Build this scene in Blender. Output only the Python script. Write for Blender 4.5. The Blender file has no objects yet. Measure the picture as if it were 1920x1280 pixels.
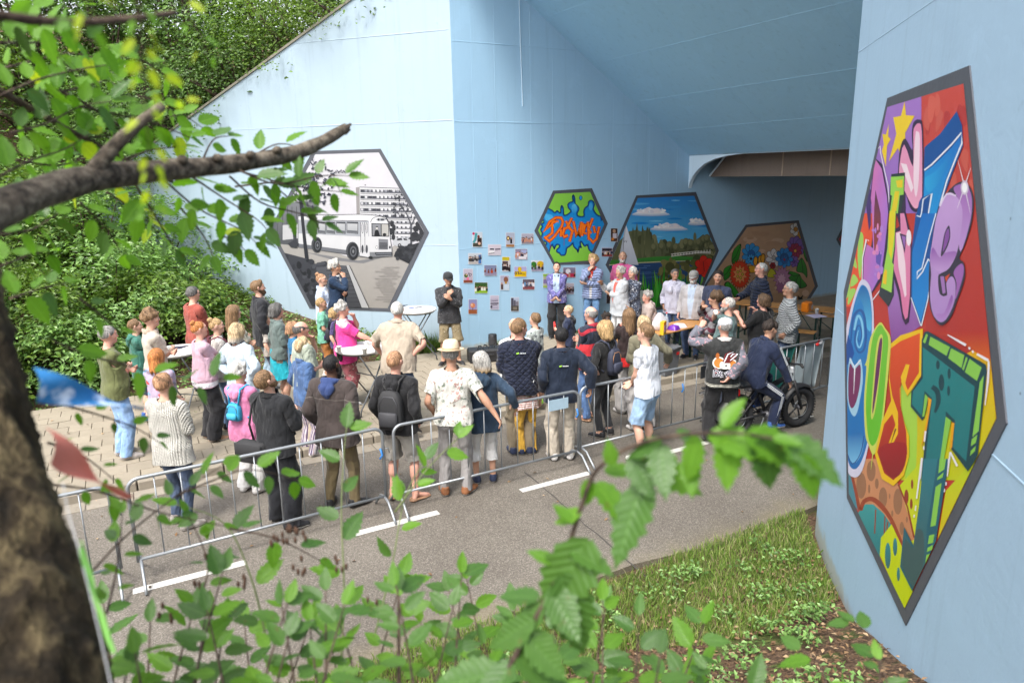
import bpy, math, random
import numpy as np
from mathutils import Matrix, Vector
random.seed(7); rng=np.random.default_rng(7)
SC=bpy.context.scene; COL=SC.collection; PI=math.pi; RD=math.radians
# ---------------------------------------------------------------- camera, sky, sun, exposure
CC=np.array([-5.937,-13.166,3.716]); CR=np.array([0.8767585,-0.4805721,-0.0185751]); CU=np.array([0.1278436,0.1956571,0.9723036]); CF=np.array([0.4636276,0.8548502,-0.232982]); FPX=1316.24
cd=bpy.data.cameras.new('camera'); cam=bpy.data.objects.new('camera',cd); COL.objects.link(cam); SC.camera=cam
cam.matrix_world=Matrix([[CR[0],CU[0],-CF[0],CC[0]],[CR[1],CU[1],-CF[1],CC[1]],[CR[2],CU[2],-CF[2],CC[2]],[0,0,0,1]])
cd.sensor_width=36; cd.lens=FPX/1920*36; cd.clip_start=.05; cd.clip_end=400
cd.dof.use_dof=True; cd.dof.focus_distance=10.0; cd.dof.aperture_fstop=2.8
W=bpy.data.worlds.new('World'); SC.world=W; W.use_nodes=True; wn=W.node_tree
sky=wn.nodes.new('ShaderNodeTexSky'); sky.sky_type='NISHITA'; sky.sun_disc=False
SUN_EL,SUN_AZ=RD(58),RD(215)                       # direction to the sun, azimuth from +X
sky.sun_elevation=SUN_EL; sky.sun_rotation=RD(90)-SUN_AZ; sky.air_density=1.0; sky.dust_density=4.0; sky.ozone_density=.6
hs=wn.nodes.new('ShaderNodeHueSaturation'); hs.inputs['Saturation'].default_value=.30; wn.links.new(sky.outputs[0],hs.inputs['Color']); wn.links.new(hs.outputs[0],wn.nodes['Background'].inputs[0]); wn.nodes['Background'].inputs[1].default_value=.15
sd=bpy.data.lights.new('sun','SUN'); sd.energy=1.1; sd.angle=RD(15); sd.color=(1,.95,.87)
so=bpy.data.objects.new('sun',sd); COL.objects.link(so)
so.rotation_euler=Vector((math.cos(SUN_EL)*math.cos(SUN_AZ),math.cos(SUN_EL)*math.sin(SUN_AZ),math.sin(SUN_EL))).to_track_quat('Z','Y').to_euler()
SC.cycles.diffuse_bounces=8; SC.cycles.max_bounces=12
SC.view_settings.view_transform='Standard'; SC.view_settings.look='None'; SC.view_settings.exposure=1.52; SC.view_settings.gamma=1; SC.view_settings.use_curve_mapping=False
# ---------------------------------------------------------------- points from the photograph's measured camera
def ray(x,y): return (x-960)/FPX*CR-(y-640)/FPX*CU+CF
def at(x,y,dist): d=ray(x,y); return CC+d/np.linalg.norm(d)*dist
def onz(x,y,z=0.): d=ray(x,y); return CC+(z-CC[2])/d[2]*d
def ony(x,y,Y=0.): d=ray(x,y); return CC+(Y-CC[1])/d[1]*d
# ---------------------------------------------------------------- object helpers
def tag(o,label=None,cat=None,group=None,kind=None):
    if label:o['label']=label
    if cat:o['category']=cat
    if group:o['group']=group
    if kind:o['kind']=kind
    return o
def empty(name,loc=(0,0,0),rz=0,label=None,cat=None,group=None,M=None):
    o=bpy.data.objects.new(name,None); COL.objects.link(o); o.empty_display_size=.1
    if M is not None:o.matrix_world=M
    else:o.location=[float(v) for v in loc]; o.rotation_euler=(0,0,rz)
    return tag(o,label,cat,group)
def copy_tree(o,parent=None):
    c=o.copy(); COL.objects.link(c); c.parent=parent
    for ch in o.children: copy_tree(ch,c)
    return c
def mkobj(name,me,parent=None,M=None,mats=None):
    o=bpy.data.objects.new(name,me); COL.objects.link(o)
    if parent is not None:o.parent=parent
    if M is not None:o.matrix_local=M
    return o
def npmesh(name,V,F,mats=(),mi=None,smooth=False,attrs=None):
    V=np.asarray(V,np.float32); me=bpy.data.meshes.new(name)
    if isinstance(F,np.ndarray):
        n,k=F.shape; me.vertices.add(len(V)); me.vertices.foreach_set('co',V.ravel()); me.loops.add(n*k); me.loops.foreach_set('vertex_index',F.ravel().astype(np.int32))
        me.polygons.add(n); me.polygons.foreach_set('loop_start',np.arange(0,n*k,k,dtype=np.int32)); me.polygons.foreach_set('loop_total',np.full(n,k,np.int32)); me.update(calc_edges=True)
    else:
        me.from_pydata([tuple(map(float,v)) for v in V],[],F); me.update()
    for m in mats: me.materials.append(m)
    if mi is not None: me.polygons.foreach_set('material_index',np.asarray(mi,np.int32))
    me.polygons.foreach_set('use_smooth',np.full(len(me.polygons),bool(smooth)))
    for k,v in (attrs or {}).items():
        v=np.asarray(v,np.float32)
        if v.ndim==2 and v.shape[1]==4: a=me.attributes.new(k,'FLOAT_COLOR','POINT'); a.data.foreach_set('color',v.ravel())
        elif v.ndim==2: a=me.attributes.new(k,'FLOAT_VECTOR','POINT'); a.data.foreach_set('vector',v.ravel())
        else: a=me.attributes.new(k,'FLOAT','POINT'); a.data.foreach_set('value',v.ravel())
    me.update(); return me
class MB:
    """collects boxes, tubes, lathes; build() links them as one mesh object"""
    def __init__(s): s.v=[];s.f=[];s.m=[]
    def add(s,V,F,mi=0):
        b=len(s.v); s.v+= [tuple(map(float,v)) for v in V]; s.f+=[tuple(i+b for i in f) for f in F]; s.m+=[mi]*len(F); return s
    def box(s,c,size,mi=0,M=None,taper=1.,bev=0):
        c=np.array(c,float);h=np.array(size,float)/2
        if bev>0:
            b=min(bev,min(h)*.9); P=[];idx={}
            for sx in(-1,1):
                for sy in(-1,1):
                    for sz in(-1,1):
                        for a in range(3):
                            q=np.array([sx,sy,sz])*(h-b); q[a]=(sx,sy,sz)[a]*h[a]; idx[(sx,sy,sz,a)]=len(P); P.append(q)
            F=[]
            for a in range(3):
                o=[i for i in range(3) if i!=a]
                for sg in(-1,1):
                    q=[]
                    for (u,w) in((-1,-1),(1,-1),(1,1),(-1,1)):
                        k=[0,0,0];k[a]=sg;k[o[0]]=u;k[o[1]]=w;q.append(idx[(*k,a)])
                    F.append(q)
            for a in range(3):
                o=[i for i in range(3) if i!=a]
                for u in(-1,1):
                    for w in(-1,1):
                        q=[]
                        for (t,ax) in((-1,o[0]),(1,o[0]),(1,o[1]),(-1,o[1])):
                            k=[0,0,0];k[a]=t;k[o[0]]=u;k[o[1]]=w;q.append(idx[(*k,ax)])
                        F.append(q)
            for sx in(-1,1):
                for sy in(-1,1):
                    for sz in(-1,1): F.append([idx[(sx,sy,sz,a)] for a in range(3)])
            P=np.array(P); G=[]
            for f in F:
                p=P[f]; n=np.cross(p[1]-p[0],p[2]-p[0]); G.append(f if n@p.mean(0)>0 else f[::-1])
            F=G
        else:
            P=np.array([[x,y,z] for z in(-1,1) for y in(-1,1) for x in(-1,1)],float)*h; F=[(0,2,3,1),(4,5,7,6),(0,1,5,4),(2,6,7,3),(0,4,6,2),(1,3,7,5)]
        P=P.copy(); t=(P[:,2]>0); P[t,:2]*=taper; P=P+c
        if M is not None: P=[M@Vector(q) for q in P]
        return s.add(P,F,mi)
    def tube(s,pts,r,n=8,mi=0,cap=True,closed=False):
        pts=[np.array(p,float) for p in pts]; k=len(pts); r=[r]*k if np.isscalar(r) else list(r)
        V=[];F=[];pn=None
        for i,p in enumerate(pts):
            if closed: t=pts[(i+1)%k]-pts[i-1]
            else: t=pts[min(i+1,k-1)]-pts[max(i-1,0)]
            t=t/(np.linalg.norm(t)+1e-9)
            if pn is None:
                a=np.array([0,0,1.]) if abs(t[2])<.9 else np.array([1.,0,0]); pn=np.cross(t,a)
            pn=pn-t*(pn@t); pn/=np.linalg.norm(pn)+1e-9; q=np.cross(t,pn)
            for j in range(n):
                a=2*PI*j/n; V.append(p+r[i]*(math.cos(a)*pn+math.sin(a)*q))
        R=k if closed else k-1
        for i in range(R):
            for j in range(n):
                a=i*n+j;b=i*n+(j+1)%n;c=((i+1)%k)*n+(j+1)%n;d=((i+1)%k)*n+j; F.append((a,b,c,d))
        if cap and not closed: F.append(tuple(range(n))[::-1]); F.append(tuple((k-1)*n+j for j in range(n)))
        return s.add(V,F,mi)
    def lathe(s,c,prof,n=24,mi=0,sx=1,sy=1,M=None,capb=True,capt=True):
        V=[];F=[]
        for (r,z) in prof:
            for j in range(n): a=2*PI*j/n; V.append(Vector((c[0]+r*sx*math.cos(a),c[1]+r*sy*math.sin(a),c[2]+z)))
        for i in range(len(prof)-1):
            for j in range(n): F.append((i*n+j,i*n+(j+1)%n,(i+1)*n+(j+1)%n,(i+1)*n+j))
        if capb:F.append(tuple(range(n))[::-1])
        if capt:F.append(tuple((len(prof)-1)*n+j for j in range(n)))
        if M is not None: V=[M@v for v in V]
        return s.add(V,F,mi)
    def prism(s,poly,z0,z1,mi=0,M=None):
        n=len(poly); V=[Vector((x,y,z0)) for x,y in poly]+[Vector((x,y,z1)) for x,y in poly]
        F=[tuple(range(n))[::-1],tuple(range(n,2*n))]+[(i,(i+1)%n,n+(i+1)%n,n+i) for i in range(n)]
        if M is not None: V=[M@v for v in V]
        return s.add(V,F,mi)
    def mesh(s,name,mats,smooth=False):
        me=bpy.data.meshes.new(name); me.from_pydata(s.v,[],s.f)
        for m in (mats if isinstance(mats,(list,tuple)) else [mats]): me.materials.append(m)
        me.polygons.foreach_set('material_index',np.array(s.m,np.int32)); me.polygons.foreach_set('use_smooth',np.full(len(s.f),bool(smooth)))
        me.update()
        if smooth=='auto':
            try: me.set_sharp_from_angle(angle=RD(40))
            except Exception: pass
        return me
    def build(s,name,mats,parent=None,smooth=False,M=None): return mkobj(name,s.mesh(name,mats,smooth),parent,M)
# ---------------------------------------------------------------- materials
class NT:
    def __init__(s,name):
        s.m=bpy.data.materials.new(name); s.m.use_nodes=True; s.t=s.m.node_tree; s.b=s.t.nodes['Principled BSDF']
    def n(s,ty,**kw):
        x=s.t.nodes.new('ShaderNode'+ty)
        for k,v in kw.items(): setattr(x,k,v)
        return x
    def l(s,a,b): s.t.links.new(a,b)
    def put(s,sock,v):
        if isinstance(v,bpy.types.NodeSocket): s.l(v,sock)
        elif v is not None:
            if hasattr(sock.default_value,'__len__') and not hasattr(v,'__len__'): sock.default_value=[v]*len(sock.default_value)
            elif hasattr(sock.default_value,'__len__') and len(sock.default_value)==4 and len(v)==3: sock.default_value=(*v,1)
            else: sock.default_value=v
    def math(s,op,a,b=None,c=None,clamp=False):
        x=s.n('Math',operation=op,use_clamp=clamp); s.put(x.inputs[0],a)
        if b is not None:s.put(x.inputs[1],b)
        if c is not None:s.put(x.inputs[2],c)
        return x.outputs[0]
    def vm(s,op,a,b=None):
        x=s.n('VectorMath',operation=op); s.put(x.inputs[0],a)
        if b is not None:s.put(x.inputs[1],b)
        return x.outputs[1] if op in('LENGTH','DISTANCE','DOT_PRODUCT') else x.outputs[0]
    def mix(s,f,a,b,mode='MIX'):
        x=s.n('Mix',data_type='RGBA',blend_type=mode); s.put(x.inputs[0],f); s.put(x.inputs[6],a); s.put(x.inputs[7],b); return x.outputs[2]
    def noise(s,sc,vec=None,det=3,rough=.55,dim='3D'):
        x=s.n('TexNoise'); x.inputs['Scale'].default_value=sc; x.inputs['Detail'].default_value=det; x.inputs['Roughness'].default_value=rough
        if vec is not None:s.l(vec,x.inputs['Vector'])
        return x.outputs['Fac']
    def vor(s,sc,vec=None,feat='F1',out='Distance'):
        x=s.n('TexVoronoi',feature=feat); x.inputs['Scale'].default_value=sc
        if vec is not None:s.l(vec,x.inputs['Vector'])
        return x.outputs[out]
    def ramp(s,f,stops):
        x=s.n('ValToRGB'); cr=x.color_ramp
        while len(cr.elements)<len(stops): cr.elements.new(.5)
        for e,(p,c) in zip(cr.elements,stops): e.position=p; e.color=(*c,1) if len(c)==3 else c
        s.l(f,x.inputs[0]); return x.outputs[0]
    def step(s,v,a,b):
        x=s.n('MapRange',interpolation_type='SMOOTHSTEP'); s.put(x.inputs[0],v); x.inputs[1].default_value=a; x.inputs[2].default_value=b; return x.outputs[0]
    def attr(s,name,out='Vector'): x=s.n('Attribute'); x.attribute_name=name; return x.outputs[out]
    def geo(s,out='Position'): return s.n('NewGeometry').outputs[out]
    def obj(s): return s.n('TexCoord').outputs['Object']
    def scale(s,v,k): return s.vm('MULTIPLY',v,k)
    def bump(s,h,st=.3,d=.01,prev=None):
        x=s.n('Bump'); x.inputs['Strength'].default_value=st; x.inputs['Distance'].default_value=d; s.l(h,x.inputs['Height'])
        if prev is not None: s.l(prev,x.inputs['Normal'])
        s.l(x.outputs[0],s.b.inputs['Normal']); return x.outputs[0]
    def fin(s,col=None,rough=.6,metal=0,spec=None,**kw):
        if col is not None:s.put(s.b.inputs['Base Color'],col)
        s.put(s.b.inputs['Roughness'],rough); s.put(s.b.inputs['Metallic'],metal)
        if spec is not None:s.b.inputs['Specular IOR Level'].default_value=spec
        for k,v in kw.items(): s.put(s.b.inputs[k.replace('_',' ')],v)
        return s.m
def hx(h,k=1.):
    """sRGB hex -> linear"""
    h=h.lstrip('#'); h=''.join(c*2 for c in h) if len(h)==3 else h; o=[]
    for i in(0,2,4):
        c=int(h[i:i+2],16)/255; c=c/12.92 if c<=.04045 else ((c+.055)/1.055)**2.4; o.append(c*k)
    return tuple(o)
_MC={}
def plain(name,col,rough=.6,metal=0,var=.12,sc=12,bump=0,bsc=60,spec=None,**kw):
    if name in _MC:return _MC[name]
    t=NT(name); n=t.noise(sc,t.obj(),4); c=t.mix(n,tuple(v*(1-var) for v in col),tuple(min(1,v*(1+var)) for v in col))
    if bump: t.bump(t.noise(bsc,t.obj(),3),bump,.004)
    _MC[name]=t.fin(c,rough,metal,spec,**kw); return _MC[name]
def vcol(name,rough=.6,var=.06,bump=0,spec=.3):
    if name in _MC:return _MC[name]
    t=NT(name); c=t.attr('Col','Color'); n=t.noise(6,t.geo(),4); k=t.math('MULTIPLY_ADD',n,var*2,1-var)
    c=t.vm('MULTIPLY',c,k)
    if bump: t.bump(t.noise(120,t.geo(),3),bump,.003)
    _MC[name]=t.fin(c,rough,0,spec); return _MC[name]
# ================================================================ SETTING
c47,s47=math.cos(RD(47.54)),math.sin(RD(47.54))
DB=np.array([-c47,s47,0]); DD=np.array([-c47,-s47,0]); PB=np.array([0,0,0.]); PD=np.array([-.022,-8.812,0])
def ground_h(X,Y):
    X=np.asarray(X,float);Y=np.asarray(Y,float)
    a=np.clip(Y-.05,0,None); a1=np.minimum(a,6.5); h1=.1*a1+.045*a1**2+(a-a1)*.62
    b=np.clip(-Y-9.2,0,None); b1=np.minimum(b,1.15); h2=.26*b1**2+(b-b1)*.6
    return np.minimum(h1,9)*(X<60)+np.minimum(h2,6)
def h_at(x,y): return float(ground_h(x,y))
def wood_soil():
    t=NT('leaf_litter_soil'); p=t.geo(); n=t.noise(3,p,5); v=t.vor(17,p,out='Color'); vd=t.vor(17,p); f=t.noise(40,p,4)
    c=t.ramp(f,[(.3,(.035,.022,.014)),(.5,(.10,.062,.04)),(.62,(.17,.105,.065)),(.8,(.26,.19,.12))])
    c=t.mix(t.step(n,.5,.62),c,t.ramp(f,[(.3,(.03,.04,.012)),(.7,(.10,.12,.035))]))
    t.bump(t.math('ADD',f,vd),.8,.03); return t.fin(c,.9,spec=.2)
M_soil=wood_soil()
def asphalt():
    t=NT('worn_asphalt'); p=t.geo(); n=t.noise(.7,p,4); f=t.noise(140,p,3,.7); v=t.vor(110,p,out='Color')
    sep=t.n('SeparateColor'); t.l(v,sep.inputs[0])
    g=t.ramp(sep.outputs[0],[(0,(.098,.087,.073)),(.45,(.142,.126,.106)),(.8,(.172,.153,.130)),(1,(.26,.236,.205))])
    c=t.mix(t.step(n,.35,.7),g,t.vm('MULTIPLY',g,(.78,.77,.77)))
    st=t.noise(2.6,p,5,.65); c=t.mix(t.math('MULTIPLY',t.step(st,.66,.74),.55),c,(.06,.052,.045))
    xyz=t.n('SeparateXYZ'); t.l(p,xyz.inputs[0])
    e=t.step(t.math('ADD',xyz.outputs[1],t.math('MULTIPLY',t.noise(2,p,4),.7)),-7.6,-8.35); c=t.mix(t.math('MULTIPLY',e,.6),c,t.mix(f,(.22,.17,.10),(.15,.14,.06)))
    t.bump(t.math('ADD',sep.outputs[0],f),.45,.004); return t.fin(c,.85,spec=.3)
M_asph=asphalt()
# ground sheet, finer near the camera
gx=np.unique(np.r_[-80,-50,-30,np.arange(-20,16,.35),20,30,50,90]); gy=np.unique(np.r_[-70,-40,-25,np.arange(-18,14,.3),18,25,40,70])
GX,GY=np.meshgrid(gx,gy,indexing='ij'); Z=ground_h(GX,GY)
Z=Z+.03*np.sin(GX*3.1+GY*1.3)*np.sin(GY*2.7)*((GY>.3)|(GY<-8.9)) -.02
Z=np.where((GY<-.02)&(GY>-8.4),-.06,Z)
n0,n1=len(gx),len(gy); I=np.arange(n0*n1).reshape(n0,n1)
F=np.stack([I[:-1,:-1],I[1:,:-1],I[1:,1:],I[:-1,1:]],-1).reshape(-1,4)
tag(mkobj('ground',npmesh('ground',np.stack([GX,GY,Z],-1).reshape(-1,3),F,[M_soil],smooth=True)),kind='structure')
# road sheet
rx=np.arange(-60,60.1,1.); 
m=MB()
for a,b in zip(rx[:-1],rx[1:]):
    e0=-8.42+.09*math.sin(a*1.9)+.05*math.sin(a*5.3); e1=-8.42+.09*math.sin(b*1.9)+.05*math.sin(b*5.3)
    m.add([(a,e0,0),(b,e1,0),(b,-3.93,0),(a,-3.93,0),(a,e0,-.06),(b,e1,-.06)],[(0,1,2,3),(4,5,1,0)])
tag(m.build('road',M_asph),kind='structure')
M_white=plain('road_paint',(.52,.505,.47),.7,var=.25,sc=30,bump=.3)
for k in range(-12,14):
    x0=-6.3+2.07*k; m=MB(); z=.004
    n=8; V=[];
    for i in range(n+1): V+= [(x0+i/n,-6.40-.003*random.random(),z),(x0+i/n,-6.30+.003*random.random(),z)]
    m.add(V,[(2*i,2*i+2,2*i+3,2*i+1) for i in range(n)])
    o=m.build('lane_dash',M_white); tag(o,kind='structure')
# joint across the road
m=MB(); pa=onz(985,885)[:2]; pb=onz(1215,1085)[:2]; k=14; V=[]
for i in range(k+1):
    q=pa+(pb-pa)*i/k+np.array([random.uniform(-.015,.015),0]); w=.007+.004*random.random(); V+=[(q[0]-w,q[1]-w,.003),(q[0]+w,q[1]+w,.003)]
m.add(V,[(2*i,2*i+2,2*i+3,2*i+1) for i in range(k)]); tag(m.build('road_crack',plain('crack_tar',(.05,.045,.04),.9)),kind='structure')
# kerb stones
def conc(name,c0,c1,sc=8,bump=.35):
    t=NT(name); p=t.geo(); n=t.noise(sc,p,5); f=t.noise(sc*14,p,3); c=t.mix(n,c0,c1); c=t.mix(t.math('MULTIPLY',t.step(f,.55,.75),.35),c,tuple(v*.6 for v in c0))
    oi=t.n('ObjectInfo'); c=t.vm('MULTIPLY',c,t.math('MULTIPLY_ADD',oi.outputs['Random'],.16,.92))
    t.bump(f,bump,.004); return t.fin(c,.85,spec=.25)
M_kerb=conc('kerb_concrete',(.22,.19,.15),(.31,.275,.22)); M_slab=conc('paving_concrete',(.22,.19,.145),(.31,.27,.21),5); M_joint=plain('joint_dirt',(.15,.125,.085),.95,var=.4,sc=30)
kerb=empty('kerb'); tag(kerb,kind='structure')
mk=MB().box((0,0,0),(.985,.12,.22),bev=.012).mesh('kerb_stone',M_kerb)
for i in range(-14,16): mkobj('kerb_stone',mk,kerb,Matrix.Translation((i+.3,-3.88,.01)))
mg=MB().box((0,0,0),(.49,.26,.03),bev=.004).mesh('gutter_stone',conc('gutter_concrete',(.20,.175,.14),(.28,.25,.205)))
for i in range(-20,20): mkobj('gutter_stone',mg,kerb,Matrix.Translation((i*.5,-4.075,-.004)))
# pavement slabs
pav=empty('pavement'); tag(pav,kind='structure')
MB().box((0,-1.87,.04),(60,3.86,.13)).build('pavement_bed',M_joint,pav)
ms=[]
for k in range(4):
    ms.append(MB().box((0,0,0),(.2925,.2925,.05),bev=.005).mesh('paving_slab',M_slab))
cells=[]
for r in range(13):
    y=-3.68+r*.3
    for i in range(-66,66):
        x=i*.3+(.15 if r%2 else 0)
        if y>.12: continue
        cells.append((np.hypot(x-CC[0],y-CC[1])+(50 if (x<-9.2 or x>5.2) else 0),x,y))
cells.sort(); rest=MB()
for k,(d,x,y) in enumerate(cells):
    Mx=Matrix.Translation((x,y,.0975+random.uniform(-.004,.003)))@Matrix.Rotation(random.uniform(-.012,.012),4,'Z')@Matrix.Rotation(random.uniform(-.012,.012),4,'X')@Matrix.Rotation(random.uniform(-.01,.01),4,'Y')
    if k<300: mkobj('paving_slab',ms[k%4],pav,Mx)
    else: rest.box((0,0,0),(.2925,.2925,.05),M=Mx)
tag(rest.build('far_slabs',M_slab,pav),kind='stuff')
# ---------------------------------------------------------------- painted concrete
def wallpaint(name,col,rough=.55,unp=False):
    t=NT(name); p=t.geo(); n=t.noise(.55,p,4,.5); s=t.n('Mapping'); t.l(p,s.inputs[0]); s.inputs['Scale'].default_value=(9,9,.35)
    st=t.noise(1.0,s.outputs[0],5,.6); c=t.mix(n,tuple(v*.93 for v in col),tuple(min(1,v*1.05) for v in col)); c=t.mix(t.math('MULTIPLY',t.step(st,.52,.74),.30),c,tuple(v*.70 for v in col)); pt=t.noise(1.3,p,6,.7); c=t.mix(t.math('MULTIPLY',t.step(pt,.56,.62),.22),c,tuple(min(1,v*1.14) for v in col)); c=t.mix(t.math('MULTIPLY',t.step(t.noise(7,p,5,.7),.64,.70),.25),c,tuple(v*.66 for v in col))
    sp=t.vor(2.2,p); c=t.mix(t.step(sp,.022,.010),c,tuple(v*.45 for v in col))
    xyz=t.n('SeparateXYZ'); t.l(p,xyz.inputs[0]); z=xyz.outputs[2]
    lo=t.step(t.math('SUBTRACT',z,t.math('MULTIPLY',t.noise(5,p,4),.28)),.10,-.02)
    c=t.mix(t.math('MULTIPLY',lo,0 if unp else .65),c,(.33,.29,.20))
    h=t.math('ADD',t.math('MULTIPLY',t.noise(34,p,4),.5),t.math('MULTIPLY',t.noise(3.2,p,3),1.6)); t.bump(h,.35,.008); return t.fin(c,rough,spec=.35)
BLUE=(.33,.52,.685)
M_wall=wallpaint('light_blue_wall_paint',BLUE); M_wallP=wallpaint('sunlit_pale_blue_paint',(.345,.44,.52)); M_wallD=wallpaint('near_blue_paint',(.325,.465,.60)); M_soff=wallpaint('soffit_bounce_blue_paint',(.34,.60,.82)); M_wallW=wallpaint('white_blue_paint',(.62,.76,.86)); M_brown=wallpaint('bare_concrete_ceiling',(.36,.285,.22),.85,True); M_beam=wallpaint('dark_beam_concrete',(.19,.15,.125),.9,True)  # wing wall's bright washed-out light and soffit's blue bounce are put into paint colours
def slab3(m,P,n,th,mi=0):
    P=[np.array(p,float) for p in P]; n=np.array(n,float)*th; k=len(P); V=P+[p-n for p in P]
    m.add(V,[tuple(range(k)),tuple(range(k,2*k))[::-1]]+[(i,k+i,k+(i+1)%k,(i+1)%k) for i in range(k)],mi)
ZT=lambda X:4.04+(6.12-X)*.676
m=MB(); slab3(m,[(0,0,-.6),(17,0,-.6),(17,0,4.04),(6.12,0,4.06),(0,0,ZT(0)+.02)],(0,-1,0),.5)
wA=m.build('tunnel_wall',M_wall); tag(wA,'light blue tunnel side wall carrying four hexagon murals','wall')
m=MB(); TB=lambda t:8.09-.474*t; nB=np.array([-s47,-c47,0])
slab3(m,[PB+DB*0+[0,0,-.6],PB+[0,0,8.09],PB+DB*9.6+[0,0,TB(9.6)],PB+DB*9.6+[0,0,-.6]],nB,.4)
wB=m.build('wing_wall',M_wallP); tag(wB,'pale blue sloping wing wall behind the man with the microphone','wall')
mc=MB()
q=[PB+[0,0,8.09],PB+DB*9.6+[0,0,TB(9.6)]]
V=[q[0]+nB*.03,q[1]+nB*.03,q[1]-nB*.43,q[0]-nB*.43]; slab3(mc,[v+np.array([0,0,.05]) for v in V],(0,0,1),.05)
mc.build('coping',conc('coping_concrete',(.16,.15,.12),(.3,.28,.23)),wB)
m=MB(); slab3(m,[PD+[0,0,-.6],PD+DD*10+[0,0,-.6],PD+DD*10+[0,0,TB(10)],PD+[0,0,8.1]][::-1],(-s47,c47,0),-.01)
nD=np.array([-s47,c47,0])
m=MB(); slab3(m,[PD+[0,0,-.6],PD+[0,0,8.1],PD+DD*10+[0,0,TB(10)],PD+DD*10+[0,0,-.6]],nD,.45)
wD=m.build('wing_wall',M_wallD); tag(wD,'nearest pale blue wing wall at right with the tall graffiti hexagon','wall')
m=MB(); slab3(m,[(0,-8.812,-.6),(17,-8.812,-.6),(17,-8.812,4.06),(6.12,-8.812,4.06),(0,-8.812,8.1)][::-1],(0,1,0),.5)
# keep clear of the wing wall where they meet
wC=m.build('tunnel_wall',M_wall); tag(wC,'tunnel side wall hidden behind the nearest wing wall','wall')
# sloping soffit, portal face, tunnel ceiling
m=MB(); m.add([(-.2,.0,ZT(-.2)),(6.12,.0,4.04),(6.12,-8.81,4.04),(-.2,-8.81,ZT(-.2)),(-.2,.0,9.6),(6.12,.0,9.6),(6.12,-8.81,9.6),(-.2,-8.81,9.6)],[(0,1,2,3),(4,7,6,5),(0,4,5,1),(3,2,6,7),(0,3,7,4),(1,5,6,2)])
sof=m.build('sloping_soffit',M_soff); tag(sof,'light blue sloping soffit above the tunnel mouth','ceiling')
def seam(parent,a,b,n,w=.012,h=.004,mat=None):
    a=np.array(a,float);b=np.array(b,float);n=np.array(n,float);d=(b-a)/np.linalg.norm(b-a);t=np.cross(n,d)*w/2
    k=max(2,int(np.linalg.norm(b-a)/.5)); V=[];F=[]
    for i in range(k+1):
        p=a+(b-a)*i/k; j=random.uniform(.5,1.1); V+=[p-t*j-n*.002,p-t*.4*j+n*h*j,p+t*.4*j+n*h*j,p+t*j-n*.002]
    for i in range(k):
        for e in range(3): F.append((4*i+e,4*i+e+1,4*i+5+e,4*i+4+e))
    mm=MB(); mm.add(V,F); return mm.build('formwork_seam',mat or M_wall,parent,smooth=False)
for z in (2.22,4.72,6.2): 
    xm=min(20,6.12+(4.04-z)/.676) if z>4.04 else 20
    seam(wA,(0.02,0,z),(xm-.05,0,z),(0,-1,0),.03,.006)
for x in (.42,.93,1.75,2.28,3.05,3.86,4.9,5.75,7.4,8.6,10.2,11.9): seam(wA,(x,0,.14),(x,0,min(ZT(x),4.0) if x>6.1 else ZT(x)-.03),(0,-1,0),.016,.0035)
ln=[];x,y,z=1.55,0,5.3
MB().tube([(1.5,-.012,7.6),(1.52,-.012,6.2),(1.55,-.012,5.05)],.007,6).build('cable',M_wallW,wA)
for z in (2.3,4.75,6.4): 
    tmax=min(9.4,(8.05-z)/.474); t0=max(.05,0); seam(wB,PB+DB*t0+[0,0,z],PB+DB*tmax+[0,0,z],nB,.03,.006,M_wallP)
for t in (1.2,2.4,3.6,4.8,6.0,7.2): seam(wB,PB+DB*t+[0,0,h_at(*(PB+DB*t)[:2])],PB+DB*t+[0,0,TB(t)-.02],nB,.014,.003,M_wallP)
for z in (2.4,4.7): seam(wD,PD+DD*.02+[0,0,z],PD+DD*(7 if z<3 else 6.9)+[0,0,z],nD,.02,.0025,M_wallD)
sn=np.array([-.676,0,-1.]);sn/=np.linalg.norm(sn)
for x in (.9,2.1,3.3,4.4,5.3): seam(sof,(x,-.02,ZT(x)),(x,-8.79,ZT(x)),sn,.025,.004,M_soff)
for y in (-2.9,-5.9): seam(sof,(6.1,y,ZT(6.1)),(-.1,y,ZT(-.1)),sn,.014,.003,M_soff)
# portal face with arched corners
por=MB(); arc=[(0,3.28),(-.04,3.42),(-.13,3.56),(-.28,3.70),(-.5,3.84),(-.8,3.94),(-1.15,4.0),(-1.6,4.035)]
P=[(6.125,y,z) for y,z in arc]+[(6.125,0,4.2)]
P=[(6.125,0,4.3)]+[(6.125,y,z) for y,z in arc]+[(6.125,-8.81+1.6,4.035)]+[(6.125,-8.81-y,z) for y,z in arc[::-1][1:]]+[(6.125,-8.81,4.3)]
k=len(P); V=P+[(x+.10,y,z) for x,y,z in P]; por.add(V,[tuple(range(k)),tuple(range(k,2*k))[::-1]],0); por.add(V,[(i,k+i,k+(i+1)%k,(i+1)%k) for i in range(k)],0)
po=por.build('tunnel_portal',[M_wallW,M_brown]); tag(po,'white painted tunnel portal with rounded upper corners','portal')
MB().box((7.2,-4.4,4.2),(2.2,8.8,.3)).build('ceiling_slab',M_brown,po)
mb=MB(); mb.add([(6.79,-.0,3.54),(6.79,-8.8,3.54),(6.79,-8.8,4.06),(6.79,-.55,4.06),(17,-.0,3.54),(17,-8.8,3.54),(17,-8.8,4.06),(17,-.55,4.06)],[(0,3,2,1),(4,5,6,7),(0,1,5,4),(0,4,7,3),(3,7,6,2)])
cb=mb.build('ceiling_beam',M_beam,po)
for y in (-2.2,-3.4,-5.1): MB().box((6.785,y,3.8),(.012,.03,.5)).build('joint',M_brown,po)
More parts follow.
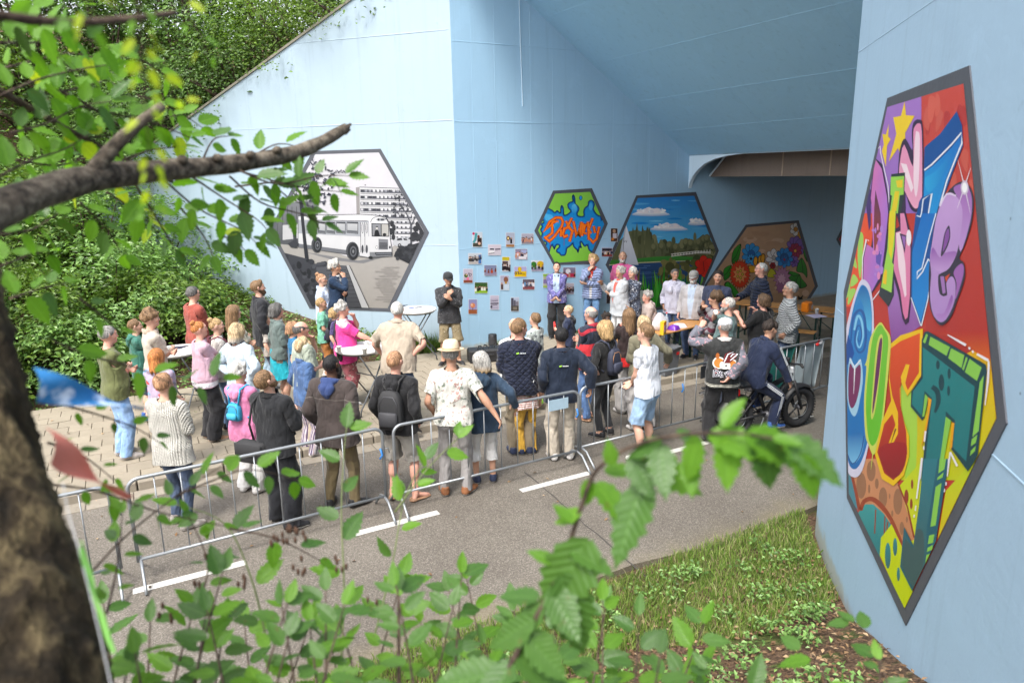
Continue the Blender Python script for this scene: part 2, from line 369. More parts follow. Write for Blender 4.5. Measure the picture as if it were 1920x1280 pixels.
MB().tube([(6.77,-.03,3.56),(6.77,-.53,4.03)],.02,6).build('edge_strip',M_wallW,po)
# hillside behind the left wing wall
V=[];nx=26;ny=14
for i in range(nx):
    t=-1+i*.8; p=PB+DB*t-nB*.42; top=TB(max(0,min(t,11)))-.22
    for j in range(ny):
        d=j*1.4; q=p-nB*d; V.append((q[0]+(0 if t<9.6 else -(t-9.6)*.3),q[1],min(16,top+.42*d+.2*math.sin(i*1.3+j)*(j>0))))
I=np.arange(nx*ny).reshape(nx,ny); F=np.stack([I[:-1,:-1],I[:-1,1:],I[1:,1:],I[1:,:-1]],-1).reshape(-1,4)
tag(mkobj('hillside',npmesh('hillside',V,F,[M_soil],smooth=True)),kind='structure')
# ================================================================ MURALS: flat paint, built as coloured polygons on the wall
from mathutils.geometry import tessellate_polygon
def catmull(P,closed=True,k=5):
    P=[np.array(p,float) for p in P]; n=len(P); out=[]
    for i in range(n if closed else n-1):
        a=P[(i-1)%n] if closed or i>0 else P[0]; b=P[i]; c=P[(i+1)%n]; d=P[(i+2)%n] if closed or i+2<n else P[-1]
        for j in range(k):
            t=j/k; out.append(.5*((2*b)+(c-a)*t+(2*a-5*b+4*c-d)*t*t+(3*b-a-3*c+d)*t**3))
    if not closed: out.append(P[-1])
    return out
def clipc(poly,col,clip):
    """Sutherland-Hodgman against convex clip; carries colours"""
    P=[np.r_[p[:2],c] for p,c in zip(poly,col)]; n=len(clip); cc=np.mean(clip,0)
    for i in range(n):
        a,b=clip[i],clip[(i+1)%n]; e=b-a; nn=np.array([-e[1],e[0]]); 
        if nn@(cc-a)<0: nn=-nn
        out=[]
        for k in range(len(P)):
            p,q=P[k-1],P[k]; dp,dq=nn@(p[:2]-a),nn@(q[:2]-a)
            if (dp>=0)!=(dq>=0): out.append(p+(q-p)*(dp/(dp-dq)))
            if dq>=0: out.append(q)
        P=out
        if len(P)<3:return []
    return P
class Paint:
    def __init__(s,fn,n,clip,k=1.,step=.00003,base=.009):
        s.fn=fn;s.n=np.array(n,float);s.clip=[np.array(c,float) for c in clip];s.k=k;s.V=[];s.F=[];s.C=[];s.o=base;s.step=step;s.cr=(0,0,1)
    def crop(s,ox,oy,sc): s.cr=(ox,oy,sc); return s
    def _px(s,p): return np.array([p[0]/s.cr[2]+s.cr[0],p[1]/s.cr[2]+s.cr[1]])
    def _col(s,c): return np.array(hx(c) if isinstance(c,str) else c)*s.k
    def _emit(s,P,noclip=False):
        if len(P)<3:return
        tr=tessellate_polygon([[Vector((p[0],p[1],0)) for p in P]]); b=len(s.V)
        for p in P: s.V.append(s.fn(p[0],p[1])+s.n*s.o); s.C.append(np.r_[np.clip(p[2:5],0,1),1])
        for t in tr:
            a,c,d=[s.V[b+i] for i in t]; nn=np.cross(c-a,d-a); s.F.append((b+t[0],b+t[1],b+t[2]) if nn@s.n>0 else (b+t[0],b+t[2],b+t[1]))
    def poly(s,pts,col,col2=None,axis=(0,1),smooth=0,closed=True):
        if smooth: pts=catmull(pts,True,smooth)
        P=[s._px(p) for p in pts]; c1=s._col(col)
        if col2 is None: C=[c1]*len(P)
        else:
            c2=s._col(col2); ax=np.array(axis,float); v=np.array([p@ax for p in P]); v=(v-v.min())/(np.ptp(v)+1e-9); C=[c1+(c2-c1)*t for t in v]
        s.o+=s.step; s._emit(clipc(P,C,s.clip)); return s
    def stroke(s,pts,w,col,edge=None,smooth=0,closed=False):
        if smooth: pts=catmull(pts,closed,smooth)
        P=[s._px(p) for p in pts]; n=len(P); w=([w]*n if np.isscalar(w) else list(np.interp(np.linspace(0,1,n),np.linspace(0,1,len(w)),w))); c=s._col(col); ce=s._col(edge) if edge else c
        s.o+=s.step; L=[];R=[]
        for i in range(n):
            a=P[i-1] if (i>0 or closed) else P[i]; b=P[(i+1)%n] if (i<n-1 or closed) else P[i]; t=b-a; t=t/(np.linalg.norm(t)+1e-9); nn=np.array([-t[1],t[0]]); h=w[i]/s.cr[2]/2
            if 0<i<n-1 or closed:
                u=P[i]-a; u=u/(np.linalg.norm(u)+1e-9); cs=abs(np.array([-u[1],u[0]])@nn); h/=max(cs,.6)
            L.append(P[i]+nn*h); R.append(P[i]-nn*h)
        for i in range(n if closed else n-1):
            j=(i+1)%n
            if edge:
                s._emit(clipc([L[i],L[j],P[j],P[i]],[ce,ce,c,c],s.clip)); s._emit(clipc([P[i],P[j],R[j],R[i]],[c,c,ce,ce],s.clip))
            else: s._emit(clipc([L[i],L[j],R[j],R[i]],[c]*4,s.clip))
        return s
    def ell(s,x,y,rx,ry,col,col2=None,n=16,rot=0): 
        ca,sa=math.cos(rot),math.sin(rot)
        return s.poly([(x+rx*math.cos(a)*ca-ry*math.sin(a)*sa,y+rx*math.cos(a)*sa+ry*math.sin(a)*ca) for a in np.arange(n)*2*PI/n],col,col2)
    def flower(s,x,y,r,np_,col,cen,cc,w=.34,ol='#0a0a10',sx=.8,rot=0,ow=6):
        for i in range(np_):
            a=rot+2*PI*i/np_; px,py=x+r*.6*math.cos(a)*sx,y+r*.6*math.sin(a)
            s.ell(px,py,r*.45+ow*.7,r*w*.62+ow*.7,ol,n=12,rot=math.atan2(math.sin(a),math.cos(a)*sx)); s.ell(px,py,r*.45,r*w*.62,col,n=12,rot=math.atan2(math.sin(a),math.cos(a)*sx))
        s.ell(x,y,cen+ow*.6,cen*1.1+ow*.6,ol); s.ell(x,y,cen,cen*1.1,cc)
        return s
    def build(s,name,parent=None,mat=None):
        return mkobj(name,npmesh(name,np.array(s.V),np.array(s.F),[mat or vcol('wall_art_paint',.5,.07,.25)],attrs={'Col':np.array(s.C)}),parent)
M_border=wallpaint('mural_border_grey',(.075,.08,.095),.6,True)
def mural(label,fn,n,outer,inner,k,draw,name='hexagon_mural',bk=1.):
    e=empty(name,fn(*np.mean(outer,0)),0,label,'mural','hexagon murals on the underpass walls'); inv=np.array(e.location)
    f2=lambda x,y: np.array(fn(x,y))-inv
    m=MB(); O=[f2(*p)+np.array(n)*.008 for p in outer]; I=[f2(*p)+np.array(n)*.008 for p in inner]; O0=[f2(*p) for p in outer]
    N=len(O)
    # keep a constant facing
    F=[(i,(i+1)%N,N+(i+1)%N,N+i) for i in range(N)]; V=O+I
    a,b,c=[V[j] for j in F[0][:3]]
    if np.cross(b-a,c-a)@np.array(n)<0: F=[f[::-1] for f in F]
    m.add(V+O0,F+[(i,2*N+i,2*N+(i+1)%N,(i+1)%N) for i in range(N)]); m.build('border',M_border,e)
    P=Paint(f2,n,inner,k); draw(P); P.build('painting',e); return e
fA=lambda x,y: ony(x,y,0.); nA=(0,-1,0)
def fpl(p0,n):
    n=np.array(n,float)
    def f(x,y):
        d=ray(x,y); return CC+((p0-CC)@n)/(d@n)*d
    return f
fB=fpl(PB,nB); fD=fpl(PD,nD)
def crp(pts,ox,oy,sc): return [(x/sc+ox,y/sc+oy) for x,y in pts]
# --- name mural
def d_name(P):
    P.crop(1000,350,8.5333)
    P.poly([(0,0),(1280,0),(1280,1280),(0,1280)],'#1c8fd8')
    for q,sm in (([(200,60),(1000,60),(1140,480),(1070,470),(1010,440),(960,360),(975,290),(960,240),(920,215),(880,240),(870,300),(820,340),(800,400),(800,470),(720,470),(700,430),(730,360),(710,310),(670,270),(660,170),(635,130),(618,170),(625,235),(580,250),(545,290),(560,350),(595,390),(560,430),(510,455),(485,440),(480,350),(460,305),(440,310),(432,360),(430,415),(400,400),(375,385),(340,410),(300,380),(230,340),(150,300)],3),
                 ([(290,940),(310,960),(335,1000),(350,960),(375,930),(410,940),(400,975),(365,1010),(375,1050),(410,1065),(440,1100),(500,1095),(525,1050),(535,990),(600,940),(625,910),(640,960),(690,1010),(710,1055),(730,1000),(735,970),(765,975),(750,900),(765,885),(800,940),(830,955),(860,935),(885,1010),(930,1050),(1000,1100),(900,1240),(300,1240),(250,1080)],3),
                 ([(105,560),(165,540),(160,575),(125,590)],0),([(60,690),(110,610),(135,640),(110,690),(135,740),(115,800)],3),([(165,880),(200,890),(195,930)],3),([(1085,490),(1110,520),(1100,540)],0)):
        P.stroke(q,46,'#0a2a66','#1876c4',smooth=sm,closed=True); P.poly(q,'#8fd050','#7fc840',smooth=sm)
        P.stroke(q,12,'#0a2060',smooth=sm,closed=True)
    P.poly([(180,440),(300,460),(330,560),(200,540)],'#4fb8f0',smooth=4); P.ell(650,350,45,75,'#5fc0f2','#2c9be0'); P.ell(915,320,32,60,'#49b0ec'); P.ell(755,180,26,38,'#0b2a70'); P.ell(755,180,17,28,'#2398e8')
    L=[[(170,800),(250,870),(330,800),(450,640),(470,560),(440,500),(360,495),(260,560),(170,720),(290,600),(310,560),(400,560)],[(180,830),(300,740),(300,590)],
       [(440,690),(435,800)],[(540,660),(490,670),(470,760),(490,800),(550,780)],[(515,550),(620,720),(575,880)],[(615,500),(540,640),(640,720)],[(635,550),(690,800),(720,620),(730,800),(765,560)],[(790,580),(775,790)],[(850,610),(810,620),(800,740),(850,750)],[(870,560),(885,850)],[(945,505),(880,680),(920,750)],[(960,630),(985,740)],[(1050,640),(1010,830),(950,890),(900,830)]]
    for q in L: P.stroke(q,50,'#a01212')
    for q in L: P.stroke(q,32,'#fb7a1a')
    P.stroke([(262,880),(270,1000)],8,'#a02040'); P.stroke([(488,830),(486,940)],8,'#903060')
    P.poly([(315,610),(380,560),(400,590),(330,680)],'#2f9be0'); 
mural('green and blue graffiti hexagon with orange lettering above the pinned photos',fA,nA,crp([(315,65),(935,25),(1190,590),(900,1238),(320,1250),(15,708)],1000,350,8.5333),crp([(345,115),(905,85),(1130,600),(870,1180),(345,1220),(72,700)],1000,350,8.5333),.82,d_name)
# --- lake mural
def d_lake(P):
    P.crop(1130,340,5.3333); R=random.Random(3)
    P.poly([(-50,0),(1300,0),(1300,700),(-50,700)],'#1170c8','#62bfe8')
    for i in range(26):
        y=R.uniform(160,560); x=R.uniform(200,1000); w=R.uniform(90,260); P.poly([(x,y),(x+w*.5,y-R.uniform(4,14)),(x+w,y),(x+w*.5,y+R.uniform(4,14))],R.choice(['#3f9ddc','#1f86d4','#7cc8ec','#5fb2e2']),smooth=3)
    for cx,cy,w,h in((480,300,190,60),(660,450,190,55),(940,400,90,50)):
        for c,sc,dy in(('#9db6d6',1.,8),('#cfd8e8',.95,2),('#f6eef0',.8,-6)):
            P.poly([(cx-w*sc,cy+h*.5*sc+dy),(cx-w*.7*sc,cy+dy),(cx-w*.35*sc,cy-h*.5*sc+dy),(cx-w*.1*sc,cy-h*.75*sc+dy),(cx+w*.1*sc,cy-h*.4*sc+dy),(cx+w*.45*sc,cy-h*.55*sc+dy),(cx+w*.7*sc,cy+h*.05*sc+dy),(cx+w*sc,cy+h*.5*sc+dy),(cx,cy+h*.7*sc+dy)],c,smooth=4)
        for i in range(14): P.ell(cx+R.uniform(-.7,.7)*w,cy+R.uniform(-.4,.2)*h,R.uniform(8,22),R.uniform(6,14),R.choice(['#ffffff','#e8e4ec','#dfe6f2']),n=9)
    # woods
    P.poly([(-50,700),(120,640),(260,500),(330,485),(340,410),(352,490),(385,500),(398,460),(410,490),(435,490),(450,450),(462,500),(490,600),(560,620),(640,600),(740,630),(820,565),(870,600),(930,590),(1000,530),(1060,560),(1120,650),(1250,700),(1250,900),(-50,900)],'#6b6d4c','#55583c')
    for i in range(60):
        x=R.uniform(120,1150); y=R.uniform(560,770) if x>480 else R.uniform(520,760); P.ell(x,y,R.uniform(14,40),R.uniform(20,60),R.choice(['#5c6044','#767752','#4a4e34','#83815c','#63664a']),n=9)
    for x in(300,335,395,440,465): P.poly([(x-10,745),(x-16,600),(x,430+abs(x-380)*.3),(x+14,600),(x+10,745)],'#4d5238','#6e6f4c',smooth=3)
    for x,y in((510,690),(590,680),(665,670),(730,690),(830,640),(880,650),(960,640),(1010,610),(1040,600)):
        P.ell(x,y-30,34,44,'#6f704e','#52563a'); P.ell(x-8,y-38,20,26,'#7c7b56'); P.stroke([(x,y),(x,y+50)],6,'#3a3c28')
    P.poly([(40,790),(300,775),(500,755),(700,745),(1000,760),(1000,800),(500,810),(40,840)],'#3f8a36','#2f6c2c'); P.stroke([(40,838),(330,815),(600,802),(900,795)],10,'#b9b48a')
    P.poly([(20,845),(330,822),(640,806),(960,792),(1080,800),(1100,1300),(20,1300)],'#2b4a74','#1a3460')
    for i in range(20): y=R.uniform(840,1000); x=R.uniform(100,600); P.stroke([(x,y),(x+R.uniform(60,200),y-6)],R.uniform(3,7),R.choice(['#41669a','#1b3358','#5a7cab']))
    # fence
    for j in range(2): P.stroke([(680,750-j*22),(780,735-j*20),(930,715-j*16),(1075,718-j*12)],7,'#e4e0d8')
    for i in range(14): x=690+i*29; y=750-i*3.2; P.stroke([(x,y),(x+2,y-28)],6,'#e4e0d8')
    # sail boat
    P.poly([(232,440),(355,835),(160,830),(208,560)],'#e4e4ea','#c8ccd8'); P.poly([(232,440),(222,445),(160,760),(150,800),(200,690)],'#b8bcc4'); P.stroke([(205,560),(206,700)],4,'#555'); P.stroke([(210,590),(218,612)],4,'#333'); P.stroke([(224,590),(232,612),(240,588)],4,'#333')
    # bushes, reeds
    for i in range(40): P.ell(R.uniform(560,900),R.uniform(800,1000),R.uniform(20,50),R.uniform(20,50),R.choice(['#5a5a32','#6d6a3c','#474a28','#7a7444']),n=9)
    for i in range(30): P.ell(R.uniform(900,1100),R.uniform(740,900),R.uniform(18,44),R.uniform(18,40),R.choice(['#3f4a28','#57602f','#6a6838']),n=9)
    for i in range(95):
        x=R.uniform(300,1120); h=R.uniform(120,330); lean=R.uniform(-90,90); w=R.uniform(14,26); by=R.uniform(1180,1320); c=R.choice(['#3aa02c','#2a8424','#4fb838','#1f6c20','#6fae3a','#7a6a30','#2e9a3c'])
        P.poly([(x-w,by),(x+lean*.5-w*.7,by-h*.6),(x+lean,by-h-60),(x+lean*.5+w*.7,by-h*.5),(x+w,by)],c)
    for px,py in((1010,850),): P.flower(px,py,105,6,'#d02818',18,'#7a1010',w=.6,rot=.4,ow=5)
    P.ell(1000,850,50,60,'#c82414'); P.stroke([(1000,800),(1010,900)],6,'#3a0808')
    for x,rot in((350,.15),(420,-.35),(385,0)): P.ell(x,1160,40,86,'#101014',n=16,rot=rot); P.ell(x,1160,30,76,'#c4cfc8',n=16,rot=rot)
mural('hexagon painting of a lake with sailing boat, clouds, poplars and reeds',fA,nA,crp([(335,142),(930,107),(1160,692),(930,1228),(305,1322),(28,835)],1130,340,5.3333),crp([(350,168),(912,145),(1130,700),(905,1195),(330,1290),(60,840)],1130,340,5.3333),.92,d_lake)
# --- flower mural
def d_flow(P):
    P.crop(1340,380,5.8182); R=random.Random(5)
    P.poly([(-100,100),(1300,100),(1300,1500),(-100,1500)],'#c09a7c','#9c7a58')
    for i in range(60): P.ell(R.uniform(100,1000),R.uniform(250,1000),R.uniform(30,90),R.uniform(15,40),R.choice(['#c8a488','#b48e70','#be9878']),n=8)
    def leaf(p,c='#2f8f22',c2='#1c6a1a'):
        P.poly([(x,y) for x,y in catmull(p,True,4)],'#0b0f08'); cx,cy=np.mean(p,0); P.poly([(cx+(x-cx)*.88,cy+(y-cy)*.93) for x,y in p],c,c2,smooth=4); P.stroke([p[0],(cx,cy),p[len(p)//2]],6,'#0b0f08')
    leaf([(285,450),(200,520),(180,640),(215,690),(260,620)]); leaf([(180,680),(100,720),(90,800),(110,850),(180,780)]); leaf([(150,860),(100,900),(180,980),(230,1080),(265,1090),(260,980)]); leaf([(380,920),(300,980),(290,1035),(340,1000)]); leaf([(980,480),(965,560),(1000,640),(1035,640),(1015,560)]); leaf([(940,600),(885,740),(960,770),(1005,820),(1000,700)]); leaf([(800,760),(850,750),(930,790),(900,860),(820,850)]); leaf([(920,780),(880,880),(930,935),(1005,905),(950,830)])
    P.stroke([(350,905),(430,930),(470,980),(560,1090)],10,'#0b0f08',smooth=4); P.stroke([(460,850),(450,930),(500,1040)],9,'#0b0f08',smooth=4)
    P.flower(880,290,70,6,'#d8d4d0',22,'#b87a20',w=.6,rot=.6); P.ell(925,345,24,46,'#c8861c')
    P.flower(880,480,110,9,'#7a58a8',30,'#8a1450',w=.5); P.flower(875,525,80,8,'#9c1c4c',14,'#e8a830',w=.5,rot=.3)
    P.flower(860,640,60,7,'#7a58a8',12,'#5a3888',w=.5)
    P.flower(640,600,95,7,'#d8d4d4',20,'#a8a4a0',w=.5,rot=.2)
    P.flower(395,560,115,9,'#2f8fd0',38,'#1c5ea0',w=.44); P.flower(392,610,45,9,'#3f9fdc',12,'#0c0c14',w=.4,ow=4)
    P.flower(755,600,105,9,'#1f80c8',44,'#14548c',w=.44,rot=.2); P.flower(755,620,44,9,'#1c68b0',9,'#d02020',w=.4,ow=4)
    for x,y in((490,630),(440,640),(520,610)): P.poly([(x,y-60),(x+28,y-30),(x+14,y+50),(x-22,y+30),(x-24,y-20)],'#0b0b08',smooth=4); P.poly([(x,y-50),(x+20,y-28),(x+8,y+40),(x-16,y+26),(x-17,y-20)],'#e09a1c',smooth=4)
    for q in([(380,690),(440,700),(440,750),(390,760),(365,720)],[(400,890),(420,830),(480,810),(470,850)],[(570,800),(610,720),(660,770),(640,810)]): P.stroke(q,10,'#0b0b08',smooth=4,closed=True); P.poly(q,'#dca01e' if q[0][0]<500 else '#b8b020',smooth=4)
    P.flower(628,685,34,6,'#a01824',10,'#701018',w=.7,ow=5)
    def spiky(x,y,rx,ry,n,c,k=.14):
        pts=[(x+rx*(1+(k if i%2 else -k*.6))*math.cos(i*PI/n),y+ry*(1+(k if i%2 else -k*.6))*math.sin(i*PI/n)) for i in range(2*n)]
        P.poly([(x+(a-x)*1.06,y+(b-y)*1.06) for a,b in pts],'#1a0a06'); P.poly(pts,c)
    spiky(270,780,100,140,26,'#c83a14'); spiky(270,780,62,82,10,'#d88a50',.3)
    for a in range(5): P.ell(270+28*math.cos(a*1.26),780+40*math.sin(a*1.26),14,17,'#2a1a08'); P.ell(270+28*math.cos(a*1.26),780+40*math.sin(a*1.26),9,12,'#c0b030')
    spiky(730,820,78,110,14,'#b07898',.28); spiky(725,835,40,56,9,'#d4a4bc',.3); spiky(710,925,38,52,8,'#9c6488',.3)
    P.poly([(900,1010),(930,1030),(960,1005),(950,1045),(975,1060),(910,1080)],'#0b0f08')
mural('brown hexagon mural of outlined flowers behind the table with benches',fA,nA,crp([(340,240),(915,192),(1125,910),(948,1195),(120,1260),(-112,900)],1340,380,5.8182),crp([(352,268),(888,222),(1090,910),(935,1155),(135,1225),(-85,895)],1340,380,5.8182),.95,d_flow)
# --- farthest flower mural
def d_far(P):
    P.crop(1340,380,5.8182); P.poly([(1200,200),(2200,200),(2200,1400),(1200,1400)],'#1c5c9c','#6a3c78')
    for x,y,r,c in((1400,420,70,'#b02838'),(1420,300,60,'#2c6cb0'),(1500,500,80,'#8c2440'),(1400,540,60,'#5c3c78'),(1600,400,90,'#d08a30'),(1700,560,90,'#2f8f22')): P.flower(x,y,r,7,c,14,'#e0c0a0',w=.5)
mural('dark blue and red flower hexagon deepest in the tunnel',fA,nA,crp([(1500,60),(2150,0),(2500,420),(2300,900),(1620,960),(1326,400)],1340,380,5.8182),crp([(1515,90),(2130,35),(2450,420),(2270,860),(1635,925),(1350,400)],1340,380,5.8182),.8,d_far)
# --- bus mural
def d_bus(P):
    R=random.Random(9); P.crop(480,260,3.7639)
    P.poly([(0,0),(1355,0),(1355,1280),(0,1280)],'#eceaf2','#e6e4ea')
    P.poly([(90,740),(400,740),(640,830),(900,800),(1000,740),(1300,900),(1100,1260),(60,1260)],'#bcb8b4','#b2aca6'); P.poly([(350,800),(720,860),(860,840),(980,810),(760,880),(560,860)],'#8c8c90')
    P.poly([(140,740),(100,650),(170,460),(440,430),(440,560),(340,760)],'#8a8c92','#5c5e64')
    for i in range(9): P.stroke([(160+i*32,480),(150+i*34,720)],5,'#54565c')
    P.poly([(190,610),(330,600),(330,700),(190,715)],'#d8d8dc'); 
    # tower block
    P.poly([(712,345),(1040,352),(1100,470),(1130,560),(1150,700),(960,720),(712,540)],'#e8e8ec'); P.poly([(706,345),(733,340),(735,560),(712,550)],'#a8a4a4'); P.stroke([(733,342),(1035,352)],4,'#3a3c44'); P.stroke([(768,328),(778,328)],6,'#333')
    for r in range(5):
        y=358+r*44; P.poly([(738,y),(1040+r*16,y+10),(1040+r*16,y+30),(738,y+22)],'#6a6c76'); P.stroke([(738,y+30),(1050+r*14,y+38)],3,'#3a3c44')
        for c in range(11+r): x=742+c*28; P.poly([(x,y+3),(x+17,y+4),(x+17,y+18),(x,y+17)],R.choice(['#dcdce4','#f2f2f6','#a4a6b0','#40424c'])); P.stroke([(x+21,y+1),(x+21,y+22)],3,'#2c2e36')
    for r in range(4):
        y=580+r*36; P.poly([(940,y),(1120,y+6),(1120,y+22),(940,y+18)],'#54565e')
        for c in range(6): x=946+c*30; P.poly([(x,y+2),(x+18,y+3),(x+18,y+15),(x,y+14)],R.choice(['#e8e8ee','#c0c2ca']))
    # right trees
    for i in range(70): P.ell(R.uniform(975,1160),R.uniform(390,560),R.uniform(5,14),R.uniform(3,9),R.choice(['#34363e','#4a4c54','#6a6c74']),n=7,rot=R.uniform(0,3))
    P.stroke([(1098,750),(1096,600),(1060,520),(1010,460)],[14,12,7,4],'#5c5e66'); P.stroke([(1096,620),(1130,540)],7,'#5c5e66')
    for i in range(26): P.ell(R.uniform(1110,1200),R.uniform(600,720),R.uniform(14,34),R.uniform(14,30),R.choice(['#34363c','#44464c','#3c3e44']),n=8)
    for i in range(10): P.ell(R.uniform(950,990),R.uniform(580,700),R.uniform(8,16),R.uniform(14,26),'#34363c',n=8)
    P.poly([(970,720),(990,700),(1030,696),(1075,702),(1090,730),(1085,752),(1000,760),(968,745)],'#d0d2d8'); P.poly([(1000,704),(1030,700),(1036,716),(996,718)],'#3a3c44'); P.poly([(1042,701),(1066,706),(1074,718),(1046,716)],'#3a3c44'); P.ell(1016,752,13,13,'#34363c'); P.ell(1016,752,6,6,'#c8c8cc')
    P.poly([(985,800),(1010,770),(1110,745),(1190,720),(1090,885),(975,830)],'#3a3c42','#2c2e34')
    for i in range(24): P.ell(R.uniform(1000,1140),R.uniform(755,850),R.uniform(12,24),R.uniform(8,18),R.choice(['#2c2e34','#44464c','#3a3c42']),n=8)
    # bus body
    P.poly([(300,545),(460,536),(640,533),(740,532),(860,540),(920,550),(945,590),(952,700),(965,780),(965,830),(805,842),(640,815),(300,765)],'#34363e')
    P.poly([(303,549),(460,540),(740,536),(860,544),(915,554),(940,592),(948,700),(960,780),(960,815),(805,838),(640,808),(303,760)],'#f0f0f4','#e6e6ea')
    P.poly([(303,740),(640,785),(735,800),(735,830),(640,812),(303,766)],'#7c7e86'); P.poly([(303,572),(800,580),(800,690),(735,690),(303,668)],'#b8bcc4'); P.stroke([(440,575),(790,580)],4,'#5a5c64')
    for x0,x1 in((380,435),(440,495),(500,562),(570,636),(643,724)):
        P.poly([(x0,586),(x1,588),(x1,672),(x0,664)],'#34363e',smooth=0); P.poly([(x0+4,590),(x1-4,592),(x1-4,668),(x0+4,660)],'#d4d6da','#b8babf'); P.poly([(x0+5,645),(x1-5,650),(x1-5,666),(x0+5,658)],'#6c7078'); P.poly([(x0+4,590),(x1-4,592),(x1-6,600),(x0+6,598)],'#54565e')
    for x in(742,772): P.poly([(x,590),(x+24,592),(x+24,800),(x,796)],'#e8e8ec'); P.stroke([(x,588),(x,800)],3,'#34363e'); P.ell(x+13,630,8,38,'#44464e'); P.ell(x+13,630,5.5,34,'#d8d8dc'); P.ell(x+13,778,8,30,'#4a4c54')
    P.poly([(808,560),(840,545),(890,548),(930,580),(940,600),(820,600)],'#f2f2f6'); P.stroke([(812,588),(830,560),(880,548),(925,570),(938,600)],4,'#3a3c44',smooth=3); P.ell(885,571,34,11,'#b8bac0'); P.ell(868,571,8,9,'#3a3c44'); P.ell(895,571,14,7,'#44464e')
    P.poly([(818,596),(942,600),(942,692),(820,690)],'#2c2e36'); P.poly([(824,602),(884,603),(884,684),(826,684)],'#989aa0'); P.poly([(890,603),(936,606),(938,686),(890,684)],'#c8c6c2'); P.poly([(838,684),(842,650),(856,640),(868,650),(878,684)],'#1c1e24'); P.ell(856,632,7,10,'#e0dcd8'); P.ell(857,621,9,4,'#1c1e24'); P.ell(910,676,14,10,'#1c1e24')
    P.poly([(868,706),(935,710),(935,782),(868,782)],'#8a8c92'); 
    for i in range(5): P.stroke([(874,736+i*9),(932,738+i*9)],5,'#26282e')
    P.ell(855,766,9,12,'#3a3c44'); P.ell(855,766,7,10,'#f6f6f8'); P.ell(948,766,7,11,'#3a3c44'); P.poly([(805,800),(962,798),(966,828),(806,836)],'#8a8c92'); P.poly([(840,802),(964,800),(966,820),(850,824)],'#2c2e36'); P.stroke([(850,812),(960,810)],7,'#8c9098')
    for x,y,rx,ry in((438,752,30,50),(690,795,38,58)):
        P.ell(x-6,y-4,rx+8,ry+6,'#54565c'); P.ell(x,y,rx,ry,'#2c2e34'); P.ell(x,y,rx*.62,ry*.66,'#6a6c74'); P.ell(x,y,rx*.42,ry*.46,'#34363c'); P.ell(x,y,rx*.2,ry*.22,'#8a8c92')
    P.ell(812,838,16,10,'#26282e')
    # left trees and shrubs, foreground kerb
    P.stroke([(320,430),(335,600),(352,760),(372,930)],[24,22,24,28],'#34363e'); P.stroke([(270,600),(280,740)],22,'#4a4c54')
    for i in range(170):
        a=R.uniform(0,2*PI); r=R.uniform(20,190); P.ell(390+r*math.cos(a)*.9,310+r*math.sin(a),R.uniform(8,20),R.uniform(4,8),R.choice(['#3a3c4c','#4c4e5c','#5c5e6c']),n=7,rot=R.uniform(0,3))
    for i in range(10): P.ell(560+i*9,232+R.uniform(-8,8),8,4,'#4c4e5c',n=7,rot=R.uniform(0,3))
    P.poly([(230,740),(270,715),(310,740),(290,770),(250,765)],'#44464e')
    P.poly([(190,800),(380,850),(400,880),(640,895),(760,1195),(800,1215),(380,1215)],'#4a4c54','#3a3c44')
    for i in range(60): x=R.uniform(200,420); P.ell(x,R.uniform(810,1100)+ (x-200)*.1,R.uniform(12,30),R.uniform(8,20),R.choice(['#2c2e34','#3c3e46','#54565e','#484a52']),n=8,rot=R.uniform(0,3))
    for i in range(14): P.ell(R.uniform(410,520),R.uniform(870,930),R.uniform(12,26),R.uniform(10,20),R.choice(['#3c3e46','#54565e']),n=8)
    P.poly([(430,905),(640,895),(760,1195),(470,1195)],'#606269','#48494f')
    for i in range(9): P.stroke([(500+i*10,930+i*28),(640+i*14,925+i*28)],5,'#3c3e44')
    P.poly([(640,893),(664,893),(806,1200),(752,1200)],'#c8c8ca'); P.stroke([(664,893),(806,1200)],4,'#202228'); P.stroke([(640,893),(752,1200)],4,'#202228')
    for i in range(16): P.stroke([(850+R.uniform(-60,60),900+i*16),(960+R.uniform(-20,60),902+i*16)],5,R.choice(['#b0aaa6','#bcb6b2']))
mural('grey hexagon mural of an old bus below a block of flats',fB,nB,crp([(400,88),(880,72),(1222,662),(955,1220),(380,1200),(92,648)],480,260,3.7639),crp([(420,112),(868,98),(1188,660),(930,1196),(400,1180),(125,655)],480,260,3.7639),.52,d_bus)
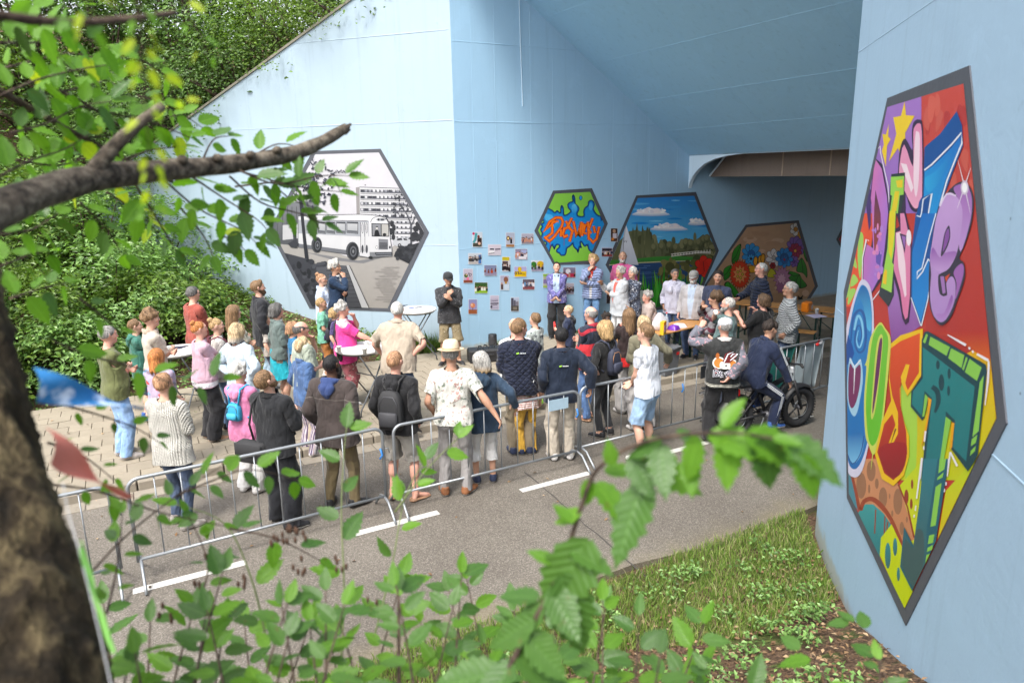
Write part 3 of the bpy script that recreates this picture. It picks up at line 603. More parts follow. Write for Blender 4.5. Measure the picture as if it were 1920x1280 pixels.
# --- the big lettered mural on the near wall
def d_big(P):
    R=random.Random(11); D1=(1570,120,4.5714);D2=(1570,400,4.5714);D3=(1570,620,4.5719);D4=(1570,860,4.)
    P.crop(0,0,1); 
    P.poly([(1560,100),(1920,100),(1920,1200),(1560,1200)],'#c43a2c')
    P.poly([(1725,150),(1900,130),(1900,760),(1740,640)],'#cf4a3a','#b02a24'); P.crop(*D1)
    for i in range(26): x=R.uniform(760,1150);y=R.uniform(250,1100); P.poly([(x,y),(x+R.uniform(20,60),y+20),(x+R.uniform(20,50),y+R.uniform(100,260)),(x-R.uniform(0,30),y+R.uniform(80,200))],R.choice(['#d05a48','#b8342e','#c84436','#d8604c']),smooth=3)
    P.poly([(360,330),(735,230),(735,480),(750,1280),(200,1280),(380,620)],'#a878c8','#9a6cc0')
    P.crop(*D2); P.poly([(470,560),(700,560),(740,960),(480,1120),(440,760)],'#b080c8','#8a4a98')
    P.poly([(60,700),(230,0),(330,0),(300,300),(230,560),(180,800),(70,800)],'#f0582c')
    for q in([(205,160),(235,200),(225,400),(205,560),(185,400),(190,240)],[(150,290),(165,380),(180,470),(140,440),(130,380)],[(150,520),(190,580),(130,630),(125,580)],[(80,620),(120,610),(110,700),(75,730)],[(125,650),(170,660),(110,780),(100,750)]): P.poly(q,'#a8d860',smooth=4)
    # lower grounds
    P.crop(*D3); P.poly([(640,480),(1463,0),(1463,1280),(560,1280),(600,700)],'#f0b010','#c8d010'); P.poly([(740,0),(1340,0),(1330,260),(1000,60)],'#b82c24','#d8641c'); P.poly([(560,480),(650,500),(700,700),(680,1280),(600,1280)],'#b0d850','#a8d840',smooth=3)
    P.crop(*D4); P.poly([(480,200),(660,0),(700,600),(560,700)],'#c8d818','#d8dc20'); P.poly([(100,0),(330,0),(480,200),(600,600),(500,650),(420,480),(180,400)],'#d89468','#c88458')
    P.poly([(40,90),(120,100),(180,400),(60,260)],'#4a8c9c'); P.poly([(170,400),(220,340),(280,340),(360,410),(420,500),(370,600),(340,600),(330,760),(150,420)],'#3aa0a0','#2a7880',smooth=0)
    for x,y,rx,ry in((190,200,38,98),(265,90,34,78),(355,290,32,78),(467,320,34,98),(308,185,14,40),(250,225,9,34),(497,520,16,50),(425,410,8,24),(405,280,6,20),(535,455,8,22)): P.ell(x,y,rx,ry,'#a07050')
    P.stroke([(110,80),(150,250),(180,380),(210,320),(270,300),(340,350),(420,460),(500,640)],[22,22,26,30,34,36,26,22],'#a04428',smooth=4); P.stroke([(470,190),(540,360),(590,590)],12,'#983824')
    for x,y0,y1 in((300,380,560),(370,430,640),(390,470,560)): P.stroke([(x,y0),(x-8,y1)],9,'#984028')
    P.poly([(340,590),(420,490),(500,660),(490,820),(590,1000),(520,1140),(330,720)],'#d4e010','#c4d408')
    for x,y,rx,ry in((392,725,22,98),(447,660,16,68),(472,865,12,52)): P.ell(x,y,rx,ry,'#2f8c94','#3a6c6c')
    for x,y,rx,ry in((575,190,9,36),(532,285,16,56),(569,338,10,40)): P.ell(x,y,rx,ry,'#983824')
    P.poly([(760,660),(830,240),(960,100),(1060,0),(1120,0),(700,900)],'#c0d818','#e8b010')
    # stars
    P.crop(*D1); Y='#f4d01e'; P.poly([(592,320),(604,440),(678,445),(598,590),(590,880),(535,720),(455,838),(520,600),(494,458),(560,445)],Y); P.poly([(455,515),(450,620),(472,645),(440,700),(430,880),(395,745),(412,690),(400,600),(430,605)],Y)
    # D
    DK='#3a2444'
    P.crop(*D2); P.poly([(330,-480),(290,-100),(330,-50),(320,200),(300,300),(260,250),(230,400),(230,560),(300,700),(400,560),(440,300),(455,0),(450,-150),(400,-420)],DK); P.poly([(335,-470),(300,-130),(310,-60),(320,300),(265,265),(240,380),(235,560),(310,670),(390,520),(420,300),(450,0),(440,-140),(395,-380)],'#d878b8','#a878d8',axis=(1,.2)); P.poly([(340,-200),(385,0),(388,150),(330,340),(325,150),(330,-50)],'#5c3050','#a04030'); P.poly([(260,-60),(285,-220),(300,-200),(300,100),(285,150)],'#4a3070'); P.poly([(345,330),(400,320),(380,460),(345,420)],'#6858b0')
    for i in range(16): P.ell(R.uniform(320,410),R.uniform(80,560),R.uniform(8,22),R.uniform(12,36),R.choice(['#e890c0','#b888d8','#d080c8']),n=8)
    P.stroke([(285,235),(262,222),(230,380),(225,590)],8,'#f4eef4'); P.stroke([(315,745),(380,660),(400,580)],8,'#f4eef4')
    P.crop(*D1); P.stroke([(350,740),(382,705),(385,760),(450,1050),(460,1190)],8,'#efeaf4')
    # E (pink)
    PK='#e890b8'
    P.crop(*D1); P.poly([(540,850),(560,700),(600,640),(660,740),(655,600),(670,500),(720,478),(752,560),(757,1150),(740,1230),(690,1270),(640,1230),(600,1110),(600,1280),(530,1280)],DK,smooth=3); P.poly([(550,860),(590,690),(665,880),(668,600),(680,540),(712,510),(742,580),(745,1120),(730,1200),(690,1240),(650,1200),(590,1080),(550,980)],PK,'#f0a8c4',smooth=3); P.poly([(685,620),(705,580),(725,640),(715,1000),(690,1140),(670,980)],'#f8dce8',smooth=3); P.poly([(560,850),(610,860),(670,1060),(650,1100)],'#fae4ec')
    P.crop(*D2); P.poly([(515,-20),(600,-20),(640,150),(655,300),(655,700),(630,930),(600,955),(575,900),(540,700),(495,540),(490,150),(550,110)],DK); P.poly([(555,0),(590,0),(630,180),(645,300),(640,700),(620,890),(600,910),(580,850),(555,660),(500,480),(500,170),(560,150)],PK,'#e47ca8'); P.poly([(520,170),(560,160),(600,430),(610,700),(595,720),(540,460)],'#f8dce6'); P.poly([(550,170),(610,190),(595,345)],DK); P.poly([(566,190),(604,200),(593,300)],'#a06cb8'); P.ell(630,210,22,70,'#faf0f6')
    # I
    P.crop(*D1); P.poly([(478,945),(598,930),(590,1130),(560,1280),(455,1280),(465,1090)],'#2c3a34'); P.poly([(475,968),(590,960),(585,1120),(552,1125),(535,1280),(465,1280),(485,1130),(470,1120)],'#9cd84c'); P.poly([(518,1000),(578,990),(575,1060),(530,1060)],'#f0d020'); P.poly([(510,1090),(550,1090),(520,1280),(475,1280)],'#ead020')
    P.crop(*D2); P.poly([(465,-20),(522,-20),(512,300),(500,420),(500,700),(455,800),(370,700),(400,540),(440,300)],'#30383c'); P.poly([(465,-20),(518,-20),(506,280),(485,420),(500,440),(480,680),(390,635),(420,450),(445,300)],'#a4dc50'); P.poly([(465,-20),(515,-20),(505,180),(480,400),(455,330),(455,100)],'#e8d820'); P.poly([(425,480),(442,490),(436,610),(405,600),(412,520)],'#f4c810')
    # Z
    P.crop(*D1); P.poly([(765,715),(900,600),(1045,405),(1092,530),(1100,700),(1060,800),(880,1280),(700,1280),(720,1180),(755,1120)],'#0f4f98'); P.stroke([(765,910),(830,860),(1000,690),(1085,590),(1090,680),(1040,800),(960,1000),(880,1280)],13,'#eef2f8'); P.poly([(768,925),(840,875),(1000,720),(1075,620),(1080,690),(1030,800),(950,990),(870,1280),(800,1280),(825,1110),(760,1140)],'#1470c4','#1c98dc',axis=(-1,.4)); P.poly([(770,980),(860,920),(1040,720),(900,1000),(800,1100)],'#28a8e0','#1470c4',axis=(1,0),smooth=3); P.stroke([(740,1280),(755,1160),(830,1110),(800,1280)],10,'#eef2f8')
    P.crop(*D2); P.poly([(690,0),(870,0),(850,100),(835,200),(830,380),(845,450),(800,700),(740,960),(650,720),(655,300),(680,100)],'#0f4f98'); P.poly([(745,0),(865,0),(800,210),(745,480),(710,560),(800,400),(838,455),(790,720),(735,930),(660,720),(660,340)],'#1470c4','#1c8cd8',axis=(0,1)); P.stroke([(700,20),(730,30),(740,0)],9,'#eef2f8'); P.stroke([(866,0),(810,200),(745,470)],9,'#eef2f8'); P.stroke([(800,390),(750,500),(700,560),(705,500),(745,470)],10,'#eef2f8'); P.stroke([(800,390),(842,455),(795,740),(740,965)],9,'#eef2f8'); P.stroke([(650,720),(735,960)],8,'#eef2f8'); P.stroke([(650,340),(850,-100)],0.1,'#eef2f8')
    # e (lilac)
    OK_='#3a3444'
    P.crop(*D2); back=[(1010,-230),(1120,-270),(1190,-150),(1180,60),(1120,260),(1070,380),(1110,430),(1115,560),(1050,750),(1000,880),(930,955),(870,930),(810,780),(805,500),(830,250),(860,60),(900,-80)]
    P.poly(back,OK_,smooth=4); P.poly([(1020,-220),(1120,-250),(1175,-140),(1165,60),(1080,330),(1060,120),(1090,0),(1060,-120)],'#a468b4','#c49ad8',smooth=4); P.poly([(1020,500),(1090,430),(1105,520),(1035,740),(1045,600)],'#a468b4',smooth=4)
    P.poly([(900,-60),(960,-170),(1030,-160),(1090,-60),(1090,100),(1050,330),(980,470),(900,520),(885,560),(900,690),(960,700),(955,600),(1000,540),(1035,600),(1025,760),(960,900),(900,930),(840,860),(815,700),(825,520),(815,380),(835,240),(860,80)],'#c8a0d8','#b48ccc',smooth=4)
    P.poly([(840,290),(900,380),(940,340),(1045,330),(1000,430),(910,500),(830,450),(820,380)],'#9458ac','#c8a0d8',smooth=3); P.poly([(980,105),(990,200),(960,300),(910,370),(925,250),(945,160)],OK_,smooth=4); P.poly([(975,130),(982,200),(955,280),(925,330),(935,250),(950,170)],'#8a50a0',smooth=4)
    P.poly([(890,520),(945,520),(955,600),(965,700),(930,712),(900,680)],OK_); P.poly([(903,540),(935,540),(945,620),(950,680),(925,690)],'#a878bc'); P.poly([(945,545),(990,515),(955,590)],'#d84a20'); P.poly([(870,860),(940,850),(1000,700),(1010,760),(950,890),(900,905)],'#9458ac','#b888cc',smooth=3)
    P.stroke([(900,-60),(960,-165),(1040,-150)],14,'#e8d8f0',smooth=3)
    P.crop(*D1); 
    for a in((1055,820),(1175,870),(1050,1240),(1165,1280)): P.stroke([(1115,1050),a],[10,2],'#f0e8f0')
    P.ell(1115,1060,34,62,'#d8c8dc'); P.ell(1115,1060,22,44,'#fdfdfd')
    # J / spiral blue
    P.crop(*D2); P.poly([(200,600),(250,570),(300,640),(325,800),(330,1000),(330,1600),(300,1900),(230,2200),(150,2260),(90,2150),(78,1700),(80,1100),(120,850)],'#dcd8ec',smooth=4); P.poly([(205,640),(250,620),(290,690),(312,850),(310,1100),(315,1500),(290,1880),(220,2130),(150,2190),(100,2080),(88,1700),(92,1200),(140,860)],'#2a88cc','#1470b8',smooth=4)
    P.poly([(215,640),(260,640),(300,760),(305,1000),(260,960),(240,800),(200,740),(160,860)],'#1468ac','#5cc0ec',smooth=3); P.stroke([(130,1100),(150,900),(205,830),(245,880),(260,1040),(245,1160),(200,1190),(165,1120),(175,1000),(205,960),(225,1040),(205,1100),(188,1070)],[10,20,22,22,20,18,16,14,12,10,9,7,5],'#1c5ca4',smooth=5); P.stroke([(160,1000),(190,880),(225,930),(235,1060),(205,1150),(180,1090),(195,1000)],[16,20,18,14,12,9,6],'#8ccff0',smooth=5)
    P.poly([(105,1040),(140,1120),(160,1200),(130,1280),(90,1300),(88,1150)],'#1050a0')
    P.crop(*D3); P.poly([(120,230),(165,300),(215,240),(235,400),(215,560),(185,700),(150,730),(110,640),(98,480)],'#a8d4ec',smooth=3); P.poly([(122,280),(160,330),(212,290),(212,440),(180,600),(140,665),(112,600),(108,440)],'#7c3060',smooth=3); P.stroke([(122,240),(160,310),(215,250)],9,'#eef2f8'); P.stroke([(165,310),(155,540)],[12,3],'#eef2f8'); P.poly([(100,900),(240,880),(240,1000),(200,1100),(140,1140),(100,1050)],'#1c70b8','#7cc4ec',smooth=3); P.stroke([(92,1030),(145,1140),(215,1050),(245,900)],8,'#184c94',smooth=3)
    # O
    GN='#78c838'
    P.crop(*D3); P.poly([(380,-70),(430,-20),(475,60),(470,200),(450,420),(420,700),(400,850),(370,960),(345,1040),(318,1060),(285,980),(255,880),(245,600),(265,320),(250,300),(270,240),(300,60)],'#d4dc60',smooth=4); P.poly([(380,-50),(425,0),(455,80),(440,300),(405,700),(370,900),(320,985),(280,900),(262,620),(285,320),(320,60)],GN,'#68c428',smooth=4); P.poly([(390,30),(408,80),(390,300),(355,600),(325,745),(305,720),(325,420),(355,120)],'#d0d860',smooth=4); P.poly([(395,60),(402,110),(375,380),(335,640),(318,710),(322,600),(350,300),(375,110)],'#6a2c5c',smooth=4); P.stroke([(322,1050),(305,1190)],[10,3],'#d4dc60')
    # S
    P.poly([(478,110),(560,40),(755,-20),(745,380),(620,560),(590,500),(560,420),(565,700),(635,900),(635,1080),(590,1240),(500,1330),(400,1270),(340,1060),(400,780),(480,600),(460,420)],'#f4c410'); P.poly([(478,150),(560,90),(730,20),(720,360),(625,510),(600,460),(640,290),(615,290),(580,370),(555,500),(560,640),(610,860),(620,1050),(580,1200),(500,1280),(420,1220),(360,1040),(420,800),(500,700),(520,800),(440,1010),(460,1040),(540,880),(540,700),(490,560),(465,400)],'#e8541c','#a01c20',axis=(0,1)); P.stroke([(480,640),(530,800),(500,920),(440,1010)],[22,24,22,26],'#f4c410'); P.stroke([(620,290),(575,400),(600,480),(625,540)],24,'#f4c410'); P.stroke([(520,840),(480,960)],[14,3],'#6a2020')
    P.poly([(380,1000),(600,960),(600,1150),(520,1260),(430,1200)],'#a81c22','#8c161c',smooth=3)
    # T
    TK='#12444c'; TL='#1f8484'; G2='#8ccc50'
    P.poly([(770,10),(800,5),(1300,290),(1310,340),(1230,1080),(1145,1205),(1005,1020),(1010,780),(955,740),(880,1290),(740,1290),(810,560),(770,740),(748,768),(650,650),(655,520),(740,400),(745,80)],TK); P.poly([(755,140),(1205,480),(1130,1120),(1015,1000),(1035,770),(955,690),(930,1290),(760,1290),(835,580),(770,515),(745,730),(660,630),(670,520),(755,410)],TL,'#1c7478')
    P.poly([(820,50),(990,140),(960,215),(805,120)],G2); P.poly([(1000,150),(1115,210),(1090,320),(975,235)],G2); P.poly([(1160,240),(1265,315),(1225,430),(1120,355)],G2); P.poly([(785,25),(800,35),(775,110),(755,95)],G2); P.poly([(1130,225),(1145,235),(1110,340),(1095,330)],G2); P.poly([(1250,440),(1285,380),(1240,860),(1185,910)],G2); P.poly([(1180,930),(1230,890),(1215,960),(1172,990)],G2); P.poly([(1172,1030),(1215,985),(1208,1030),(1165,1072)],G2)
    P.poly([(955,735),(1000,770),(920,1200),(890,1210)],G2); P.poly([(775,540),(800,570),(770,730),(750,740)],G2); P.poly([(800,570),(832,590),(780,900),(740,1000),(800,700)],'#f0a810'); P.poly([(1005,785),(1030,790),(1010,1000),(990,1020)],'#f0a810')
    for x,y,rx,ry in((886,292,16,40),(984,368,14,46),(917,444,24,72),(979,515,12,44)): P.ell(x,y,rx,ry,TK)
    P.stroke([(835,480),(880,520),(890,610),(860,700)],[40,44,40,20],TK,smooth=4)
    for q,w in(([(970,35),(1050,80),(1130,125)],[8,18,22]),([(1155,140),(1165,160)],16),([(1185,170),(1195,190)],16),([(1225,200),(1325,255)],[20,24]),([(1330,260),(1320,440),(1295,640)],[18,18,8]),([(780,860),(770,950)],[16,14]),([(765,990),(765,1020)],12),([(750,1090),(735,1270)],[16,8]),([(995,1040),(970,1250)],[14,6]),([(995,1040),(1055,1160)],[14,18])): P.stroke(q,w,'#f2eef4')
    P.crop(*D4); P.poly([(665,0),(860,0),(755,660),(690,840),(585,1000),(490,810),(520,510),(590,650),(640,300)],'#1c6070'); P.poly([(672,0),(775,0),(690,540),(690,800),(590,980),(500,800),(525,560),(590,680),(625,420)],'#2a7c88','#3a5c60'); P.poly([(610,540),(650,530),(672,600),(660,820),(590,960),(505,800),(530,600),(590,670)],'#3f5c5e',smooth=2)
    P.poly([(790,0),(840,0),(825,80),(780,110)],G2); P.poly([(775,140),(820,100),(812,140),(770,160)],G2); P.poly([(760,210),(805,180),(760,500),(720,510)],G2); P.poly([(710,575),(750,565),(740,630),(700,640)],G2); P.poly([(700,665),(738,645),(735,680),(692,700)],G2); P.poly([(690,720),(720,710),(700,770),(680,790)],G2)
    for q,w in(([(655,0),(615,300)],[14,10]),([(610,350),(606,390)],10),([(598,420),(596,440)],10),([(860,0),(848,130)],[12,8]),([(840,175),(838,200)],10),([(828,225),(826,250)],8)): P.stroke(q,w,'#f2eef4')
outD=[(1665.7,184.2),(1820,123),(1890,793),(1700,1172),(1589.5,933),(1583.6,547)]
inD=[(1666.5,201),(1810,157),(1872.5,784),(1699.5,1140),(1594,925),(1589,560)]
mural('tall colourful lettering hexagon on the nearest wall at right',fD,nD,outD,inD,.80,d_big)
# --- pinned photos
def pinned(label,x,y,w,h,draw,tilt=0):
    """x,y,w,h in crop pixels of the wall; builds one thin curled print"""
    q=[(x,y),(x+w,y),(x+w,y+h),(x,y+h)]; px=crp(q,860,420,7.11); c=fA(*np.mean(px,0)); f2=lambda a,b: np.array(fA(a,b))-c
    e=empty('pinned_photo',c,0,label,'photo print','photo prints stuck on the blue wall')
    P=Paint(f2,nA,px,.78,.00005,.0095); P.crop(860,420,7.11); P.poly(q,'#f0f0f4')
    P2=Paint(f2,nA,px,.78,.00005,.0100); P2.crop(860+x/7.11,420+y/7.11,7.11*100/w if w>h else 7.11*100/h)
    sc=100/max(w,h); P2.W=w*sc; P2.H=h*sc; draw(P2)
    P.build('paper',e,vcol('paper_print',.45,.02)); P2.build('picture',e,vcol('photo_ink',.35,.02)); return e
def scene_ph(bg,bg2,items,seed=0,crowd=0,cc=('#2a2024','#e8e4ec','#784838','#3a3c5c','#c89078'),cy=.6):
    def d(P):
        W_,H_=P.W,P.H; R=random.Random(seed); P.poly([(2,2),(W_-2,2),(W_-2,H_-2),(2,H_-2)],bg,bg2)
        for it in items:
            if it[0]=='r': _,a,b,c,e,col=it; P.poly([(a*W_,b*H_),(c*W_,b*H_),(c*W_,e*H_),(a*W_,e*H_)],col)
            elif it[0]=='e': _,a,b,c,e,col=it; P.ell(a*W_,b*H_,c*W_,e*H_,col,n=12)
            elif it[0]=='s': P.stroke([(a*W_,b*H_) for a,b in it[1]],it[2],it[3])
        for i in range(crowd):
            x=(.08+.84*i/max(1,crowd-1)+R.uniform(-.03,.03))*W_; y=(cy+R.uniform(-.08,.08))*H_; s=R.uniform(.8,1.2)*H_*.1
            P.poly([(x-s*.8,y+s*.8),(x+s*.8,y+s*.8),(x+s,y+s*3.4),(x-s,y+s*3.4)],R.choice(cc)); P.ell(x,y,s*.6,s*.75,R.choice(('#e0b8a0','#c89078','#6a4434'))); P.ell(x,y-s*.45,s*.6,s*.4,R.choice(('#2a1c18','#7a5838','#1a1414')))
    return d
PH=[('photo print of a person drawing beside a pink and teal shape',180,108,132,200,scene_ph('#c8d4e0','#e4e0e4',[('e',.12,.1,.13,.09,'#d02060'),('s',[(.4,.05),(.3,.5),(.1,.7)],16,'#4aa0a8'),('r',.05,.72,.95,.97,'#4a4a40'),('e',.62,.3,.13,.1,'#7a3820'),('r',.5,.38,.95,.72,'#3a2a28'),('e',.7,.75,.14,.1,'#e8b8a0')],1)),
('photo print of a person holding a dark diamond shaped sign',625,112,118,196,scene_ph('#aeb4c8','#c0c0cc',[('e',.27,.4,.2,.16,'#1a1410'),('e',.27,.4,.11,.1,'#f0b830'),('e',.27,.4,.06,.06,'#fff0d0'),('r',.5,.35,.72,.75,'#23262e'),('r',.05,.82,.95,.98,'#a87848'),('e',.62,.4,.06,.05,'#c89878')],2)),
('photo print of a packed crowd on a street, near the graffiti hexagon',832,125,164,140,scene_ph('#b8b4c4','#8c8490',[],3,9,cy=.45)),
('pale photo print of a white van on a road',388,272,175,145,scene_ph('#d8ccd8','#cfc8d4',[('r',.1,.3,.5,.8,'#e4e0e8'),('r',.14,.36,.46,.5,'#3a3448'),('r',.05,.62,.5,.84,'#f0eef2'),('s',[(.05,.84),(.5,.78)],5,'#241c30'),('s',[(.55,.45),(.95,.42)],10,'#5c5468'),('s',[(.55,.55),(.75,.6)],4,'#a8a0b0')],4)),
('photo print of people at a stall under a pale roof',748,330,165,142,scene_ph('#8c86a0','#a89cac',[('e',.25,.45,.17,.18,'#e890a8'),('r',.5,.1,.95,.4,'#a8b0d8'),('r',.3,.7,.9,.95,'#e8e4ec')],5,7,cy=.4)),
('photo print of a dark group beside a blue jacket',125,388,178,146,scene_ph('#cfd4dc','#b8b0ac',[('r',.76,.15,.98,.95,'#4a78b8')],6,7,('#2c2a30','#34343c','#4a4440','#3c3a44'),cy=.35)),
('upright photo print with a yellow top above a small crowd',575,435,112,196,scene_ph('#d8d4dc','#c4bcc0',[('r',.02,.02,.85,.26,'#c8b820'),('r',.04,.3,.7,.5,'#5a4848')],7,4,cy=.62)),
('green photo print of a street lined with autumn trees',965,485,162,143,scene_ph('#e0e4ea','#8c8494',[('e',.2,.4,.25,.3,'#3a7a2c'),('e',.75,.35,.28,.3,'#d8b020'),('r',.02,.65,.98,.97,'#948ca4')],8,4,('#1c1c20','#3a5a38','#2c2a28'),cy=.45)),
('photo print of people in orange vests on a blue wall',335,545,170,143,scene_ph('#7c86a8','#948ca4',[],9,4,('#d86820','#b84818','#7a3820'),cy=.4)),
('yellow photo print with hand painted dark letters',735,565,168,143,scene_ph('#b4acd8','#a8b0d8',[('r',.05,.45,.97,.95,'#e8c010'),('e',.45,.25,.16,.22,'#e0b818'),('s',[(.08,.5),(.08,.75),(.2,.72),(.22,.55),(.1,.5)],5,'#2a2448'),('s',[(.28,.5),(.4,.52),(.32,.6),(.42,.68),(.3,.75)],5,'#2a2448'),('s',[(.48,.5),(.5,.72),(.6,.7),(.6,.55)],5,'#2a2448'),('s',[(.65,.65),(.9,.66)],4,'#5c4438'),('s',[(.65,.75),(.92,.76)],4,'#8a6a18')],10)),
('photo print of a child in pink holding a painted sign',58,595,128,190,scene_ph('#c8c0d0','#b8a8b8',[('e',.3,.48,.2,.14,'#4a6a2c'),('s',[(.55,.3),(.9,.4),(.7,.55),(.55,.3)],4,'#2a2430'),('r',.35,.6,.6,.85,'#e87898'),('r',.03,.8,.97,.98,'#8a4a38'),('e',.34,.42,.09,.06,'#d8a890')],11)),
('photo print of people on a lawn below trees',208,775,176,148,scene_ph('#4a6a34','#58782c',[('r',.02,.6,.98,.97,'#8cbc28'),('r',.02,.02,.98,.3,'#3c5c30'),('r',.1,.42,.9,.6,'#9a9a88')],12,6,('#e8e4e0','#2c2a28','#3a5a98'),cy=.45)),
('upright photo print of a person leaning under a brown shape',548,685,122,195,scene_ph('#b0a8c0','#c0d0e0',[('e',.65,.28,.25,.2,'#8a5a48'),('e',.65,.5,.12,.08,'#b8902c'),('r',.1,.6,.35,.95,'#5a4440'),('e',.2,.55,.1,.07,'#c09078'),('r',.45,.62,.95,.95,'#c8d8e8')],13)),
('photo print of a blue tunnel with a red floor',848,733,162,142,scene_ph('#5c5460','#8c7880',[('r',.02,.3,.45,.7,'#6a94c0'),('r',.05,.65,.98,.95,'#8a4a50'),('r',.5,.3,.95,.6,'#d8d4dc')],14,4,('#e8e4ec','#54505c'),cy=.35)),
('green edged photo print half hidden by the floral jacket',1120,660,90,190,scene_ph('#a8b088','#c8c4b0',[('r',.02,.02,.95,.2,'#8cb84c'),('r',.05,.4,.95,.7,'#8878a8'),('r',.02,.85,.98,.98,'#9cc048')],15)),
('lowest left photo print showing an orange ball on brown ground',125,1000,120,198,scene_ph('#8c90c0','#a89cc0',[('e',.5,.42,.28,.17,'#d88860'),('e',.4,.38,.1,.08,'#f0c8a8'),('r',.02,.7,.98,.98,'#a05c38'),('r',.48,.55,.54,.75,'#3c2824')],16)),
('pale lined photo print in the lowest row',415,950,120,190,scene_ph('#c8c0d4','#b8b4c8',[('s',[(.05,.3),(.9,.28)],4,'#7c7890'),('s',[(.05,.42),(.9,.36)],5,'#5c5868'),('s',[(.05,.57),(.95,.55)],8,'#2c2838'),('s',[(.1,.7),(.8,.66)],5,'#6c6878'),('e',.15,.8,.12,.1,'#4c4858'),('s',[(.1,.9),(.9,.85)],3,'#8c88a0')],17)),
('dark photo print of tower blocks, lowest right',690,975,112,188,scene_ph('#c0c8e0','#74707c',[('r',.05,.05,.35,.6,'#4c4c5c'),('r',.38,.2,.6,.6,'#5c5a68'),('r',.62,.3,.95,.6,'#84808c'),('r',.05,.6,.95,.97,'#4c4844'),('r',.3,.68,.75,.88,'#847c70')],18)),
('photo print behind the light blue puffer jacket, pink and red people',1388,575,170,138,scene_ph('#8c88a0','#784858',[('r',.05,.6,.95,.95,'#b82c48'),('e',.4,.4,.2,.25,'#e8e4ec')],19,3)),
('photo print of a dark row of people beside the puffer jacket',1365,785,170,150,scene_ph('#c8c0cc','#7c7888',[],20,7,('#3a2c2c','#4a3438','#2a2024'),cy=.45)),
('small pale photo print beside the floral jacket',1325,640,100,140,scene_ph('#c4bcd0','#c8a8b0',[('r',.1,.5,.9,.9,'#8c7890')],21)),
('photo print of a seated person, right of the green hexagon',2022,55,95,180,scene_ph('#3a2c28','#5c3c2c',[('e',.5,.22,.22,.14,'#c8a080'),('r',.3,.38,.85,.75,'#d8d0dc'),('e',.3,.8,.2,.1,'#e88c30')],22)),
('photo print of a decorated dark stall, right of the green hexagon',1902,312,145,122,scene_ph('#b8b4d0','#5c4048',[('r',.05,.12,.95,.35,'#241c24'),('e',.5,.65,.3,.2,'#e8c8a0'),('r',.1,.8,.95,.95,'#a02c2c')],23,4,cy=.4)),
('dark photo print low on the wall behind the grey jacket',1965,900,110,160,scene_ph('#4a3c44','#2c2430',[('e',.5,.4,.3,.3,'#6a4c40')],24))]
for p in PH: pinned(*p)
# ================================================================ PEOPLE: one body grown from a distance field, then posed and dressed
def surfnet(Fd,org,h):
    s=Fd<0; nx,ny,nz=Fd.shape
    cnt=sum(s[i:nx-1+i,j:ny-1+j,k:nz-1+k].astype(np.int8) for i in(0,1) for j in(0,1) for k in(0,1))
    act=(cnt>0)&(cnt<8); ci=np.argwhere(act); idx=-np.ones(act.shape,np.int32); idx[act]=np.arange(len(ci))
    acc=np.zeros((len(ci),3)); w=np.zeros(len(ci)); I,J,K=ci.T
    for ax in range(3):
        o=[a for a in range(3) if a!=ax]
        for a in(0,1):
            for b in(0,1):
                d=[0,0,0]; d[o[0]]=a; d[o[1]]=b; e=list(d); e[ax]=1
                f0=Fd[I+d[0],J+d[1],K+d[2]]; f1=Fd[I+e[0],J+e[1],K+e[2]]; m=(f0<0)!=(f1<0); t=f0[m]/(f0[m]-f1[m])
                p=np.repeat(np.array([d],float),m.sum(),0); p[:,ax]+=t; acc[m]+=p; w[m]+=1
    V=(ci+acc/w[:,None])*h+org; Q=[]
    for ax in range(3):
        o=[(1,2),(2,0),(0,1)][ax]; a=[slice(None)]*3;b=[slice(None)]*3; a[ax]=slice(0,-1); b[ax]=slice(1,None)
        ch=s[tuple(a)]!=s[tuple(b)]; P=np.argwhere(ch); P=P[(P[:,o[0]]>0)&(P[:,o[1]]>0)&(P[:,o[0]]<Fd.shape[o[0]]-1)&(P[:,o[1]]<Fd.shape[o[1]]-1)]
        ins=s[P[:,0],P[:,1],P[:,2]]; q=[]
        for (u,v) in((0,0),(-1,0),(-1,-1),(0,-1)):
            c=P.copy(); c[:,o[0]]+=u; c[:,o[1]]+=v; q.append(idx[c[:,0],c[:,1],c[:,2]])
        q=np.stack(q,1); q[~ins]=q[~ins][:,::-1]; Q.append(q)
    return V,np.concatenate(Q)
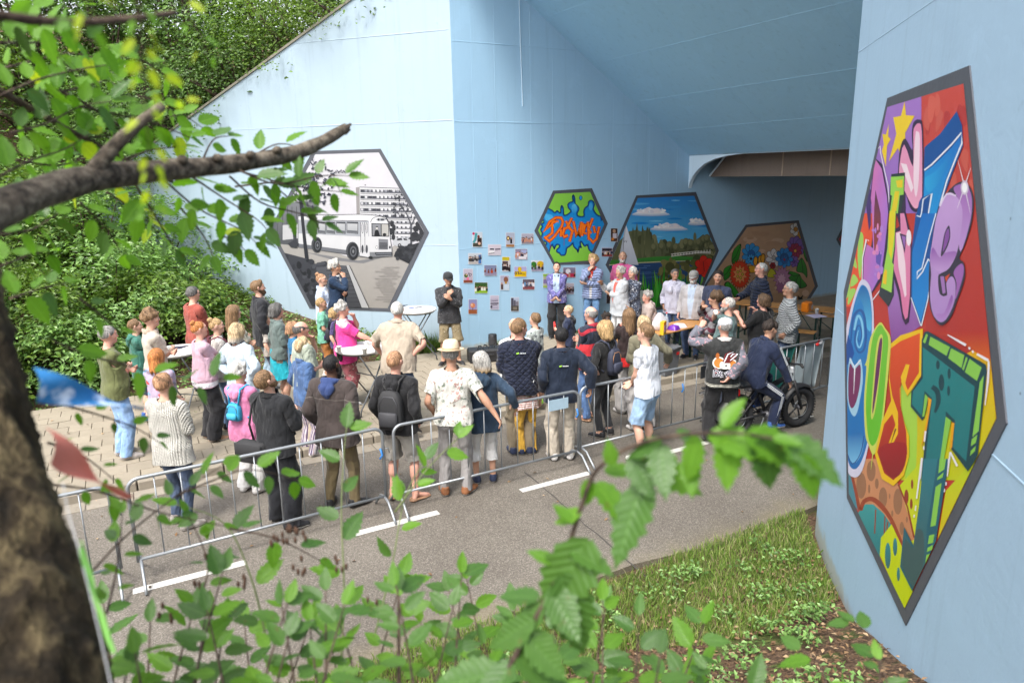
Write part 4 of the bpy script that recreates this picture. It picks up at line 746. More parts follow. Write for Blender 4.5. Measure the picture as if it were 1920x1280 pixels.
class SDF:
    def __init__(s,lo,hi,h):
        s.lo=np.array(lo,float);s.h=h; n=np.ceil((np.array(hi)-s.lo)/h).astype(int)+1; s.F=np.full(n,.5,np.float32); s.ax=[s.lo[i]+np.arange(n[i])*h for i in range(3)]
    def cap(s,a,b,ra,rb=None,k=.02,sc=(1,1,1),sub=False,mir=False):
        a=np.array(a,float);b=np.array(b,float);rb=ra if rb is None else rb; sc=np.array(sc,float); R=max(ra,rb)*max(1,sc.max())+.05
        sl=tuple(slice(max(0,int((min(a[i],b[i])-R-s.lo[i])/s.h)),max(0,int((max(a[i],b[i])+R-s.lo[i])/s.h)+2)) for i in range(3))
        X,Y,Z=np.meshgrid(*[s.ax[i][sl[i]] for i in range(3)],indexing='ij'); c=(a+b)/2
        p=[(v-c[i])/sc[i] for i,v in enumerate((X,Y,Z))]; A=(a-c)/sc; B=(b-c)/sc; e=B-A; L=max(e@e,1e-9)
        t=np.clip(sum((p[i]-A[i])*e[i] for i in range(3))/L,0,1); d=np.sqrt(sum((p[i]-A[i]-t*e[i])**2 for i in range(3)))-(ra+(rb-ra)*t); d*=sc.min()**.5
        f=s.F[sl]
        if sub: d=-d; hh=np.clip(.5-.5*(d-f)/k,0,1); s.F[sl]=f+(d-f)*(1-hh)+k*hh*(1-hh)
        else: hh=np.clip(.5+.5*(d-f)/k,0,1); s.F[sl]=d*(1-hh)+f*hh-k*hh*(1-hh)
        if mir: s.cap(a*[-1,1,1],b*[-1,1,1],ra,rb,k,sc,sub)
        return s
    def mesh(s,tris=None):
        V,Q=surfnet(s.F,s.lo,s.h)
        if tris:
            me=npmesh('tmp',V,Q); o=bpy.data.objects.new('tmp',me); COL.objects.link(o); md=o.modifiers.new('d','DECIMATE'); md.ratio=tris/(2*len(Q))
            dg=bpy.context.evaluated_depsgraph_get(); m2=bpy.data.meshes.new_from_object(o.evaluated_get(dg))
            V=np.empty(len(m2.vertices)*3,np.float32); m2.vertices.foreach_get('co',V); V=V.reshape(-1,3).astype(float); m2.calc_loop_triangles(); T=np.empty(len(m2.loop_triangles)*3,np.int32); m2.loop_triangles.foreach_get('vertices',T); Q=T.reshape(-1,3)
            bpy.data.objects.remove(o); bpy.data.meshes.remove(m2); bpy.data.meshes.remove(me)
        return V,Q
ARM=np.array([.5736,0,-.8192]); SH=np.array([.188,-.01,1.435]); EL=SH+ARM*.285; WR=EL+ARM*.25; HIP=np.array([.09,0,.93]); KN=np.array([.105,.01,.50]); AN=np.array([.115,-.02,.085])
J=dict(pelvis=((0,0,.93),(0,0,1.06)),spine=((0,0,1.06),(0,-.01,1.22)),chest=((0,-.01,1.22),(0,-.015,1.46)),neck=((0,-.015,1.47),(0,.0,1.57)),head=((0,.0,1.58),(0,.01,1.78)))
for sd,sx in(('l',-1),('r',1)):
    m=np.array([sx,1,1]); J['ua'+sd]=(SH*m,EL*m); J['fa'+sd]=(EL*m,WR*m); J['ha'+sd]=(WR*m,(WR+ARM*.08)*m); J['fi'+sd]=((WR+ARM*.09)*m,(WR+ARM*.18)*m)
    J['th'+sd]=(HIP*m,KN*m); J['sh'+sd]=(KN*m,AN*m); J['ft'+sd]=(AN*m,(AN+[.02,.15,-.04])*m)
BN=list(J); BI={b:i for i,b in enumerate(BN)}
def body_template():
    S=SDF((-.66,-.24,-.02),(.66,.30,1.84),.0075)
    S.cap((-.055,0,1.33),(.055,0,1.33),.128,k=.03,sc=(1.1,.80,1),).cap((-.05,.0,1.19),(.05,.0,1.19),.118,k=.04,sc=(1,.82,1.1)).cap((-.04,.0,1.07),(.04,.0,1.07),.108,k=.04,sc=(1,.84,1.1)).cap((-.06,-.005,.96),(.06,-.005,.96),.118,k=.04,sc=(1,.86,1.1))
    S.cap((.07,-.035,.90),(.07,-.035,.90),.092,k=.04,mir=True).cap((.03,-.02,1.475),(.165,-.012,1.435),.056,.054,k=.035,mir=True).cap((.07,.055,1.33),(.07,.055,1.33),.06,k=.04,mir=True)
    S.cap((0,-.02,1.44),(0,.002,1.60),.060,.054,k=.025)
    S.cap((0,-.012,1.695),(0,.0,1.70),.094,k=.02,sc=(.82,1.03,1.02)).cap((0,.035,1.64),(0,.05,1.62),.058,.046,k=.03,sc=(.95,1,1)).cap((-.012,.078,1.603),(.012,.078,1.603),.018,k=.02).cap((.0,.088,1.695),(0,.108,1.662),.009,.0125,k=.012).cap((.012,.096,1.660),(.012,.096,1.660),.007,k=.008,mir=True)
    S.cap((-.014,.088,1.631),(.014,.088,1.631),.0085,k=.008,sc=(1,1,.7)).cap((.034,.094,1.701),(.034,.094,1.701),.014,k=.014,sub=True,mir=True).cap((.012,.082,1.722),(.045,.072,1.722),.010,k=.014,mir=True).cap((.045,.06,1.665),(.045,.06,1.665),.022,k=.02,mir=True)
    S.cap((.079,-.012,1.665),(.083,-.018,1.705),.010,.014,k=.008,sc=(.7,1.3,1),mir=True)
    S.cap(SH,EL,.053,.041,k=.035,mir=True).cap(SH+ARM*.08,SH+ARM*.18,.05,.047,k=.03,mir=True).cap(EL,WR,.043,.026,k=.02,mir=True).cap(EL+ARM*.05,EL+ARM*.10,.046,.040,k=.02,mir=True)
    Yv=np.array([0,1,0]); N=np.cross(ARM,Yv); P0=WR
    for i,(dy,L) in enumerate(((.030,.070),(.011,.082),(-.010,.076),(-.029,.060))):
        k0=P0+ARM*.085+Yv*dy*1.02; S.cap(P0+ARM*.01+Yv*dy*.5,k0,.015,.0135,k=.012,mir=True); inw=np.array([-.8192,0,-.5736])
        k1=k0+ARM*L*.5+inw*.006; S.cap(k0,k1,.0098,.0092,k=.004,mir=True).cap(k1,k1+ARM*L*.45+inw*.020,.0090,.0075,k=.004,mir=True)
    inw=np.array([-.8192,0,-.5736]); t1=P0+ARM*.055+Yv*.045+inw*.008; S.cap(P0+ARM*.02+Yv*.018,t1,.016,.0125,k=.012,mir=True).cap(t1,t1+ARM*.045+Yv*.012+inw*.012,.0115,.009,k=.006,mir=True)
    S.cap(HIP+[0,0,-.02],KN,.086,.054,k=.035,mir=True,sc=(1,1.05,1)).cap(KN,AN,.052,.036,k=.03,mir=True).cap((.112,-.028,.40),(.114,-.03,.32),.053,.048,k=.03,mir=True).cap(AN,(.13,.10,.04),.038,.03,k=.02,mir=True,sc=(1,1,.9)).cap((.13,.10,.035),(.138,.15,.028),.032,.024,k=.02,mir=True).cap(AN,(.114,-.045,.035),.036,.032,k=.02,mir=True)
    return S.mesh(9000)
def top_template():
    S=SDF((-.62,-.26,.58),(.62,.28,1.58),.012)
    S.cap((-.06,0,1.35),(.06,0,1.35),.142,k=.03,sc=(1.12,.82,1)).cap((-.055,.0,1.20),(.055,.0,1.20),.138,k=.05,sc=(1,.86,1.1)).cap((-.055,0,1.06),(.055,0,1.06),.134,k=.05,sc=(1,.9,1.1)).cap((-.065,-.01,.94),(.065,-.01,.94),.142,k=.05,sc=(1,.92,1.1)).cap((-.07,-.012,.80),(.07,-.012,.80),.146,k=.05,sc=(1,.9,1.1)).cap((-.07,-.01,.66),(.07,-.01,.66),.150,k=.05,sc=(1,.88,1.1))
    S.cap((.03,-.02,1.488),(.165,-.012,1.436),.058,.060,k=.035,mir=True).cap((0,-.02,1.46),(0,-.005,1.55),.074,.07,k=.03).cap((.075,.055,1.33),(.075,.055,1.33),.068,k=.04,mir=True)
    S.cap(SH,EL,.063,.053,k=.035,mir=True).cap(EL,WR+ARM*.03,.053,.040,k=.02,mir=True)
    return S.mesh(7000)
def leg_template():
    S=SDF((-.36,-.26,-.02),(.36,.26,1.12),.012)
    S.cap((-.055,0,1.05),(.055,0,1.05),.122,k=.05,sc=(1,.86,1)).cap((-.062,-.01,.95),(.062,-.01,.95),.130,k=.05,sc=(1,.9,1)).cap((.072,-.035,.90),(.072,-.035,.90),.103,k=.04,mir=True)
    S.cap(HIP+[0,0,-.02],KN,.098,.072,k=.03,mir=True,sc=(1,1.05,1)).cap(KN,AN+[0,0,-.03],.071,.060,k=.03,mir=True)
    return S.mesh(5200)
def shoe_template(sole=True):
    S=SDF((-.08,-.13,-.02),(.09,.22,.17),.007); A=np.array([0,0,0.])
    S.cap((0,-.035,.045),(.0,-.035,.05),.042,k=.02).cap((0,-.02,.05),(.012,.10,.038),.044,.038,k=.02).cap((.010,.10,.035),(.016,.165,.028),.042,.032,k=.02,sc=(1.05,1,.9)).cap((0,-.02,.06),(0,-.03,.10),.042,.040,k=.015)
    X,Y,Z=np.meshgrid(*S.ax,indexing='ij'); S.F=np.maximum(S.F,-(Z-.004)).astype(np.float32); S.F=np.maximum(S.F,Z-.105).astype(np.float32)
    return S.mesh(900)
TB_=body_template(); TT=top_template(); TL_=leg_template(); TS=shoe_template()
def weights(V):
    n=len(V); Wt=np.zeros((n,len(BN)))
    rr=dict(pelvis=.13,spine=.12,chest=.13,neck=.055,head=.10,ua=.05,fa=.042,ha=.035,fi=.03,th=.08,sh=.05,ft=.04)
    for b in BN:
        a,c=[np.array(q,float) for q in J[b]]; e=c-a; t=np.clip(((V-a)@e)/(e@e),0,1); d=np.linalg.norm(V-a-t[:,None]*e,axis=1)
        if b=='chest':
            for sx in(-1,1):
                a2=np.array([0,-.012,1.43]); c2=np.array([sx*.13,-.012,1.43]); e2=c2-a2; t2=np.clip(((V-a2)@e2)/(e2@e2),0,1); d=np.minimum(d,np.linalg.norm(V-a2-t2[:,None]*e2,axis=1)*1.5)
        k=b if b in rr else b[:2]; w=(rr[k]/np.maximum(d,.012))**5
        if b[-1]=='l' and b[:2] in('ua','fa','ha','fi','th','sh','ft'): w=w*(V[:,0]<.0)
        if b[-1]=='r' and b[:2] in('ua','fa','ha','fi','th','sh','ft'): w=w*(V[:,0]>.0)
        if b=='head': w=w*np.clip((V[:,2]-1.55)/.04,0,1)
        if b[:2] in('th',): w=w*np.clip((.98-V[:,2])/.10,0,1)
        if b[:2] in('ua','fa','ha','fi'): # arm bones only act on the arm side of a slanted shoulder plane
            q=np.abs(V[:,0])*.94+(V[:,2]-1.435)*.34; w=w*np.clip((q-.135)/.07,0,1)
        if b in('pelvis','spine','chest'): 
            q=np.abs(V[:,0])*.94+(V[:,2]-1.435)*.34; w=w*np.clip((.235-q)/.07,0,1)
        Wt[:,BI[b]]=w
    Wt[:,BI['pelvis']]+=1e-9
    return Wt/Wt.sum(1,keepdims=True)
WB=weights(TB_[0]); WT=weights(TT[0]); WL=weights(TL_[0])
def vnormals(V,F):
    N=np.zeros_like(V)
    n=np.cross(V[F[:,1]]-V[F[:,0]],V[F[:,2]]-V[F[:,0]])
    for k in range(F.shape[1]): np.add.at(N,F[:,k],n)
    return N/(np.linalg.norm(N,axis=1,keepdims=True)+1e-12)
NB=vnormals(*TB_); NTT=vnormals(*TT); NL=vnormals(*TL_)
def wav(V,seed,f,n=10):
    r=np.random.default_rng(seed); D=r.normal(size=(n,3)); D/=np.linalg.norm(D,axis=1,keepdims=True); D*=f*r.uniform(.6,1.6,(n,1)); return np.sin(V@D.T+r.uniform(0,6.28,n)).sum(1)/math.sqrt(n)
def creases(V,seed,f=26):
    a=wav(V*[1,1,.45],seed,f,7); return 1-2*np.abs(np.tanh(a*1.1))**.7
def minrot(a,b):
    a=a/np.linalg.norm(a); b=b/np.linalg.norm(b); c=a@b
    if c<-.9999: return -np.eye(3)+2*np.outer([0,0,1],[0,0,1])
    v=np.cross(a,b); K=np.array([[0,-v[2],v[1]],[v[2],0,-v[0]],[-v[1],v[0],0]]); return np.eye(3)+K+K@K/(1+c)
def Rx(a): c,s=math.cos(a),math.sin(a); return np.array([[1,0,0],[0,c,-s],[0,s,c]])
def Ry(a): c,s=math.cos(a),math.sin(a); return np.array([[c,0,s],[0,1,0],[-s,0,c]])
def Rz(a): c,s=math.cos(a),math.sin(a); return np.array([[c,-s,0],[s,c,0],[0,0,1]])
# wrist targets in chest space (x out to the side, y forward, z up; metres for a 1.8 m figure), elbow pole, hand direction
ARMP=dict(down=((.27,.02,.93),(.3,-1,0)),relaxed=((.25,.10,.94),(.6,-1,0)),pocket=((.225,.05,.98),(.45,-1,0)),back=((.07,-.19,1.03),(.8,-.9,0)),hip=((.20,-.02,1.05),(1,-.35,0)),cross=((-.10,.19,1.20),(.7,-.05,-.9)),cross2=((-.12,.23,1.18),(.7,-.05,-.9)),
 mic=((.03,.22,1.40),(.6,-.1,-1)),mic2=((.02,.25,1.34),(.6,-.1,-1)),chin=((.03,.17,1.50),(.7,.2,-1)),phone=((.22,.36,1.52),(.8,.2,-1)),clasp=((.0,.22,1.02),(.6,-.5,-.6)),fwd=((.20,.33,1.10),(.8,-.4,-1)),drink=((.05,.20,1.52),(1,.1,-.6)),belly=((.05,.20,1.13),(.6,-.4,-.8)),rail=((.28,.38,1.05),(.6,-.6,-.6)),side=((.45,.18,1.10),(.6,-1,-.2)),table=((.22,.30,1.10),(1,-.2,-.5)),bar=((.30,.46,1.14),(1,-.2,-.3)),wave=((.30,.30,1.42),(.8,.2,-1)),lap=((.08,.30,1.02),(1,-.3,-.3)),hold=((.10,.26,1.22),(.5,-.2,-.9)))
def pose(spec):
    """returns per-bone 4x4 transforms (rest -> figure space, forward = +Y, feet at z 0)"""
    T={}; g=spec.get; J_=J
    def j(b,k): return np.array(J_[b][k],float)
    lean=g('lean',0); bend=g('bend',0); tw=g('twist',0); sit=g('sit',None)
    ph=.93; 
    drop=g('drop',0.012)
    Rp=Rx(-lean)@Rz(g('ptw',0))@Ry(g('ptilt',0)); off=np.array([g('px',0),g('py',0),-drop if sit is None else sit-.93])
    def setb(b,R,head): T[b]=(R,head)                      # new head position, rotation
    P0=np.array([0,0,.93])+off; setb('pelvis',Rp,P0)
    def child(b,par,R): Rpp,hp=T[par]; setb(b,R,hp+Rpp@(j(b,0)-j(par,0)))
    child('spine','pelvis',Rp@Rx(-bend*.5)@Rz(tw*.4)@Ry(-g('ptilt',0))); child('chest','spine',T['spine'][0]@Rx(-bend*.5)@Rz(tw*.6))
    child('neck','chest',T['chest'][0]@Rz(g('hy',0)*.4)@Rx(-g('hp',0)*.5+ (lean+bend)*.4)); child('head','neck',T['neck'][0]@Rz(g('hy',0)*.6)@Rx(-g('hp',0)*.5+(lean+bend)*.3)@Ry(g('hr',0)))
    for sd,sx in(('l',-1),('r',1)):
        m=np.array([sx,1,1.]); Rc,hc=T['chest']; nm=g('a'+sd,'down'); tgt,pole=(ARMP[nm] if isinstance(nm,str) else nm); tgt=np.array(tgt,float)*m; pole=np.array(pole,float)*m; pole=pole/np.linalg.norm(pole)
        s=hc+Rc@(j('ua'+sd,0)-j('chest',0)); t=hc+Rc@(tgt-j('chest',0)); pole=Rc@pole
        def ik(s,t,L1,L2,pole):
            d=t-s; D=np.linalg.norm(d); D2=min(D,(L1+L2)*.995); u=d/D; a=(L1*L1-L2*L2+D2*D2)/(2*D2); hgt=math.sqrt(max(L1*L1-a*a,0)); pp=pole-u*(pole@u); pp/=np.linalg.norm(pp)+1e-9; return s+u*a+pp*hgt,s+u*D2
        e,w=ik(s,t,.285,.25,pole); ra=ARM*m
        R1=minrot(Rc@ra,e-s)@Rc; setb('ua'+sd,R1,s); R2=minrot(R1@ra,w-e)@R1; setb('fa'+sd,R2,e); hr=g('h'+sd,None)
        R3=R2 if hr is None else R2@Rx(0) ; setb('ha'+sd,R3,w)
        curl=g('curl',.5); ax=np.array([0,-1,0])*sx; c,s_=math.cos(curl),math.sin(curl)
        Rcurl=Ry(curl*sx); setb('fi'+sd,R3@Rcurl,w+R3@(j('fi'+sd,0)-j('ha'+sd,0)))
        # legs
        Rp_,hp_=T['pelvis']; hh=hp_+Rp_@(j('th'+sd,0)-j('pelvis',0)); ft=g('f'+sd,None)
        fx,fy,fa=(ft if ft is not None else (.11,0,.12)); fz=g('fz'+sd,0)
        t=np.array([fx*sx,fy-.02,.085+fz]); kp=np.array([.15*sx,1,0]) if g('k'+sd) is None else np.array(g('k'+sd),float)*m
        k,an=ik(hh,t,.432,.418,kp/np.linalg.norm(kp)); R1=minrot(Rp_@(j('th'+sd,1)-j('th'+sd,0)),k-hh)@Rp_; setb('th'+sd,R1,hh); R2=minrot(R1@(j('sh'+sd,1)-j('sh'+sd,0)),an-k)@R1; setb('sh'+sd,R2,k); Rf=Rz(-fa*sx)@Rx(-g('fp'+sd,0)); setb('ft'+sd,Rf,an)
    return T
def morph(V,g):
    V=V.copy(); z=V[:,2]; x=V[:,0]; sw=g('shw',1.); hw=g('hipw',1.); fat=g('fat',0.); ax=np.abs(x)
    up=np.clip((z-1.10)/.2,0,1)*(z<1.56); V[:,0]-=np.sign(x)*np.minimum(ax,.19)*(1-sw)*up
    arm=(ax*.94+(z-1.435)*.34)>.2
    hp=np.exp(-((z-.92)/.17)**2)*(~arm); V[:,0]+=x*(hw-1)*hp; V[:,1]+=V[:,1]*(hw-1)*.8*hp
    wa=np.exp(-((z-1.12)/.11)**2)*(~arm); V[:,0]+=x*(g('waist',1.)-1)*wa
    b=np.exp(-((z-1.10)/.16)**2)*(~arm)*np.clip(V[:,1]/.08,0,1); V[:,1]+=fat*.13*b; s=np.exp(-((z-1.08)/.2)**2)*(~arm); V[:,0]+=x*fat*.30*s; V[:,1]+=np.minimum(V[:,1],0)*fat*.25*s
    if g('bust',0): 
        d=np.exp(-(((ax-.075)/.055)**2+((z-1.31)/.065)**2))*(V[:,1]>0); V[:,1]+=g('bust')*.055*d
    return V
def skin(V,Wt,T,Jm=None):
    O=np.zeros_like(V)
    for b in BN:
        w=Wt[:,BI[b]]; m=w>1e-4
        if not m.any(): continue
        R,h=T[b]; O[m]+=w[m,None]*((V[m]-np.array(J[b][0]))@R.T+h)
    return O
# ---------------------------------------------------------------- skin, hair and cloth materials
SKT={'fair':(.60,.355,.26),'pink':(.62,.33,.25),'tan':(.44,.245,.165),'olive':(.40,.235,.15),'brown':(.09,.045,.028),'red':(.55,.27,.20)}
def skinmat(tone,brow=(.12,.08,.05),stub=0):
    key=('skin',tone,brow,stub)
    if key in _MC:return _MC[key]
    t=NT('skin_'+tone); col=SKT[tone]; r=t.attr('rest'); n=t.noise(22,r,4); c=t.mix(n,tuple(v*.90 for v in col),tuple(min(1,v*1.10) for v in col))
    ab=t.vm('ABSOLUTE',r); sy=t.n('SeparateXYZ'); t.l(r,sy.inputs[0]); front=t.step(sy.outputs[1],.045,.06)
    def spot(x,z,rx,rz,col,f,ab_=True):
        nonlocal c
        q=t.vm('SUBTRACT',ab if ab_ else r,(x,.08,z)); q=t.vm('MULTIPLY',q,(1/rx,.01,1/rz)); d=t.vm('LENGTH',q); k=t.math('MULTIPLY',t.step(d,1.15,.75),t.math('MULTIPLY',front,f)); c=t.mix(k,c,col)
    spot(.05,1.655,.032,.022,tuple(v*f for v,f in zip(col,(1.12,.82,.78))),.6); spot(0,1.664,.02,.02,tuple(v*f for v,f in zip(col,(1.1,.82,.8))),.5)
    if stub: spot(0,1.618,.055,.042,tuple(a*.5+b*.5 for a,b in zip(col,brow)),stub)
    spot(.032,1.700,.016,.0085,(.62,.58,.55),.9); spot(.032,1.700,.0075,.0085,(.02,.015,.012),1); spot(.033,1.706,.018,.003,(.03,.02,.015),.8); spot(.034,1.722,.021,.0055,brow,.85); spot(0,1.632,.024,.0075,tuple(v*f for v,f in zip(col,(.85,.5,.5))),.85); spot(0,1.6325,.024,.0018,(.12,.03,.03),.7); spot(.007,1.656,.004,.003,(.1,.03,.02),.7)
    t.bump(t.noise(90,r,3),.12,.002); _MC[key]=t.fin(c,.52,spec=.35,Subsurface_Weight=.08); return _MC[key]
def hairmat(col,gray=0,tip=None):
    key=('hair',col,gray,tip)
    if key in _MC:return _MC[key]
    t=NT('hair_strands'); r=t.attr('rest'); q=t.vm('MULTIPLY',r,(1,1,.14)); n=t.noise(95,q,4,.7); n2=t.noise(30,q,3)
    c=t.ramp(t.math('ADD',t.math('MULTIPLY',n,.75),t.math('MULTIPLY',n2,.25)),[(.36,tuple(v*.30 for v in col)),(.5,tuple(v*.8 for v in col)),(.62,tuple(min(1,v*1.6+.01) for v in col))])
    if tip:
        s=t.n('SeparateXYZ'); t.l(r,s.inputs[0]); c=t.mix(t.step(s.outputs[2],1.66,1.54),c,t.mix(n,tuple(v*.6 for v in tip),tip))
    t.bump(t.math('ADD',n,n2),1,.012); _MC[key]=t.fin(c,.5,spec=.35); return _MC[key]
HC=dict(brown=(.11,.065,.035),dark=(.03,.02,.015),black=(.012,.011,.012),ginger=(.50,.19,.055),blond=(.46,.30,.14),fair=(.52,.38,.22),grey=(.30,.285,.27),white=(.62,.60,.56),silver=(.46,.44,.41),strawb=(.40,.22,.12),lbrown=(.22,.13,.065),dkgrey=(.12,.115,.11),buzz=(.3,.19,.12))
def cloth(col,pat='plain',c2=None,inner=None,iw=(.035,.12),rough=.85,c3=None,sc=1.,band=None):
    key=repr(('cloth',col,pat,c2,inner,iw,rough,c3,sc,band))
    if key in _MC:return _MC[key]
    t=NT(pat+'_cloth'); r=t.attr('rest'); s=t.n('SeparateXYZ'); t.l(r,s.inputs[0]); X,Y,Z=s.outputs
    col=tuple(v*.88 for v in col); n=t.noise(9,r,4); fine=t.noise(260,r,2); c=t.mix(n,tuple(v*.86 for v in col),tuple(min(1,v*1.12) for v in col)); bh=t.math('MULTIPLY',fine,.35); bd=.002; bs=.35
    def per(v,f): return t.math('ABSOLUTE',t.math('SINE',t.math('MULTIPLY',v,f)))
    if pat=='denim':
        w=t.noise(420,r,2); c=t.mix(t.step(n,.4,.75),c,tuple(min(1,v*1.55+.02) for v in col)); c=t.mix(t.math('MULTIPLY',w,.35),c,tuple(min(1,v*2+.05) for v in col)); bs=.4
    elif pat=='knit':
        a=per(X,math.pi/.022); b=per(t.math('ADD',Z,t.math('MULTIPLY',per(X,math.pi/.066),.012)),math.pi/.016); bh=t.math('ADD',t.math('MULTIPLY',t.math('POWER',a,.5),1.6),t.math('MULTIPLY',b,.9)); c=t.mix(t.step(a,.35,.0),c,tuple(v*.62 for v in col)); bd=.008; bs=.9
    elif pat=='quilt':
        d=t.math('ADD',X,t.math('MULTIPLY',Y,.8)); a=per(t.math('ADD',d,Z),math.pi/.075); b=per(t.math('SUBTRACT',d,Z),math.pi/.075); m=t.math('MINIMUM',a,b); bh=t.math('ADD',t.math('POWER',m,.5),t.math('MULTIPLY',n,.6)); c=t.mix(t.step(m,.12,.0),c,tuple(v*.35 for v in col)); bd=.014; bs=1
    elif pat=='puffer':
        m=per(t.math('ADD',Z,t.math('MULTIPLY',n,.012)),math.pi/(.055*sc)); bh=t.math('ADD',t.math('MULTIPLY',t.math('POWER',m,.5),1.5),t.math('MULTIPLY',t.noise(40,r,3),.5)); c=t.mix(t.step(m,.22,.0),c,tuple(v*.45 for v in col)); bd=.018; bs=1
    elif pat=='stripes':
        m=per(X,math.pi/(.03*sc)); c=t.mix(t.step(m,.5,.6),c,c2); 
        if c3: c=t.mix(t.step(per(X,math.pi/(.015*sc)),.2,.1),c,c3)
    elif pat=='hstripes': c=t.mix(t.step(per(Z,math.pi/(.035*sc)),.5,.6),c,c2)
    elif pat in('floral','spots'):
        v=t.noise(20*sc,r,4,.65); vc=t.vor(7*sc,r,out='Color'); sp=t.n('SeparateColor'); t.l(vc,sp.inputs[0])
        k=t.step(v,.56,.59); c=t.mix(k,c,t.mix(t.step(sp.outputs[1],.5,.52),c2,c3 or c2))
    elif pat=='paint':
        nn=t.noise(28,r,4,.7); c=t.mix(t.step(nn,.60,.64),c,c2); c=t.mix(t.step(t.noise(60,r,3),.66,.7),c,c3 or c2)
    elif pat=='tiger': m=per(t.math('ADD',X,t.math('MULTIPLY',t.noise(12,r,3),.12)),math.pi/.03); c=t.mix(t.step(m,.35,.25),c,c2)
    if band:  # lighter bands at given heights: (z, half width, colour)
        for z,hw,bc in band: c=t.mix(t.step(t.math('ABSOLUTE',t.math('SUBTRACT',Z,z)),hw*1.15,hw),c,bc)
    fo=t.noise(7,t.vm('MULTIPLY',r,(1,1,.5)),2.5,.5); rg=t.math('ABSOLUTE',t.math('SUBTRACT',fo,.5)); bh=t.math('ADD',t.math('MULTIPLY',bh,bd),t.math('MULTIPLY',rg,.085)); bs=1; bd=1.; c=t.mix(t.math('MULTIPLY',t.step(rg,.04,.0),.12),c,tuple(v*.6 for v in col))
    if inner:
        w=t.math('MULTIPLY_ADD',t.math('SUBTRACT',Z,1.05),iw[1],iw[0]); k=t.math('MULTIPLY',t.step(t.math('SUBTRACT',t.math('ABSOLUTE',X),w),.004,-.004),t.step(Y,.0,.02)); k=t.math('MULTIPLY',k,t.step(Z,.84,.85)); c=t.mix(k,c,inner)
    t.bump(bh,bs,bd); _MC[key]=t.fin(c,max(rough,.72),spec=.22,Sheen_Weight=.12); return _MC[key]
M_sole_w=plain('white_sole',(.62,.60,.57),.6); M_metalg=plain('galvanised_steel',(.30,.32,.34),.42,.6,var=.12,sc=40,bump=.2,bsc=200); M_black=plain('black_plastic',(.018,.018,.02),.5); M_darksteel=plain('dark_steel',(.09,.09,.10),.45,.5)
